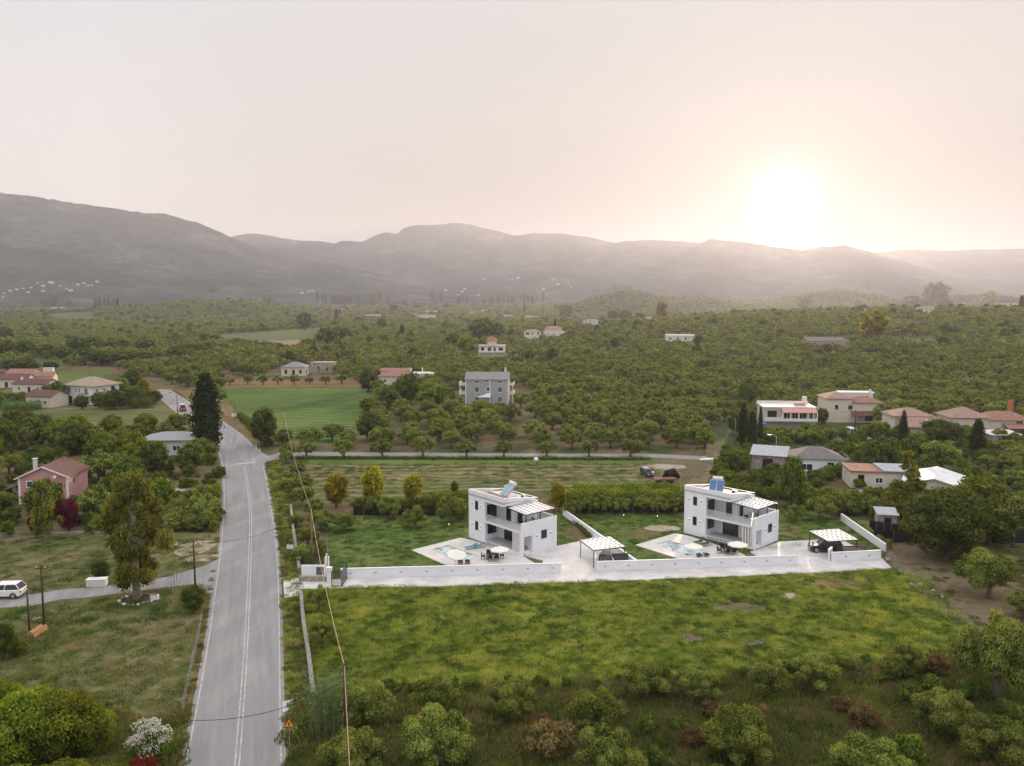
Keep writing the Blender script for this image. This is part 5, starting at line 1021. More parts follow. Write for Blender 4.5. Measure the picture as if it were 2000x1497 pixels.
ptree('round', 1545, 990, 54, 'tall shaggy dark tree behind the right villa', None, 104)
# foreground olives below the meadow
row([(1262, 1368, 96, 0), (1372, 1370, 92, 0), (1497, 1362, 92, 0), (1597, 1352, 108, 0), (1772, 1314, 78, 0)], 'olive tree in the row along the far edge of the scrubland', 'olive trees at the lower meadow edge')
row([(712, 1420, 120, 0), (856, 1400, 104, 0), (1002, 1400, 108, 0), (1152, 1432, 122, 0)], 'olive tree on the meadow edge left of the gnarled row', 'olive trees at the lower meadow edge')
row([(690, 1530, 140, 0), (862, 1500, 158, 0), (1190, 1540, 150, 0), (1440, 1505, 162, 0), (1700, 1545, 150, 0), (1952, 1500, 140, 0), (1020, 1620, 140, 0), (1560, 1640, 150, 0)], 'large olive tree along the bottom edge of the picture', 'olive trees along the bottom edge')
ptree('olive', 1945, 1372, 170, 'largest olive tree, tall and dense at the right edge', None, 172)
ptree('olive', 1842, 1428, 122, 'leaning olive tree left of the largest olive', None)
row([(1190, 1012, 60, 0)], 'x', None) if False else None
row([(1932, 1168, 118, 0), (1900, 1105, 60, 0)], 'olive tree on the brown bare ground at the right', 'olive trees on the bare ground at the right')
ptree('olive', 1998, 1208, 80, 'half-hidden olive tree at the right picture edge')
ptree('round', 1845, 1092, 176, 'massive dark olive crown behind the black mesh fence', None, 140)
ptree('round', 1930, 1062, 120, 'dark crown to the right of the massive olive', None, 90); ptree('lush', 1912, 1010, 110, 'golden-topped broad tree behind the massive olive', None, 84); ptree('olive', 1985, 1025, 90, 'pale olive tree at the right edge above the massive olive')
row([(623, 1192, 58, 0), (628, 1258, 66, 0)], 'olive tree beside the road wall below the gate', 'olive trees beside the road wall')
row([(582, 930, 40, 0), (567, 966, 44, 0), (596, 962, 42, 0), (590, 988, 54, 0), (612, 1008, 48, 0), (578, 1030, 38, 0), (626, 1036, 58, 0), (602, 1066, 56, 0), (592, 1100, 52, 0), (622, 1085, 40, 0), (560, 905, 34, 0), (566, 945, 34, 0)], 'olive tree in the dense strip between main road and left lawn', 'olive trees in the strip beside the main road')
row([(672, 1038, 54, 0), (812, 1032, 54, 0), (764, 1014, 62, 0), (735, 1006, 50, 0), (832, 1000, 50, 0), (880, 1022, 64, 0), (906, 1012, 44, 0), (700, 1000, 40, 0)], 'olive tree on the back edge of the left villa lawn', 'olive trees behind the left villa lawn')
row([(1122, 1012, 44, 0), (1150, 1004, 42, 0), (1182, 1002, 44, 0), (1215, 1003, 44, 0), (1250, 1002, 46, 0), (1285, 1003, 46, 0), (1318, 1002, 46, 0)], 'dark olive tree in the line behind the lawn between the villas', 'olive trees between the villas')
row([(1555, 1018, 48, 0), (1600, 1014, 60, 0), (1635, 1008, 50, 0), (1665, 998, 56, 0), (1700, 1006, 50, 0), (1578, 985, 46, 0)], 'olive tree behind the lawn right of the right villa', 'olive trees right of the right villa')
row([(553, 871, 38, 0), (598, 893, 42, 0), (562, 895, 38, 0), (672, 895, 50, 0), (747, 893, 46, 0), (826, 893, 52, 0), (912, 893, 46, 0), (984, 893, 44, 0), (1068, 893, 46, 0), (1150, 893, 46, 0), (1231, 893, 50, 0)], 'rounded olive tree in the row along the side road', 'olive trees in the row along the side road')
row([(649, 863, 50, 0), (722, 860, 52, 0), (796, 868, 46, 0), (856, 864, 50, 0), (920, 864, 49, 0), (989, 865, 46, 0), (1058, 864, 42, 0), (1108, 862, 48, 0), (1160, 864, 46, 0), (1210, 862, 44, 0), (1262, 860, 50, 0), (1320, 866, 40, 0), (1372, 860, 46, 0)], 'olive tree in the second row behind the side road', 'olive trees in the second row behind the side road')
row([(449, 752, 22, 0), (484, 752, 27, 0), (515, 752, 27, 0), (543, 751, 25, 0), (574, 752, 27, 0), (605, 751, 22, 0), (636, 751, 26, 0), (668, 750, 28, 0)], 'small olive tree on orange soil above the green crop field', 'small olives above the crop field')
# gardens around the right-hand houses
for k, px, py, w, h in (('round', 1432, 930, 70, 56), ('lush', 1420, 960, 60, 44), ('round', 1490, 960, 56, 46), ('round', 1465, 985, 60, 44), ('olive', 1510, 866, 46, 0), ('olive', 1552, 866, 46, 0), ('olive', 1590, 868, 44, 0), ('olive', 1620, 862, 34, 0),
                       ('lush', 1575, 985, 60, 36), ('round', 1826, 862, 44, 44), ('lush', 1852, 866, 40, 40), ('round', 1760, 862, 34, 34), ('olive', 1718, 862, 50, 0), ('round', 1872, 858, 30, 26), ('lush', 1900, 862, 34, 20), ('olive', 1950, 868, 40, 0), ('lush', 1612, 985, 60, 34), ('lush', 1650, 1000, 56, 40), ('lush', 1690, 900, 50, 36), ('round', 1720, 920, 76, 70), ('round', 1780, 905, 60, 56), ('lush', 1700, 858, 44, 30),
                       ('round', 1745, 870, 40, 34), ('round', 1830, 868, 66, 52), ('round', 1860, 872, 44, 48), ('olive', 1838, 925, 86, 66), ('round', 1805, 945, 60, 50), ('round', 1880, 900, 30, 26), ('round', 1925, 845, 26, 24), ('lush', 1965, 880, 50, 22), ('olive', 1930, 925, 50, 0), ('olive', 1965, 925, 60, 0), ('olive', 1990, 955, 60, 0),
                       ('olive', 1940, 965, 56, 0), ('round', 1440, 850, 50, 54), ('lush', 1525, 905, 26, 14), ('round', 1500, 985, 40, 30), ('olive', 1985, 905, 50, 0), ('lush', 1740, 975, 30, 26), ('round', 1690, 1000, 56, 30), ('round', 1605, 830, 30, 34), ('lush', 1850, 830, 60, 30), ('olive', 1730, 835, 60, 0), ('olive', 1795, 870, 40, 0), ('lush', 1995, 890, 30, 30)):
    nm = {'round': 'dark broadleaf tree', 'lush': 'bright green leafy tree', 'olive': 'grey-green olive tree'}[k]
    where = 'beside the awning house' if px < 1625 and py < 880 else 'near the low houses behind the villa' if px < 1720 and py > 880 else 'between the tiled houses' if py < 880 else 'in the lower right gardens'
    size = 'broad' if w > 58 else 'middling' if w > 42 else 'small'
    ptree(k, px, py, w, '%s %s %s' % (size, nm, where), 'garden trees ' + where, h or None)
ptree('shrub', 1975, 888, 44, 'purple flowering bougainvillea below the long tiled wing', None, 14, name='bougainvillea')
bpy.context.scene.objects[-1].data = KIND['shrub'][1][0][0][0].copy() if False else bpy.context.scene.objects[-1].data
# left side
for k, px, py, w, h, lb in (('round', 110, 790, 46, 44, 'dark bushy tree left of the big white house'), ('round', 160, 800, 30, 30, 'dark tree in front of the big white house wall'), ('lush', 195, 798, 36, 34, 'bright tree at the right corner of the big white house'), ('round', 225, 800, 46, 40, 'dark tree right of the big white house'), ('round', 262, 796, 44, 44, 'dark tree above the mown field'), ('gold', 282, 790, 28, 52, 'tree with brilliant yellow crown by the road bend'), ('round', 258, 760, 44, 36, 'dark tree behind the yellow-crowned tree'), ('lush', 235, 770, 40, 34, 'green tree between white house and yellow-crowned tree'),
                        ('round', 302, 790, 30, 28, 'small dark tree at the bend of the road'), ('lush', 44, 790, 28, 26, 'pale green tree in the left hamlet'), ('round', 18, 792, 34, 26, 'dark tree at the left edge in the hamlet'), ('round', 95, 775, 30, 24, 'dark tree between the red roofs'), ('lush', 2, 800, 24, 40, 'golden-lit tree at the left picture edge'), ('round', 40, 752, 30, 18, 'dark tree over the brown roofs'),
                        ('round', 515, 872, 60, 76, 'dark shaggy tree left of the crop field pole'), ('round', 556, 868, 36, 30, 'dark tree at the side road corner'), ('round', 800, 790, 66, 62, 'dark round tree left of the grey house'), ('lush', 842, 802, 62, 60, 'bright round mulberry tree left of the grey house'), ('round', 758, 800, 46, 42, 'dark tree below the brown-roofed house'), ('round', 720, 765, 42, 40, 'dark spreading tree left of the brown-roofed house'), ('lush', 720, 806, 44, 30, 'bushes with blue tarpaulin at the crop field edge'), ('round', 725, 862, 60, 60, 'large dark crown at the corner of the crop field'), ('round', 1462, 800, 50, 60, 'dark round tree behind the two cypresses'),
                        ('lush', 840, 800, 30, 20, None), ('lush', 909, 697, 40, 42, 'domed golden-green tree left of the tower house'), ('round', 940, 667, 62, 46, 'dark cluster tree behind the tower house'), ('round', 968, 664, 38, 36, 'dark crown right in the cluster behind the tower house'), ('round', 885, 680, 36, 30, 'dark tree at the left of the tower house cluster'),
                        ('round', 595, 645, 34, 36, 'brown-green tall tree standing alone on the plain'), ('lush', 1105, 625, 32, 34, 'pale tall tree on the plain left of the veranda house'), ('gold', 1292, 628, 26, 42, 'tall pale tree on the hill crest'), ('round', 1197, 631, 28, 26, 'round tree, left of a pair by the veranda house'), ('round', 1222, 630, 28, 26, 'round tree, right of a pair by the veranda house'), ('round', 1250, 630, 22, 20, 'smaller round tree right of the round pair'),
                        ('lush', 1570, 606, 38, 32, 'rounded golden tree on the crest below the sun'), ('gold', 1706, 668, 60, 66, 'tall golden tree rising out of the hillside olives'), ('round', 1826, 600, 54, 50, 'tall umbrella-shaped tree on the right hilltop'), ('round', 1780, 600, 36, 24, 'dark tree left of the umbrella tree'), ('round', 1808, 604, 24, 24, 'dark shrub under the umbrella tree'), ('round', 1845, 606, 36, 22, 'dark trees right below the umbrella tree'), ('gold', 1932, 600, 32, 32, 'conical golden tree on the hilltop'), ('cypress', 1995, 608, 12, 30, 'dark cypress at the right edge of the hilltop'),
                        ('round', 1676, 602, 16, 16, 'small tree on the crest right of the golden tree'), ('round', 728, 600, 18, 28, 'tall pale tree on the far ridge'), ('round', 640, 678, 50, 40, 'dark wide tree at the end of the tan field'), ('round', 672, 668, 36, 26, 'dark bush beside the wide tree'), ('round', 746, 648, 22, 28, 'tree standing alone in the middle plain')):
    if lb: ptree(k, px, py, w, lb, None, h)
for px, py, w, h in ((187, 604, 8, 22), (196, 604, 8, 24), (205, 603, 7, 22), (213, 604, 6, 26), (222, 604, 8, 20), (230, 604, 6, 22), (785, 660, 12, 24), (1285, 626, 6, 24), (1024, 616, 5, 24), (1084, 652, 6, 28), (657, 628, 7, 24), (663, 620, 5, 16)):
    ptree('cypress', px, py, w, 'slim cypress in the group left of the terraced hill' if px < 240 else 'lone slim cypress on the plain' if px not in (1084,) else 'slim cypress between the two white houses', 'cypress group left of the terraced hill' if px < 240 else 'lone cypresses on the plain' if px != 1084 else None, h)
for x in (515, 523, 528, 620, 630, 636, 648, 653, 658, 662, 668, 676, 681, 686, 700, 742, 758, 896, 903, 912, 985, 992, 1000, 1008, 1017, 1024, 1032, 1040, 1047, 1061, 845, 862):
    ptree('cypress', x, 588 + (x * 7 % 9), 5 + x % 3, 'tiny dark cypress on the far ridge line', 'cypresses on the far ridge line', 13 + x % 9)
for x, y, w, h in ((960, 596, 14, 18), (975, 595, 14, 20), (946, 595, 14, 14), (415, 573, 22, 16), (1165, 575, 20, 14), (1185, 572, 22, 16), (1205, 570, 26, 17), (1228, 572, 24, 16), (1250, 575, 18, 12), (1630, 573, 16, 10), (1695, 568, 10, 14), (1884, 572, 14, 14), (90, 600, 22, 20), (105, 598, 20, 18), (135, 602, 14, 18), (815, 606, 20, 14), (870, 606, 14, 14), (770, 612, 20, 18), (700, 632, 18, 14), (790, 600, 14, 16)):
    ptree('round', x, y, w, 'dark round tree on the far hills', 'round trees on the far hills', h)
for i, (px, py, w, h) in enumerate(((165, 712, 46, 34), (200, 714, 56, 30), (240, 715, 60, 30), (280, 715, 60, 28), (312, 712, 50, 24), (345, 706, 44, 32), (370, 695, 40, 24), (400, 693, 44, 24), (430, 692, 40, 22), (150, 695, 40, 38), (180, 690, 44, 32), (215, 692, 50, 28), (240, 688, 30, 26), (12, 700, 46, 36), (50, 698, 44, 34), (90, 700, 44, 30), (125, 702, 40, 26), (25, 728, 50, 28), (60, 726, 40, 22), (100, 724, 34, 20), (285, 692, 46, 30), (340, 672, 40, 20), (420, 672, 30, 18), (460, 676, 40, 16), (10, 668, 36, 30))):
    ptree('round', px, py, w, 'dark tree in the hedge belts beyond the left fields', 'trees of the hedge belts beyond the left fields', h)
# hedges
def hedge(px_a, px_b, h, w, mat, label, name='hedge', n=4200, leaf=(.32, .16), group=None):
    a, b = at(*px_a), at(*px_b); L = (b - a).length; k = max(3, int(L / (w * .6))); rnd = random.Random(int(L * 10))
    lb = [(L * (i + .5) / k, rnd.uniform(-.15, .15) * w, h * rnd.uniform(.42, .52), w * .5, w * .48, h * rnd.uniform(.46, .58)) for i in range(k)]
    o = empty(name, label, 'hedge', (a.x, a.y, 0), math.atan2(b.y - a.y, b.x - a.x), group); mesh_obj('foliage', crown_mesh('foliage', lb, int(n * L / 12), leaf[0], leaf[1], int(L * 7), LM[mat], fill=.12), None, o)
    s = MB(); [s.tube([(L * (i + .5) / k, 0, -.1), (L * (i + .5) / k, 0, h * .6)], .06, 5) for i in range(0, k, 2)]; so = s.build('stems', BARK, o); so['kind'] = 'stuff'; PLACED.append((a.x, a.y, 2)); return o
hedge((423, 960), (416, 1042), 1.7, 1.3, 'lush', 'narrow bright green hedge along the left edge of the main road')
hedge((334, 1034), (412, 1033), 2.9, 3.6, 'olive', 'thick grey-green hedge left of the main road'); hedge((338, 1012), (410, 1012), 3.4, 3.4, 'olive', 'upper grey-green hedge behind the thick roadside hedge')
hedge((700, 1003), (905, 1003), 2.6, 2.6, 'dark', 'dark hedge along the back of the left villa lawn'); hedge((1112, 999), (1338, 997), 2.8, 3.0, 'dark', 'dark hedge along the back between the villas')
hedge((1075, 982), (1335, 978), 2.2, 4.0, 'lush', 'bright leafy hedge on the edge of the hay field'); hedge((800, 985), (915, 985), 2.2, 3.6, 'lush', 'bright leafy hedge on the hay field behind the left villa')
hedge((1120, 968), (1330, 965), 2.0, 3.4, 'lush', 'rear bright vine hedge on the edge of the hay field')
hedge((560, 897), (1270, 899), .7, 1.3, 'weed', 'rough grassy hedge below the side road', n=900, leaf=(.5, .12)); hedge((1560, 985), (1660, 990), 2.4, 5.0, 'lush', 'bright vine arbour behind the right villa')
hedge((8, 806), (82, 800), 3.8, 5.5, 'reed', 'pale green reed bank in front of the maroon-roofed house', n=2600); hedge((470, 815), (525, 872), 1.4, 2.4, 'dark', 'dark brambles along the right side of the road bend')
hedge((1735, 1075), (1668, 1030), 1.3, 1.0, 'olive', 'row of planted shrubs along the right villa garden wall'); hedge((1110, 1010), (1152, 1052), .7, .6, 'weed', 'low planting along the left villa garden wall', n=1800)
hedge((200, 800), (300, 796), 4.2, 5, 'dark', 'tall dark hedge below the yellow-crowned tree')
# bushes
ptree('round', 198, 1136, 38, 'round dark green bush beside the white trough', None, 42, name='bush'); ptree('round', 378, 1196, 50, 'dense green bush at the foot of the roadside pole', None, 52, name='bush')
ptree('round', 5, 1290, 60, 'dark bush at the left picture edge', None, 78, name='bush'); ptree('lush', 38, 1280, 34, 'yellowish bush beside the dark edge bush', None, 30, name='bush')
for px, py, w, h in ((40, 1500, 170, 150), (130, 1480, 150, 140), (60, 1440, 140, 100), (180, 1470, 90, 100), (0, 1420, 100, 90), (120, 1580, 150, 90), (30, 1600, 160, 100), (210, 1560, 100, 70)):
    ptree('lush', px, py, w, 'large yellow-green leafy tree in the bottom left corner', 'leafy trees in the bottom left corner', h)
def blossom_bush(px, py, wpx, label):
    p = at(px, py); s = wpx * depth_of(p) / F_PX / 3.2; o = empty('flowering_bush', label, 'bush', p, 0); o.scale = (s, s, s)
    mesh_obj('foliage', crown_mesh('foliage', ball_lobes(5, 1.5, 3.0, 0, 12), 3200, .24, .09, 51, LM['weed'], fill=.3), None, o)
    mesh_obj('blossom', crown_mesh('blossom', ball_lobes(5, 1.56, 3.1, .7, 12), 3000, .13, .11, 52, LM['white'], fill=0, up=.9, core_on=False), None, o)
    mesh_obj('red_blossom', crown_mesh('red_blossom', [(.1, -1.25, .75, .85, .5, .55)], 500, .14, .10, 53, LM['scarlet'], fill=0, core_on=False), None, o)
    t = trunk_mesh('trunk', 1.2, .1, 4, 9, BARK); mesh_obj('trunk', t, None, o); PLACED.append((p.x, p.y, 2))
blossom_bush(296, 1492, 92, 'oleander covered in white blossom with red flowers at its base')
# bougainvillea colour and reed clump
bo = [o for o in SC.objects if o.name.startswith('bougainvillea')][0]
for ch in bo.children:
    if ch.name.startswith('crown'): ch.data = crown_mesh('crown', ball_lobes(8, 1.5, 2.2, 0, 8), 1200, .4, .2, 77, LM['purple'])
def reeds(px, py, label):
    p = at(px, py); r_ = np.random.default_rng(3); n = 70; V = []; Fc = []; T_ = []
    for i in range(n):
        bx, by = r_.normal(0, .8, 2); lx, ly = r_.normal(0, .7, 2); H = r_.uniform(3.0, 5.2)
        for k in range(26):
            f = (k + 2) / 28; c_ = np.array([bx + lx * f * f, by + ly * f * f, H * f]); a = r_.uniform(0, 6.28); l = r_.uniform(.4, .8); d = np.array([math.cos(a) * l, math.sin(a) * l, r_.uniform(-.25, .35)]); s = np.array([-math.sin(a), math.cos(a), 0]) * .035; j = len(V)
            V += [tuple(c_), tuple(c_ + d * .5 + s + [0, 0, .1]), tuple(c_ + d), tuple(c_ + d * .5 - s + [0, 0, .1])]; Fc.append((j, j + 1, j + 2, j + 3)); T_.append(r_.random())
    me = bpy.data.meshes.new('leaves'); me.from_pydata(V, [], Fc); a = me.attributes.new('tone', 'FLOAT', 'FACE'); a.data.foreach_set('value', np.array(T_, np.float32)); me.materials.append(LM['reed'])
    o = empty('reed_clump', label, 'reeds', p, 0); mesh_obj('leaves', me, None, o); s = MB(); rr2 = random.Random(4)
    for i in range(40): x, y = rr2.gauss(0, .8), rr2.gauss(0, .8); s.tube([(x, y, -.1), (x * 1.3, y * 1.3, 2.2), (x * 1.9, y * 1.9, 4.2)], [.025, .02, .01], 4)
    so = s.build('canes', plain('cane', (.22, .24, .10), .7), o); so['kind'] = 'stuff'; PLACED.append((p.x, p.y, 1.5))
reeds(640, 1432, 'tall clump of green giant reed beside the brown utility pole')

# ------------------------------------------------------------------ groves: the nearest trees one by one, the rest as cover
def inrect(px, py): 
    m = np.zeros(np.shape(px), bool)
    for x0, y0, x1, y1 in EXC: m |= (px > x0) & (px < x1) & (py > y0) & (py < y1)
    return m
clear(-300, 780, 350, 848)
PXEX = [[(285, 752), (352, 752), (530, 850), (548, 905), (425, 905), (380, 850)], [(425, 752), (700, 752), (742, 775), (735, 812), (690, 850), (655, 872), (575, 868), (510, 846), (440, 800)],
        [(1390, 830), (1480, 840), (1600, 826), (1740, 830), (1760, 848), (2300, 848), (2300, 1100), (1390, 1100)], [(-300, 722), (100, 722), (215, 716), (300, 750), (310, 800), (-300, 812)],
        [(435, 734), (700, 738), (700, 757), (425, 757)], [(90, 722), (220, 716), (205, 745), (90, 750)], [(60, 708), (140, 697), (120, 722), (60, 724)],
        [(420, 655), (640, 640), (640, 662), (560, 684), (500, 676), (420, 668)], [(90, 613), (180, 610), (190, 630), (100, 628)], [(1020, 790), (1050, 790), (1030, 880), (1010, 880)], [(300, 940), (400, 936), (410, 985), (300, 985)]]
pts = []
def emit(x, y, s): pts.append((x, y, s))
Y = 80.0; r_ = np.random.default_rng(21); rowi = 0
while Y < 3300:
    s = 7.6 if Y < 500 else 7.6 + (Y - 500) / 1500 * 4.2; s = min(s, 13)
    xs = np.arange(-.72 * Y, .72 * Y, s) + (s * .5 if rowi % 2 else 0); jx, jy = r_.normal(0, s * .11, xs.size), r_.normal(0, s * .11, xs.size)
    x_, y_ = xs + jx, Y + jy; z_ = tz(x_, y_); px, py = proj(x_, y_, z_)
    keep = (px > -140) & (px < 2140) & (r_.random(xs.size) > .08)
    near = py > 884; orch = inpoly(px, py, [(-200, 852), (385, 842), (425, 905), (428, 1040), (-200, 1042)])
    keep &= (~near) | orch
    keep &= ~((py < 884) & (px < 430) & (py > 842) & ~orch)
    keep &= ~((((y_ + 24 * (fbm(x_ * .008, y_ * .004, 3) - .5)) / 52) % 1 < .17) & (y_ > 470) & (y_ < 2600))
    for q in PXEX: keep &= ~inpoly(px, py, q)
    keep &= ~inrect(px, py)
    gapn = fbm(x_ * .012 + 7, y_ * .012, 3); keep &= ~((gapn > .61) & (y_ > 260)) 
    sel = np.nonzero(keep)[0]
    for k in sel: pts.append((x_[k], y_[k], z_[k], s * r_.uniform(.72, 1.0), rowi, px[k], py[k]))
    Y += s * .92; rowi += 1
PA = np.array(PLACED); pts = np.array(pts)
d_ok = np.ones(len(pts), bool)
for i in range(0, len(pts)):
    if pts[i, 1] < 750:
        dd_ = np.hypot(PA[:, 0] - pts[i, 0], PA[:, 1] - pts[i, 1]); d_ok[i] = not np.any(dd_ < PA[:, 2] + pts[i, 3] * .33)
pts = pts[d_ok]; pts = pts[np.argsort(pts[:, 1])]
n_olive = sum(1 for o in SC.objects if o.name.startswith('olive_tree'))
n_ind = min(300 - n_olive, len(pts)); near_pts, far_pts = pts[:n_ind], pts[n_ind:]
def region(px, py):
    if py > 838 and px < 440: return 'orchard by the pink house', 'orchard trees left of the main road'
    if px < 800: return 'grove between crop field and grey house', 'grove trees between crop field and grey house'
    if px < 1020: return 'grove in front of the grey house', 'grove trees in front of the grey house'
    if px < 1220: return 'grove right of the grey house', 'grove trees right of the grey house'
    return 'hillside grove left of the awning house', 'hillside grove trees left of the awning house'
cnt = {}; rows = {}
for t in near_pts: rows.setdefault((region(t[5], t[6])[0], int(t[4])), []).append(t)
rk = {}
for (rg, ri) in sorted(rows): rk.setdefault(rg, []).append(ri)
for (rg, ri), ts in rows.items():
    k = rk[rg].index(ri)
    for j, t in enumerate(sorted(ts, key=lambda q: q[0])):
        kd = 'olive'
        if 'orchard' in rg: kd = ('olive', 'lush', 'olive', 'olive', 'round')[int(t[0] * 7 + t[1] * 3) % 5]
        nm = {'olive': 'olive tree', 'lush': 'bright tree', 'round': 'dark tree'}[kd]
        tree(kd, Vector((t[0], t[1], t[2])), t[3] * .98, '%s, %s from left, %s row of the %s' % (nm, nth(j), nth(k), rg), region(t[5], t[6])[1])
print('individual olives', n_olive + n_ind, 'cover trees', len(far_pts))
mid = [join_mesh('tree', *v) for v in KIND['olive'][1][0]]; lo = [join_mesh('tree', *v) for v in KIND['olive'][2][0]]; rd_ = [join_mesh('tree', *v) for v in KIND['round'][2][0]]
var = np.where(far_pts[:, 1] < 430, r_.integers(0, 6, len(far_pts)), 6 + r_.integers(0, 6, len(far_pts)))
var = np.where((r_.random(len(far_pts)) < .05) & (far_pts[:, 1] > 430), 12 + r_.integers(0, 3, len(far_pts)), var)
sc = (far_pts[:, 3] / 7.0)[:, None] * np.array([1, 1, 1]) * r_.uniform(.85, 1.15, (len(far_pts), 3))
scatter('olive_groves', far_pts[:, :3], r_.uniform(0, 6.28, len(far_pts)), sc, var, mid + lo + rd_, label='endless olive groves covering plain and hills')
# ------------------------------------------------------------------ vehicles
RUB = plain('tyre_rubber', (.02, .02, .02), .8); RIM = plain('alloy_rim', (.4, .4, .42), .35, metal=.7); LAMPC = plain('headlamp_lens', (.7, .72, .75), .15); LAMPR = plain('tail_lamp_red', (.35, .01, .01), .25)
def paintm(name, col, rough=.25): return plain(name, col, rough, noise=.02, spec=.6)
def vehicle(p, rz, label, col, L=4.3, W=1.78, H=1.5, kind='hatch', roofcol=None, name='parked_car', cat='car', group=None):
    """body pressed from a side profile, tapered glasshouse, four wheels, lamps and mirrors; front points to local +x"""
    o = empty(name, label, cat, p, rz, group); h0 = .30; hb = {'hatch': .88, 'suv': 1.02, 'jeep': 1.0, 'van': 1.15}[kind]; body = MB(); l2 = L / 2
    prof = {'hatch': [(-l2, .45), (-l2 + .05, hb), (-l2 + .35, hb + .06), (l2 - 1.15, hb + .03), (l2 - .25, hb - .18), (l2, .62), (l2 - .03, h0), (-l2 + .1, h0)],
            'suv': [(-l2, .5), (-l2 + .03, hb), (-l2 + .2, hb + .05), (l2 - 1.1, hb + .03), (l2 - .15, hb - .12), (l2, .7), (l2 - .03, h0), (-l2 + .08, h0)],
            'jeep': [(-l2, .5), (-l2, hb), (l2 - 1.3, hb), (l2 - .1, hb - .05), (l2, .75), (l2, h0 + .15), (-l2, h0 + .1)],
            'van': [(-l2, .5), (-l2, hb), (l2 - .7, hb), (l2 - .1, hb - .3), (l2, .7), (l2, h0), (-l2, h0)]}[kind]
    n = len(prof); vs = []
    for y, k in ((-W / 2, .96), (-W / 2 + .12, 1), (W / 2 - .12, 1), (W / 2, .96)): vs += [(x * (k if abs(x) > l2 * .8 else 1), y, z if k == 1 else (z - .05 if z > .8 else z + .04)) for x, z in prof]
    fs = [tuple(range(n)), tuple(range(3 * n, 4 * n))] + [(r_ * n + i, r_ * n + (i + 1) % n, (r_ + 1) * n + (i + 1) % n, (r_ + 1) * n + i) for r_ in range(3) for i in range(n)]
    body.add(vs, fs); body.build('body', col, o, smooth=False, bevel=.05)
    x0, x1 = {'hatch': (-l2 + .12, l2 - 1.25), 'suv': (-l2 + .08, l2 - 1.2), 'jeep': (-l2 + .03, l2 - 1.35), 'van': (-l2 + .02, l2 - .75)}[kind]; r0, r1 = x0 + (.45 if kind in ('hatch', 'suv') else .06), x1 - (.75 if kind in ('hatch', 'suv') else .3)
    a, b, zt = W / 2 - .10, W / 2 - .26, H - .05; zb = hb + .03
    g = MB(); g.add([(x0, -a, zb), (x1, -a, zb), (x1, a, zb), (x0, a, zb), (r0, -b, zt), (r1, -b, zt), (r1, b, zt), (r0, b, zt)], [(0, 3, 2, 1), (4, 5, 6, 7), (0, 1, 5, 4), (1, 2, 6, 5), (2, 3, 7, 6), (3, 0, 4, 7)]); g.build('windows', GLASS, o, bevel=.03)
    r = MB(); r.add([(r0 - .02, -b - .01, zt + .002), (r1 + .02, -b - .01, zt + .002), (r1 + .02, b + .01, zt + .002), (r0 - .02, b + .01, zt + .002), (r0 + .06, -b + .08, H + .02), (r1 - .06, -b + .08, H + .02), (r1 - .06, b - .08, H + .02), (r0 + .06, b - .08, H + .02)], [(0, 3, 2, 1), (4, 5, 6, 7), (0, 1, 5, 4), (1, 2, 6, 5), (2, 3, 7, 6), (3, 0, 4, 7)])
    for s in (-1, 1): r.bar((x0, s * a, zb), (r0, s * b, zt), .07); r.bar((x1, s * a, zb), (r1, s * b, zt), .07); r.bar(((x0 + x1) / 2, s * a, zb), ((r0 + r1) / 2, s * b, zt), .07)
    r.build('roof', roofcol or col, o)
    wr = .33 if kind == 'hatch' else .38
    for x in (-l2 + .78, l2 - .82):
        for s in (-1, 1):
            t = MB(); t.tube([(x, s * (W / 2 - .22), wr), (x, s * (W / 2 + .01), wr)], wr, 18); wo = t.build('wheel', RUB, o); t = MB(); t.tube([(x, s * (W / 2 + .012), wr), (x, s * (W / 2 + .03), wr)], wr * .62, 14); t.build('rim', RIM, wo)
    for s in (-1, 1):
        k = MB(); k.box(l2 - .12, s * (W / 2 - .36) - .18, .60, l2 + .012, s * (W / 2 - .36) + .18, .76); k.build('headlight', LAMPC, o); k = MB(); k.box(-l2 - .012, s * (W / 2 - .2) - .12, .72, -l2 + .05, s * (W / 2 - .2) + .12, .92); k.build('tail_light', LAMPR, o)
        k = MB(); k.box(x1 - .55, s * (W / 2 + .05) - .09, zb, x1 - .40, s * (W / 2 + .05) + .09, zb + .14); k.build('mirror', col, o)
    k = MB(); k.box(l2 + .002, -.5, .42, l2 + .02, .5, .56); k.build('grille', DARKM, o); return o
CSILVER, CBLACK, CWHITE, CRED = paintm('gunmetal_paint', (.22, .24, .27)), paintm('black_paint', (.012, .012, .014)), paintm('white_paint', (.78, .78, .78)), paintm('crimson_paint', (.45, .015, .05))
c1 = at(1186, 1098, .1); vehicle(c1, ANG + R(130), 'gunmetal hatchback parked under the left carport', CSILVER)
bpy.data.objects[SC.objects[-1].name]
c2 = at(1612, 1077, .1); vehicle(c2, ANG + R(222), 'black off-roader parked under the right carport', CBLACK, 4.4, 1.85, 1.75, 'suv')
vehicle(at(6, 1166, .03), R(5) + math.pi, 'white crossover parked on the lane at the left picture edge', CWHITE, 4.7, 1.9, 1.68, 'suv')
vehicle(at(313, 778, .03), R(112), 'small dark car driving away at the far road bend', CBLACK, 4.0, 1.7, 1.45, 'hatch', name='moving_car')
rj = vehicle(at(357, 803, .03), R(-64), 'red off-roader with white roof coming down the road', CRED, 4.3, 1.9, 2.05, 'jeep', roofcol=CWHITE, name='off_roader', cat='off-roader')
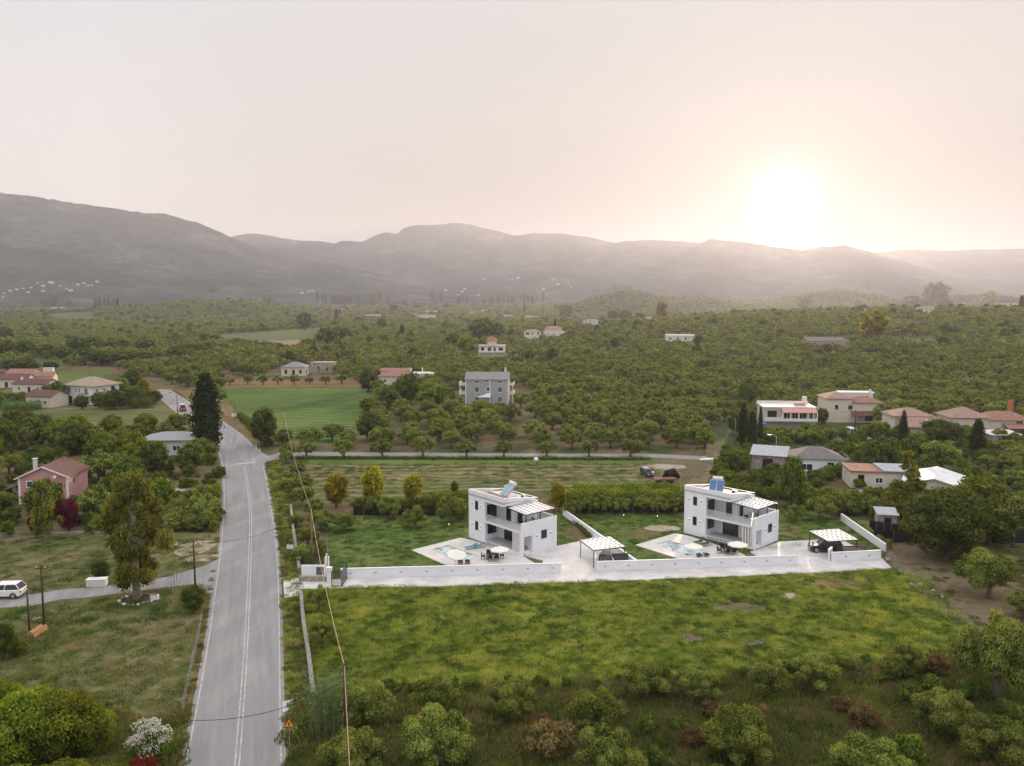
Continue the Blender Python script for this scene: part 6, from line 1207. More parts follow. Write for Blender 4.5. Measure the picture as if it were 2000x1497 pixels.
k = MB(); k.box(2.16, -.95, .28, 2.5, .95, .62); k.bar((2.2, -.7, .6), (2.2, -.7, 1.35), .06); k.bar((2.2, .7, .6), (2.2, .7, 1.35), .06); k.bar((2.2, -.75, 1.35), (2.2, .75, 1.35), .06); k.build('bull_bar', DARKM, rj)
vehicle(at(1264, 930, .02), R(-78), 'old black and silver car left in the hay field', CBLACK, 3.9, 1.7, 1.5, 'jeep', roofcol=CSILVER, name='old_car')
vehicle(at(1663, 852, 0), R(-95), 'white van parked at the top of the right lane', CWHITE, 4.8, 1.9, 2.1, 'van', name='parked_van', cat='van'); vehicle(at(1686, 860, 0), R(-60), 'pale green car parked beside the white van', paintm('pale_green_paint', (.50, .58, .48)), 4.0, 1.7, 1.5)
vehicle(at(1893, 920, 0), R(20), 'dark small car standing in the right courtyard', CBLACK, 3.2, 1.5, 1.4)
# ------------------------------------------------------------------ carports
def carport(FL, NL, NR, FR, z, nx, ny, label):
    P = [at(a, b, z) for a, b in (NL, NR, FR, FL)]; o = empty('carport', label, 'carport', (P[0].x, P[0].y, .1), 0, 'white checkered shade canopies'); b0 = Vector((P[0].x, P[0].y, .1)); Q = [p - b0 for p in P]
    holed_panel(Q[0], Q[1], Q[2], Q[3], nx, ny, .05).build('shade_panel', SAILM, o); f = MB(); d = Vector((0, 0, -.07))
    for i in range(4): f.bar(Q[i] + d, Q[(i + 1) % 4] + d, .09)
    f.bar(Q[0].lerp(Q[1], .5) + d, Q[3].lerp(Q[2], .5) + d, .07); f.build('frame', DARKM, o); c_ = sum(Q, Vector()) / 4
    for q in Q: e = q.lerp(c_, .02); k = MB(); k.box(e.x - .05, e.y - .05, 0, e.x + .05, e.y + .05, q.z - .12); k.build('post', DARKM, o)
    return o
carport((1133.4, 1055.6), (1159.5, 1075.2), (1220.8, 1068.2), (1191.2, 1048.7), 2.45, 6, 7, 'white checkered carport over the gunmetal hatchback')
carport((1581, 1037.7), (1617.8, 1057.8), (1674.8, 1054.4), (1637.4, 1033.7), 2.45, 6, 7, 'white checkered carport over the black off-roader')
def yard_wall(pxs, label):
    o = long_wall([at(a, b, .1) for a, b in pxs], 1.45, .22, label, 0, .1, name='yard_wall'); return o
yard_wall([(1163, 1112), (1163, 1101)], 'white gate pillar wall at the left end of the right villa wall'); yard_wall([(1618, 1096), (1624, 1089)], 'white gate pillar wall beside the right carport')
for a, b, lb in (((1170, 1106), (1226, 1103), 'dark slatted sliding gate behind the wall by the left carport'), ((1634, 1089), (1690, 1087), 'dark slatted sliding gate behind the wall by the right carport')):
    a, b = at(*a, .1), at(*b, .1); o = empty('sliding_gate', lb, 'gate', a, math.atan2(b.y - a.y, b.x - a.x)); L = (b - a).length; f = MB()
    for q in (((0, 0, .1), (L, 0, .1)), ((0, 0, 1.5), (L, 0, 1.5)), ((0, 0, .1), (0, 0, 1.5)), ((L, 0, .1), (L, 0, 1.5))): f.bar(*q, .07)
    f.build('frame', DARKM, o)
    for i in range(8): k = MB(); k.box(.04, -.02, .17 + i * .165, L - .04, .02, .31 + i * .165); k.build('slat', DARKM, o)
# ------------------------------------------------------------------ pool furniture
CLOTHW = plain('parasol_canvas', (.80, .77, .70), .8, noise=.04); CLOTHB = plain('blue_sling', (.10, .28, .42), .7); CLOTHG = plain('grey_sling', (.06, .06, .065), .7); CLOTHGR = plain('green_sling', (.05, .13, .10), .7); CUSH = plain('orange_cushion', (.55, .24, .14), .8); RATTAN = plain('black_rattan', (.015, .015, .017), .6, bump=.3); MESHG = plain('grey_textile', (.42, .42, .44), .8)
def parasol(px, py, z, w, label, tilt=0):
    p = at(px, py, z); o = empty('parasol', label, 'parasol', (p.x, p.y, .11), 0, 'white parasols by the pools'); r = w / 2; n = 8; m = MB(); H = z - .11
    vs = [(0, 0, H + .42)] + [(r * math.cos(2 * math.pi * i / n), r * math.sin(2 * math.pi * i / n), H - .05) for i in range(n)] + [(r * .985 * math.cos(2 * math.pi * i / n), r * .985 * math.sin(2 * math.pi * i / n), H - .17) for i in range(n)]
    m.add(vs, [(0, 1 + i, 1 + (i + 1) % n) for i in range(n)] + [(1 + i, 1 + n + i, 1 + n + (i + 1) % n, 1 + (i + 1) % n) for i in range(n)]); c_ = m.build('canopy', CLOTHW, o); c_.rotation_euler = (R(tilt), R(tilt * .6), 0)
    for i in range(n): k = MB(); k.bar((0, 0, H + .36), (r * .97 * math.cos(2 * math.pi * i / n), r * .97 * math.sin(2 * math.pi * i / n), H - .07), .02); k.build('rib', STEEL, c_)
    k = MB(); k.tube([(0, 0, .06), (0, 0, H + .46)], .025, 8); k.build('pole', STEEL, o); k = MB(); k.tube([(0, 0, 0), (0, 0, .07)], .28, 16); k.build('base', SLABC, o)
parasol(976, 1073, 2.3, 2.5, 'white parasol over the black dining set of the left villa'); parasol(889, 1080, 2.0, 2.7, 'large white tilted parasol beside the left pool', 12)
parasol(1354, 1067, 2.3, 2.6, 'cream parasol standing over the right pool corner'); parasol(1441, 1063, 2.3, 2.7, 'white parasol over the black dining set of the right villa')
def lounger(px, py, rz, cloth, label, group, pillow=None, up=55):
    p = at(px, py, .11); o = empty('sun_lounger', label, 'sun lounger', p, rz, group); f = MB()
    for s in (-1, 1): f.bar((s * .3, -.95, .30), (s * .3, .95, .30), .04)
    for y in (-.95, .2, .95): f.bar((-.3, y, .30), (.3, y, .30), .035)
    f.build('frame', STEEL, o)
    for s in (-1, 1):
        for y in (-.75, .75): k = MB(); k.bar((s * .3, y, 0), (s * .3, y, .29), .035); k.build('leg', STEEL, o)
    k = MB(); k.box(-.29, -.94, .325, .29, .2, .36); k.build('seat', cloth, o); c_, s_ = math.cos(R(up)), math.sin(R(up)); k = MB()
    k.add([(x, .2 + y * c_ - t * s_, .33 + y * s_ + t * c_) for t in (0, .035) for x, y in ((-.29, 0), (.29, 0), (.29, .75), (-.29, .75))], [(0, 3, 2, 1), (4, 5, 6, 7), (0, 1, 5, 4), (1, 2, 6, 5), (2, 3, 7, 6), (3, 0, 4, 7)]); k.build('backrest', cloth, o)
    if pillow: k = MB(); k.add([(x, .2 + y * c_ - t * s_, .33 + y * s_ + t * c_) for t in (-.07, -.002) for x, y in ((-.2, .1), (.2, .1), (.2, .4), (-.2, .4))], [(0, 3, 2, 1), (4, 5, 6, 7), (0, 1, 5, 4), (1, 2, 6, 5), (2, 3, 7, 6), (3, 0, 4, 7)]); k.build('cushion', pillow, o)
lounger(921, 1072, R(-60), CLOTHB, 'blue sun lounger nearer the pool, left of the pair by the left villa', 'blue sun loungers by the left villa', up=25); lounger(935, 1070, R(-60), CLOTHB, 'blue sun lounger nearer the villa wall, right of the pair', 'blue sun loungers by the left villa', up=25)
lounger(899, 1104, R(180), CLOTHGR, 'green-backed lounger with orange cushion, left of two at the wall', 'green loungers behind the long wall', CUSH); lounger(913, 1104, R(180), CLOTHGR, 'green-backed lounger with orange cushion, right of two at the wall', 'green loungers behind the long wall', CUSH)
lounger(1366, 1062, R(-60), CLOTHG, 'dark grey lounger, left of two at the right villa plinth', 'dark loungers by the right villa', up=40); lounger(1379, 1066, R(-60), CLOTHG, 'dark grey lounger, right of two at the right villa plinth', 'dark loungers by the right villa', up=40)
lounger(1366, 1090, R(178), CLOTHG, 'dark lounger, left of two between right pool and wall', 'dark loungers behind the right pool wall', up=35); lounger(1380, 1089, R(178), CLOTHG, 'dark lounger, right of two between right pool and wall', 'dark loungers behind the right pool wall', up=35)
def dining(px, py, rz, which):
    p = at(px, py, .11); t = empty('dining_table', 'black outdoor dining table of the %s villa' % which, 'table', p, rz, 'black dining tables'); k = MB(); k.box(-.85, -.45, .70, .85, .45, .74); k.build('table_top', RATTAN, t)
    for x in (-.75, .75):
        for y in (-.38, .38): k = MB(); k.box(x - .035, y - .035, 0, x + .035, y + .035, .698); k.build('leg', RATTAN, t)
    side = ['at the left end', 'at the right end', 'on the front left side', 'on the front right side', 'on the back left side', 'on the back right side']
    for (x, y, a), sd_ in zip(((-1.25, 0, 90), (1.25, 0, -90), (-.42, -.85, 180), (.42, -.85, 180), (-.42, .85, 0), (.42, .85, 0)), side):
        q = loc(p, x, y, 0, rz); c_ = empty('dining_chair', 'black garden chair %s of the %s villa table' % (sd_, which), 'chair', (q.x, q.y, .11), rz + R(a), 'black dining chairs of the %s villa' % which)
        k = MB(); k.box(-.26, -.26, .40, .26, .26, .45); k.build('seat', RATTAN, c_); k = MB(); k.box(-.26, .22, .452, .26, .27, .95); k.build('backrest', RATTAN, c_)
        for sx in (-1, 1):
            k = MB(); k.bar((sx * .26, -.24, .64), (sx * .26, .22, .66), .05); k.bar((sx * .26, -.22, .45), (sx * .26, -.22, .64), .04); k.build('armrest', RATTAN, c_)
            for sy in (-1, 1): k = MB(); k.bar((sx * .22, sy * .22, 0), (sx * .22, sy * .22, .398), .04); k.build('leg', RATTAN, c_)
dining(962, 1092, R(8), 'left'); dining(1422, 1080, R(8), 'right')
def lounge_chair(A, x, y, rz, label, grp, cloth=RATTAN):
    q = loc(A, x, y); o = empty('lounge_chair', label, 'chair', (q.x, q.y, .1 + 3.33), rz, grp); k = MB(); k.box(-.3, -.35, .32, .3, .25, .37); k.build('seat', cloth, o); k = MB()
    k.add([(sx, y_, z_) for y_, z_ in ((.22, .37), (.27, .37), (.55, .98), (.50, .99)) for sx in (-.3, .3)], [(0, 1, 3, 2), (2, 3, 5, 4), (4, 5, 7, 6), (6, 7, 1, 0), (0, 2, 4, 6), (1, 7, 5, 3)]); k.build('backrest', cloth, o)
    for sx in (-1, 1):
        for sy in (-.3, .2): k = MB(); k.bar((sx * .27, sy, 0), (sx * .27, sy, .318), .035); k.build('leg', STEEL, o)
for A, w_ in ((Aleft, 'left'), (Aright, 'right')):
    lounge_chair(A, 9.2, 2.1, ANG + R(200), 'dark lounge chair near the railing on the %s villa roof terrace' % w_, 'terrace lounge chairs'); lounge_chair(A, 9.9, 4.0, ANG + R(120), 'round-backed dark chair under the pergola of the %s villa' % w_, 'terrace lounge chairs')
    q = loc(A, 9.9, 3.0); o = empty('side_table', 'low dark side table on the %s villa roof terrace' % w_, 'table', (q.x, q.y, 3.43), 0); k = MB(); k.tube([(0, 0, .38), (0, 0, .42)], .28, 14); k.build('table_top', RATTAN, o); k = MB(); k.tube([(0, 0, 0), (0, 0, .378)], .04, 8); k.build('leg', STEEL, o)
def ball_thing(px, py, z, r_, name, label, cat, mat, post=0, mp=STEEL):
    p = at(px, py, z); o = empty(name, label, cat, p); vs = []; m = MB(); k = 6
    m.tube([(0, 0, post + r_ * (1 - math.cos(math.pi * i / k)) + .001) for i in range(k + 1)], [max(.004, r_ * math.sin(math.pi * i / k)) for i in range(k + 1)], 10); m.build('head' if post else 'body', mat, o, smooth=True)
    if post: q = MB(); q.tube([(0, 0, -.05), (0, 0, post)], .035, 6); q.build('post', mp, o)
    return o
for px, py in ((877, 1028), (1119, 1012), (1218, 1010), (1284, 1012)): ball_thing(px, py, 0, .07, 'garden_light', 'small glowing garden light on the %s lawn edge' % ('left villa' if px < 1000 else 'middle'), 'garden light', GLOW, .25)
SC.objects['garden_light.001']['label'] = 'small glowing garden light at the foot of the sloping garden wall'; SC.objects['garden_light.002']['label'] = 'small glowing garden light under the dark trees, middle of the lawn edge'; SC.objects['garden_light.003']['label'] = 'small glowing garden light on the lawn left of the right villa'
# ------------------------------------------------------------------ entrance gate
o = empty('gate_wall', 'white entrance wall panel with dark intercom screen beside the gate', 'wall', at(588, 1133, .1), 0); b0 = o.location.copy()
def gbox(px0, px1, pyb, h, d, nm, mat, par, z0=0, dy=0, ref=None):
    a, b = at(px0, pyb, .1), at(px1, pyb, .1); k = MB(); r0 = ref or b0; k.box(a.x - r0.x, a.y - r0.y + dy, z0, b.x - r0.x, a.y - r0.y + dy + d, z0 + h); return k.build(nm, mat, par)
gbox(589, 617, 1134, 1.35, .2, 'panel', WHITE, o, .55); gbox(617.2, 634, 1134, 1.4, .2, 'panel', WHITE_T, o, .5); sc_ = gbox(618.5, 632.5, 1134, .95, .03, 'screen', DARKM, o, .72, -.032); gbox(620, 631, 1134, .72, .01, 'screen_glass', glassy('intercom_glass', (.10, .14, .16), .1), sc_, .83, -.044)
o2 = empty('stone_wall', 'low rough stone wall under the white entrance panel', 'wall', at(586, 1136, .1), 0); r2 = o2.location.copy(); rs = random.Random(3)
a_, b_ = at(584, 1136, .1), at(640, 1136, .1); x = 0
for lvl in range(3):
    x = a_.x - r2.x
    while x < b_.x - r2.x - .1: w_ = rs.uniform(.3, .55); k = MB(); jj = rs.uniform(-.03, .03); k.box(x, -.02 + jj, lvl * .2, x + w_ - .02, .38 + jj, lvl * .2 + .19); k.build('stone', W_STONE, o2); x += w_
o3 = empty('gate_pillar', 'white gate pillar left of the black iron gate', 'pillar', at(643, 1138, .1), 0); k = MB(); k.box(-.28, 0, 0, .28, .45, 1.75); k.build('shaft', WHITE, o3); k = MB(); k.box(-.33, -.05, 1.752, .33, .5, 1.83); k.build('cap', WHITE_T, o3)
o3 = empty('gate_pillar', 'taller white pillar with lamp behind the gate', 'pillar', at(638.5, 1124, .1), 0); k = MB(); k.box(-.25, 0, 0, .25, .4, 2.3); k.build('shaft', WHITE, o3); k = MB(); k.box(-.12, .1, 2.302, .12, .34, 2.7); k.build('lamp', LAMPM, o3)
a, b = at(648, 1147, .1), at(667, 1148, .1); o = empty('iron_gate', 'black wrought iron double gate across the villa driveway', 'gate', a, R(0)); L = (b - a).length; f = MB()
for q in (((0, 0, .12), (L, 0, .12)), ((0, 0, 1.9), (L, 0, 1.9)), ((0, 0, .05), (0, 0, 2.0)), ((L, 0, .05), (L, 0, 2.0)), ((0, 0, 1.0), (L, 0, 1.0)), ((L, 0, .12), (L, 3.2, .12)), ((L, 0, 1.9), (L, 3.2, 1.9)), ((L, 3.2, .05), (L, 3.2, 2.0))): f.bar(*q, .07)
f.build('frame', DARKM, o)
for i in range(11): k = MB(); k.bar((L * (i + .5) / 11, 0, .15), (L * (i + .5) / 11, 0, 1.88), .03); k.build('bar', DARKM, o)
for i in range(14): k = MB(); k.bar((L, 3.2 * (i + .5) / 14, .15), (L, 3.2 * (i + .5) / 14, 1.88), .03); k.build('bar', DARKM, o)
# ------------------------------------------------------------------ walls and slabs along the road
CONC = plain('weathered_concrete', (.22, .20, .18), .9, noise=.35, nscale=2, bump=.2)
for pts_, lb in ((((585, 1120), (574, 1050), (568, 995)), 'thin pale roadside wall above the villa entrance'), (((612, 1368), (603, 1290), (592, 1218), (588, 1166)), 'low stained concrete roadside wall beside the meadow')):
    long_wall([at(a, b, 0) for a, b in pts_], .7, .32, lb, 0, 0, 'roadside_wall', CONC, plain('grey_stone_cap', (.26, .24, .22), .9, noise=.3))
for poly, lb in (([(553, 1134), (583, 1129), (588, 1163), (556, 1168)], 'x'), ([(551, 1371), (604, 1356), (614, 1378), (580, 1384), (562, 1387), (552, 1392)], 'x')): slab('crossing_slab', xy(poly), -.02, .09, SLABC)
# ------------------------------------------------------------------ poles, lamps and cables
WOODP = plain('creosoted_pole', (.075, .04, .028), .85, noise=.4, nscale=5); WOODG = plain('weathered_pole', (.20, .15, .11), .85, noise=.3, nscale=5); WIRE = plain('black_cable', (.03, .03, .03), .6); WIREB = plain('tan_cable', (.38, .26, .17), .7)
TOPS = {}
def pole(key, foot, top_py, label, r_=.13, mat=WOODP, lean=0.0, arm=False, lamp=False, group='utility poles'):
    p = at(*foot) if foot[1] > 740 else gp(*foot); ang = p; d = ray(foot[0], top_py); t = p.y / d.y; h = CAMZ + d.z * t - p.z; o = empty('utility_pole' if not lamp else 'street_lamp', label, 'utility pole' if not lamp else 'street lamp', p, 0, group)
    m = MB(); m.tube([(0, 0, -.2), (lean * .5, 0, h * .5), (lean, 0, h)], [r_, r_ * .85, r_ * .65], 9); m.build('shaft', mat, o, smooth=True)
    if arm: k = MB(); k.bar((lean - .55, 0, h - .3), (lean + .55, 0, h - .3), .09); a_ = k.build('crossarm', mat, o); [MB().tube([(lean + s * .45, 0, h - .25), (lean + s * .45, 0, h - .08)], .05, 6).build('insulator', LAMPM, a_) for s in (-1, 0, 1)]
    if lamp: k = MB(); k.tube([(lean, 0, h - .1), (lean - .5, 0, h + .25), (lean - 1.3, 0, h + .30)], .035, 6); k.build('arm', STEEL, o); k = MB(); k.box(lean - 1.9, -.12, h + .22, lean - 1.25, .12, h + .34); k.build('lamp_head', LAMPM, o, bevel=.03)
    TOPS[key] = Vector((p.x + lean, p.y, p.z + h - .1)); PLACED.append((p.x, p.y, .5)); return o
pole('A', (676, 1470), 1297, 'brown utility pole in the foreground beside the reed clump', .15)
pole('B', (610, 1104), 993, 'utility pole among olives above the villa entrance', .13, WOODG); pole('C', (556, 872), 806, 'weathered utility pole at the side road corner', .13, WOODG)
pole('D', (382, 1160), 1057, 'dark wooden pole by the lane mouth with a bush at its foot', .12); pole('E', (87, 1230), 1105, 'taller dark pole on the left field, right of two', .12, arm=True); pole('F', (58, 1240), 1153, 'shorter dark pole on the left field, left of two', .11)
pole('G', (347.5, 826), 772, 'wooden pole on the left verge by the red off-roader'); pole('H', (60, 842), 803, 'thin pole standing in the mown left field', .10); pole('I', (1435, 868), 816, 'white concrete pole left of the two cypresses', .12, CONC)
pole('J', (1669, 862), 800, 'brown pole at the top of the right lane, left of a pair', .14); pole('J2', (1676, 864), 818, 'brown pole at the top of the right lane, right of a pair', .14)
pole('K', (640.5, 1128), 1043, 'slim white mast beside the villa gate', .05, CONC); pole('L', (687, 872), 832, 'thin pole with white box on the side road verge', .06, CONC); pole('M', (384.5, 832), 745, 'thin dark pole in the verge behind the giant cypress', .07, WOODG); pole('N', (459, 820), 782, 'short dark pole beside the crop field', .08)
pole('O', (176, 742), 712, 'thin pole in the green left field', .09); pole('P', (68, 735), 700, 'pole between the red roofs and the green field', .09)
pole('S', (566, 903), 893.5, 'street lamp with long arm at the side road corner', .05, STEEL, lamp=True, group=None); pole('T', (1515, 905), 852, 'tall lamp post in front of the awning house', .06, STEEL, lamp=True, group=None); pole('V', (1848, 968), 925, 'lamp post beside the pale shed roof', .06, STEEL, lamp=True, group=None)
def cable(a, b, sag, label, mat=WIRE, r_=.022, name='cable'):
    a, b = Vector(a), Vector(b); n = 16; o = empty(name, label, 'cable', a); m = MB(); m.tube([a.lerp(b, i / n) - a - Vector((0, 0, sag * 4 * (i / n) * (1 - i / n))) for i in range(n + 1)], r_, 5); m.build('wire', mat, o)
cable(TOPS['A'], TOPS['B'], 1.2, 'tan cable from the foreground pole up to the pole in the olives', WIREB, .035); cable(TOPS['B'], TOPS['C'], 1.6, 'tan cable running from the olive strip to the side road pole', WIREB, .035)
cable(TOPS['A'], at(700, 1800, 4.0), .4, 'tan cable running from the foreground pole out of the bottom edge', WIREB, .035)
cable(TOPS['B'], TOPS['D'], 1.4, 'black cable crossing the main road to the lane mouth pole'); cable(TOPS['D'], TOPS['E'], 1.3, 'black cable between the lane mouth pole and the left field pole'); cable(TOPS['E'], at(-300, 1150, 5), .8, 'pale cable from the left field pole to the left edge', WIREB); cable(TOPS['E'], at(420, 990, 3) , .6, 'thin cable from the left field pole towards the road hedge', WIREB, .016)
cable(TOPS['A'] - Vector((0, 0, 1.2)), at(352, 1406, 5.5), 1.0, 'lower black cable crossing the main road from the foreground pole'); cable(TOPS['I'], TOPS['J'], 1.0, 'cable between the white pole and the brown poles'); cable(TOPS['I'], TOPS['C'] + Vector((60, -2, 0)), 2.0, 'long cable running left from the white concrete pole', r_=.016)
cable(TOPS['J2'], gp(1830, 842) + Vector((0, 0, 5)), .8, 'cable from the brown poles to the tiled houses'); cable(TOPS['D'], at(345, 1150, 2.2), .1, 'stay wire beside the lane mouth pole', r_=.015)
# ------------------------------------------------------------------ signs and small things
YEL = plain('sign_yellow', (.72, .42, .03), .5, noise=.03); SRED = plain('sign_red', (.30, .015, .01), .5, noise=.03); SBLK = plain('sign_black', (.01, .01, .01), .5)
p = at(566, 1462, 0); o = empty('warning_sign', 'triangular yellow junction warning sign with dark red border on the right verge', 'road sign', p, R(8)); k = MB(); k.tube([(0, .04, -.1), (0, .04, 2.35)], .03, 8); k.build('post', STEEL, o)
def tri(s, z, y, d=.012): 
    m = MB(); h_ = s * .866; P_ = [(-s / 2, z - h_ / 3), (s / 2, z - h_ / 3), (0, z + 2 * h_ / 3)]; return m.add([(a, y, b) for a, b in P_] + [(a, y - d, b) for a, b in P_], [(0, 1, 2), (3, 5, 4), (0, 3, 4, 1), (1, 4, 5, 2), (2, 5, 3, 0)])
zc = 1.95; tri(.92, zc, 0).build('border', SRED, o); tri(.66, zc, -.014).build('face', YEL, o); m = MB(); m.box(-.028, -.034, zc - .12, .028, -.027, zc + .12); m.add([(-.07, -.034, zc + .08), (.07, -.034, zc + .08), (0, -.034, zc + .20), (-.07, -.028, zc + .08), (.07, -.028, zc + .08), (0, -.028, zc + .20)], [(0, 1, 2), (3, 5, 4), (0, 3, 4, 1), (1, 4, 5, 2), (2, 5, 3, 0)]); m.box(-.10, -.0345, zc - .045, .10, -.0275, zc - .012); m.build('pictogram', SBLK, o)
for px, py, w_, h_, lb in ((567, 1084, .95, .6, 'small white board on a post by the road above the gate'),): 
    o = empty('sign_board', lb, 'sign', at(px, py, 0), 0); k = MB(); k.box(-w_ / 2, 0, .8, w_ / 2, .04, .8 + h_); k.build('board', CWHITE, o); k = MB(); k.tube([(0, .07, -.1), (0, .07, .8)], .03, 6); k.build('post', STEEL, o)
o = empty('sign_board', 'small white board beside the road bend in front of the crop field', 'sign', at(457, 820, 0), 0); k = MB(); k.box(-.7, 0, .9, .7, .05, 1.8); k.build('board', CWHITE, o); k = MB(); k.tube([(0, .08, -.1), (0, .08, .9)], .04, 6); k.build('post', STEEL, o)
for px, py, lb in ((500, 877, 'left white delineator post at the junction'), (508, 884, 'right white delineator post at the junction')):
    o = empty('delineator_post', lb, 'road post', at(px, py, 0), 0, 'delineator posts at the junction'); k = MB(); k.box(-.09, -.05, 0, .09, .05, 1.1); k.build('post', CWHITE, o); k = MB(); k.box(-.092, -.053, .75, .092, -.051, .95); k.build('reflector', SRED, o)
o = empty('trough', 'white rectangular block beside the round bush by the lane', 'trough', at(187, 1147, 0), R(6)); k = MB(); k.box(-1.1, 0, 0, 1.1, .9, .85); k.build('body', CONC if False else W_WHITE, o, bevel=.04); k = MB(); k.box(-1.15, -.05, .852, 1.15, .95, .93); k.build('rim', WHITE_T, o)
c = at(268, 1174, 0); o = empty('planter_ring', 'ring of whitewashed stones around the eucalyptus foot', 'planter', c, 0); rs = random.Random(5)
for i in range(22):
    t = 2 * math.pi * i / 22; k = MB(); r_ = rs.uniform(.14, .26); k.tube([(1.9 * math.cos(t), 1.6 * math.sin(t), r_ * (1 - math.cos(math.pi * j / 4)) * .8) for j in range(5)], [max(.02, r_ * math.sin(math.pi * j / 4)) for j in range(5)], 7); k.build('stone', W_WHITE if i % 3 == 0 else CONC, o, smooth=True)
o = empty('white_block', 'white plaster block right of the stone ring', 'block', at(302, 1172, 0), R(10)); k = MB(); k.box(-.45, -.3, 0, .45, .3, .6); k.build('body', W_WHITE, o, bevel=.08); k = MB(); k.box(-.3, -.2, .602, .3, .2, .66); k.build('top', CONC, o)
LOG = plain('cut_timber', (.46, .26, .11), .85, noise=.3, nscale=4); a, b = at(60, 1247, 0), at(90, 1228, 0); o = empty('timber_pile', 'pile of orange-brown timber at the foot of the two left poles', 'timber', a, math.atan2(b.y - a.y, b.x - a.x)); L = (b - a).length; rs = random.Random(8)
for i in range(11): k = MB(); yy, zz = (i % 4) * .22 - .35 + (i // 4) * .1, (i // 4) * .2 + .1; k.tube([(rs.uniform(0, .3), yy, zz), (L - rs.uniform(0, .4), yy + rs.uniform(-.1, .1), zz)], .09, 7); k.build('log', LOG, o)
def fence(p0, p1, n, h, label, cat='fence', mesh_mat=None, postm=CONC, name='wire_fence', wires=4, rp=.035):
    a, b = at(*p0), at(*p1); o = empty(name, label, cat, a, math.atan2(b.y - a.y, b.x - a.x)); L = (b - a).length
    for i in range(n): k = MB(); x = L * i / (n - 1); k.tube([(x, 0, -.1), (x, 0, h)], rp, 6); k.build('post', postm, o)
    if mesh_mat: k = MB(); k.box(0, -.01, .05, L, .01, h - .03); k.build('panel', mesh_mat, o)
    else:
        for i in range(wires): k = MB(); z = h * (i + .6) / wires; k.bar((0, 0, z), (L, 0, z), .012); k.build('wire', STEEL, o)
    return o
BLKNET = plain('black_shade_net', (.012, .013, .014), .9, noise=.3); fence((1697, 1040), (1800, 1058), 8, 1.9, 'black mesh fence behind the sloping garden wall', mesh_mat=BLKNET, name='mesh_fence'); fence((1705, 1061), (2060, 1062), 10, 1.9, 'black net fence under the massive olive crown', mesh_mat=BLKNET, name='mesh_fence')
fence((690, 1007), (912, 1008), 12, 1.6, 'black net fence along the back of the left lawn', mesh_mat=BLKNET, name='mesh_fence'); fence((1114, 1003), (1338, 1002), 12, 1.6, 'black net fence along the back between the villas', mesh_mat=BLKNET, name='mesh_fence')
fence((1733, 1090), (1752, 1115), 3, 1.6, 'wire gate and fence at the right end of the driveway'); fence((1752, 1115), (1925, 1280), 12, 1.5, 'post and wire fence down the right side of the meadow'); fence((395, 1215), (356, 1400), 10, 1.3, 'wire fence along the left verge of the main road'); fence((336, 1160), (345, 1135), 3, 1.5, 'short wire fence stub at the lane mouth'); fence((-20, 1060), (60, 1056), 4, 1.3, 'faint wire fence at the left edge')
long_wall([at(95, 1046, 0), at(190, 1042, 0), at(228, 1040, 0)], .35, .4, 'low pale kerb wall in front of the red-leaved tree', 0, 0, 'kerb_wall', W_STONE, W_STONE); long_wall([at(332, 1033, 0), at(412, 1032, 0)], .3, .35, 'low pale stone edging under the roadside hedge', 0, 0, 'kerb_wall', W_STONE, W_STONE)
long_wall([at(1520, 893, 0), at(1600, 893, 0), at(1612, 885, 0)], .8, .3, 'pale garden wall in front of the awning house', 0, 0, 'garden_wall', W_STONE, WHITE_T); long_wall([at(1842, 958, 0), at(1900, 938, 0)], 1.6, .3, 'brown stone retaining wall right of the pale sheds', 0, 0, 'retaining_wall', W_STONE, W_STONE)
# boat, tanks, farm scrap
p = at(1388, 902, 0); o = empty('rowing_boat', 'small white boat lying beside the side road', 'boat', p, R(4)); m = MB(); st_ = [(-2.2, .55, .15, .55), (-1.2, .72, .05, .6), (0, .78, 0, .62), (1.2, .62, .05, .68), (2.3, .08, .3, .85)]; vs = []
for x, w_, zb_, zt_ in st_: vs += [(x, -w_, zt_), (x, -w_ * .6, zb_), (x, w_ * .6, zb_), (x, w_, zt_), (x, w_ * .88, zt_ - .03), (x, 0, zb_ + .22), (x, -w_ * .88, zt_ - .03)]
fs = [(i * 7 + j, i * 7 + (j + 1) % 7, (i + 1) * 7 + (j + 1) % 7, (i + 1) * 7 + j) for i in range(4) for j in range(7)] + [tuple(range(7)), tuple(range(28, 35))]; m.add(vs, fs); m.build('hull', CWHITE, o)
for x in (-1.3, .2): k = MB(); k.box(x - .14, -.62, .42, x + .14, .62, .46); k.build('thwart', LOG, o)
p = gp(1031, 784); o = empty('water_tank', 'bright blue water tank right of the grey house', 'water tank', p, 0); k = MB(); k.box(-1.0, -.8, 0, 1.0, .8, 1.5); k.build('tank', BLUEP, o, bevel=.15); k = MB(); k.tube([(0, 0, 1.5), (0, 0, 1.62)], .25, 10); k.build('lid', BLUEP, o)
p = at(1490, 846, 0); o = empty('water_tank', 'blue barrel tank at the left corner of the awning house', 'water tank', (p.x, p.y, 1.2), 0); k = MB(); k.tube([(0, 0, -1.2), (0, 0, 0), (0, 0, .1), (0, 0, 1.3), (0, 0, 1.5)], [.5, .5, .75, .75, .3], 14); k.build('tank', BLUEP, o); k = MB(); k.tube([(0, 0, 1.502), (0, 0, 1.6)], .2, 8); k.build('lid', BLUEP, o)
RUST = plain('rusty_iron', (.18, .09, .06), .9, noise=.4, nscale=3)
p = at(1298, 944, 0); o = empty('farm_trailer', 'rusty flat farm trailer and scrap at the edge of the hay field', 'trailer', p, R(8)); k = MB(); k.box(-2.2, -.9, .7, 2.2, .9, .95); k.build('bed', RUST, o)
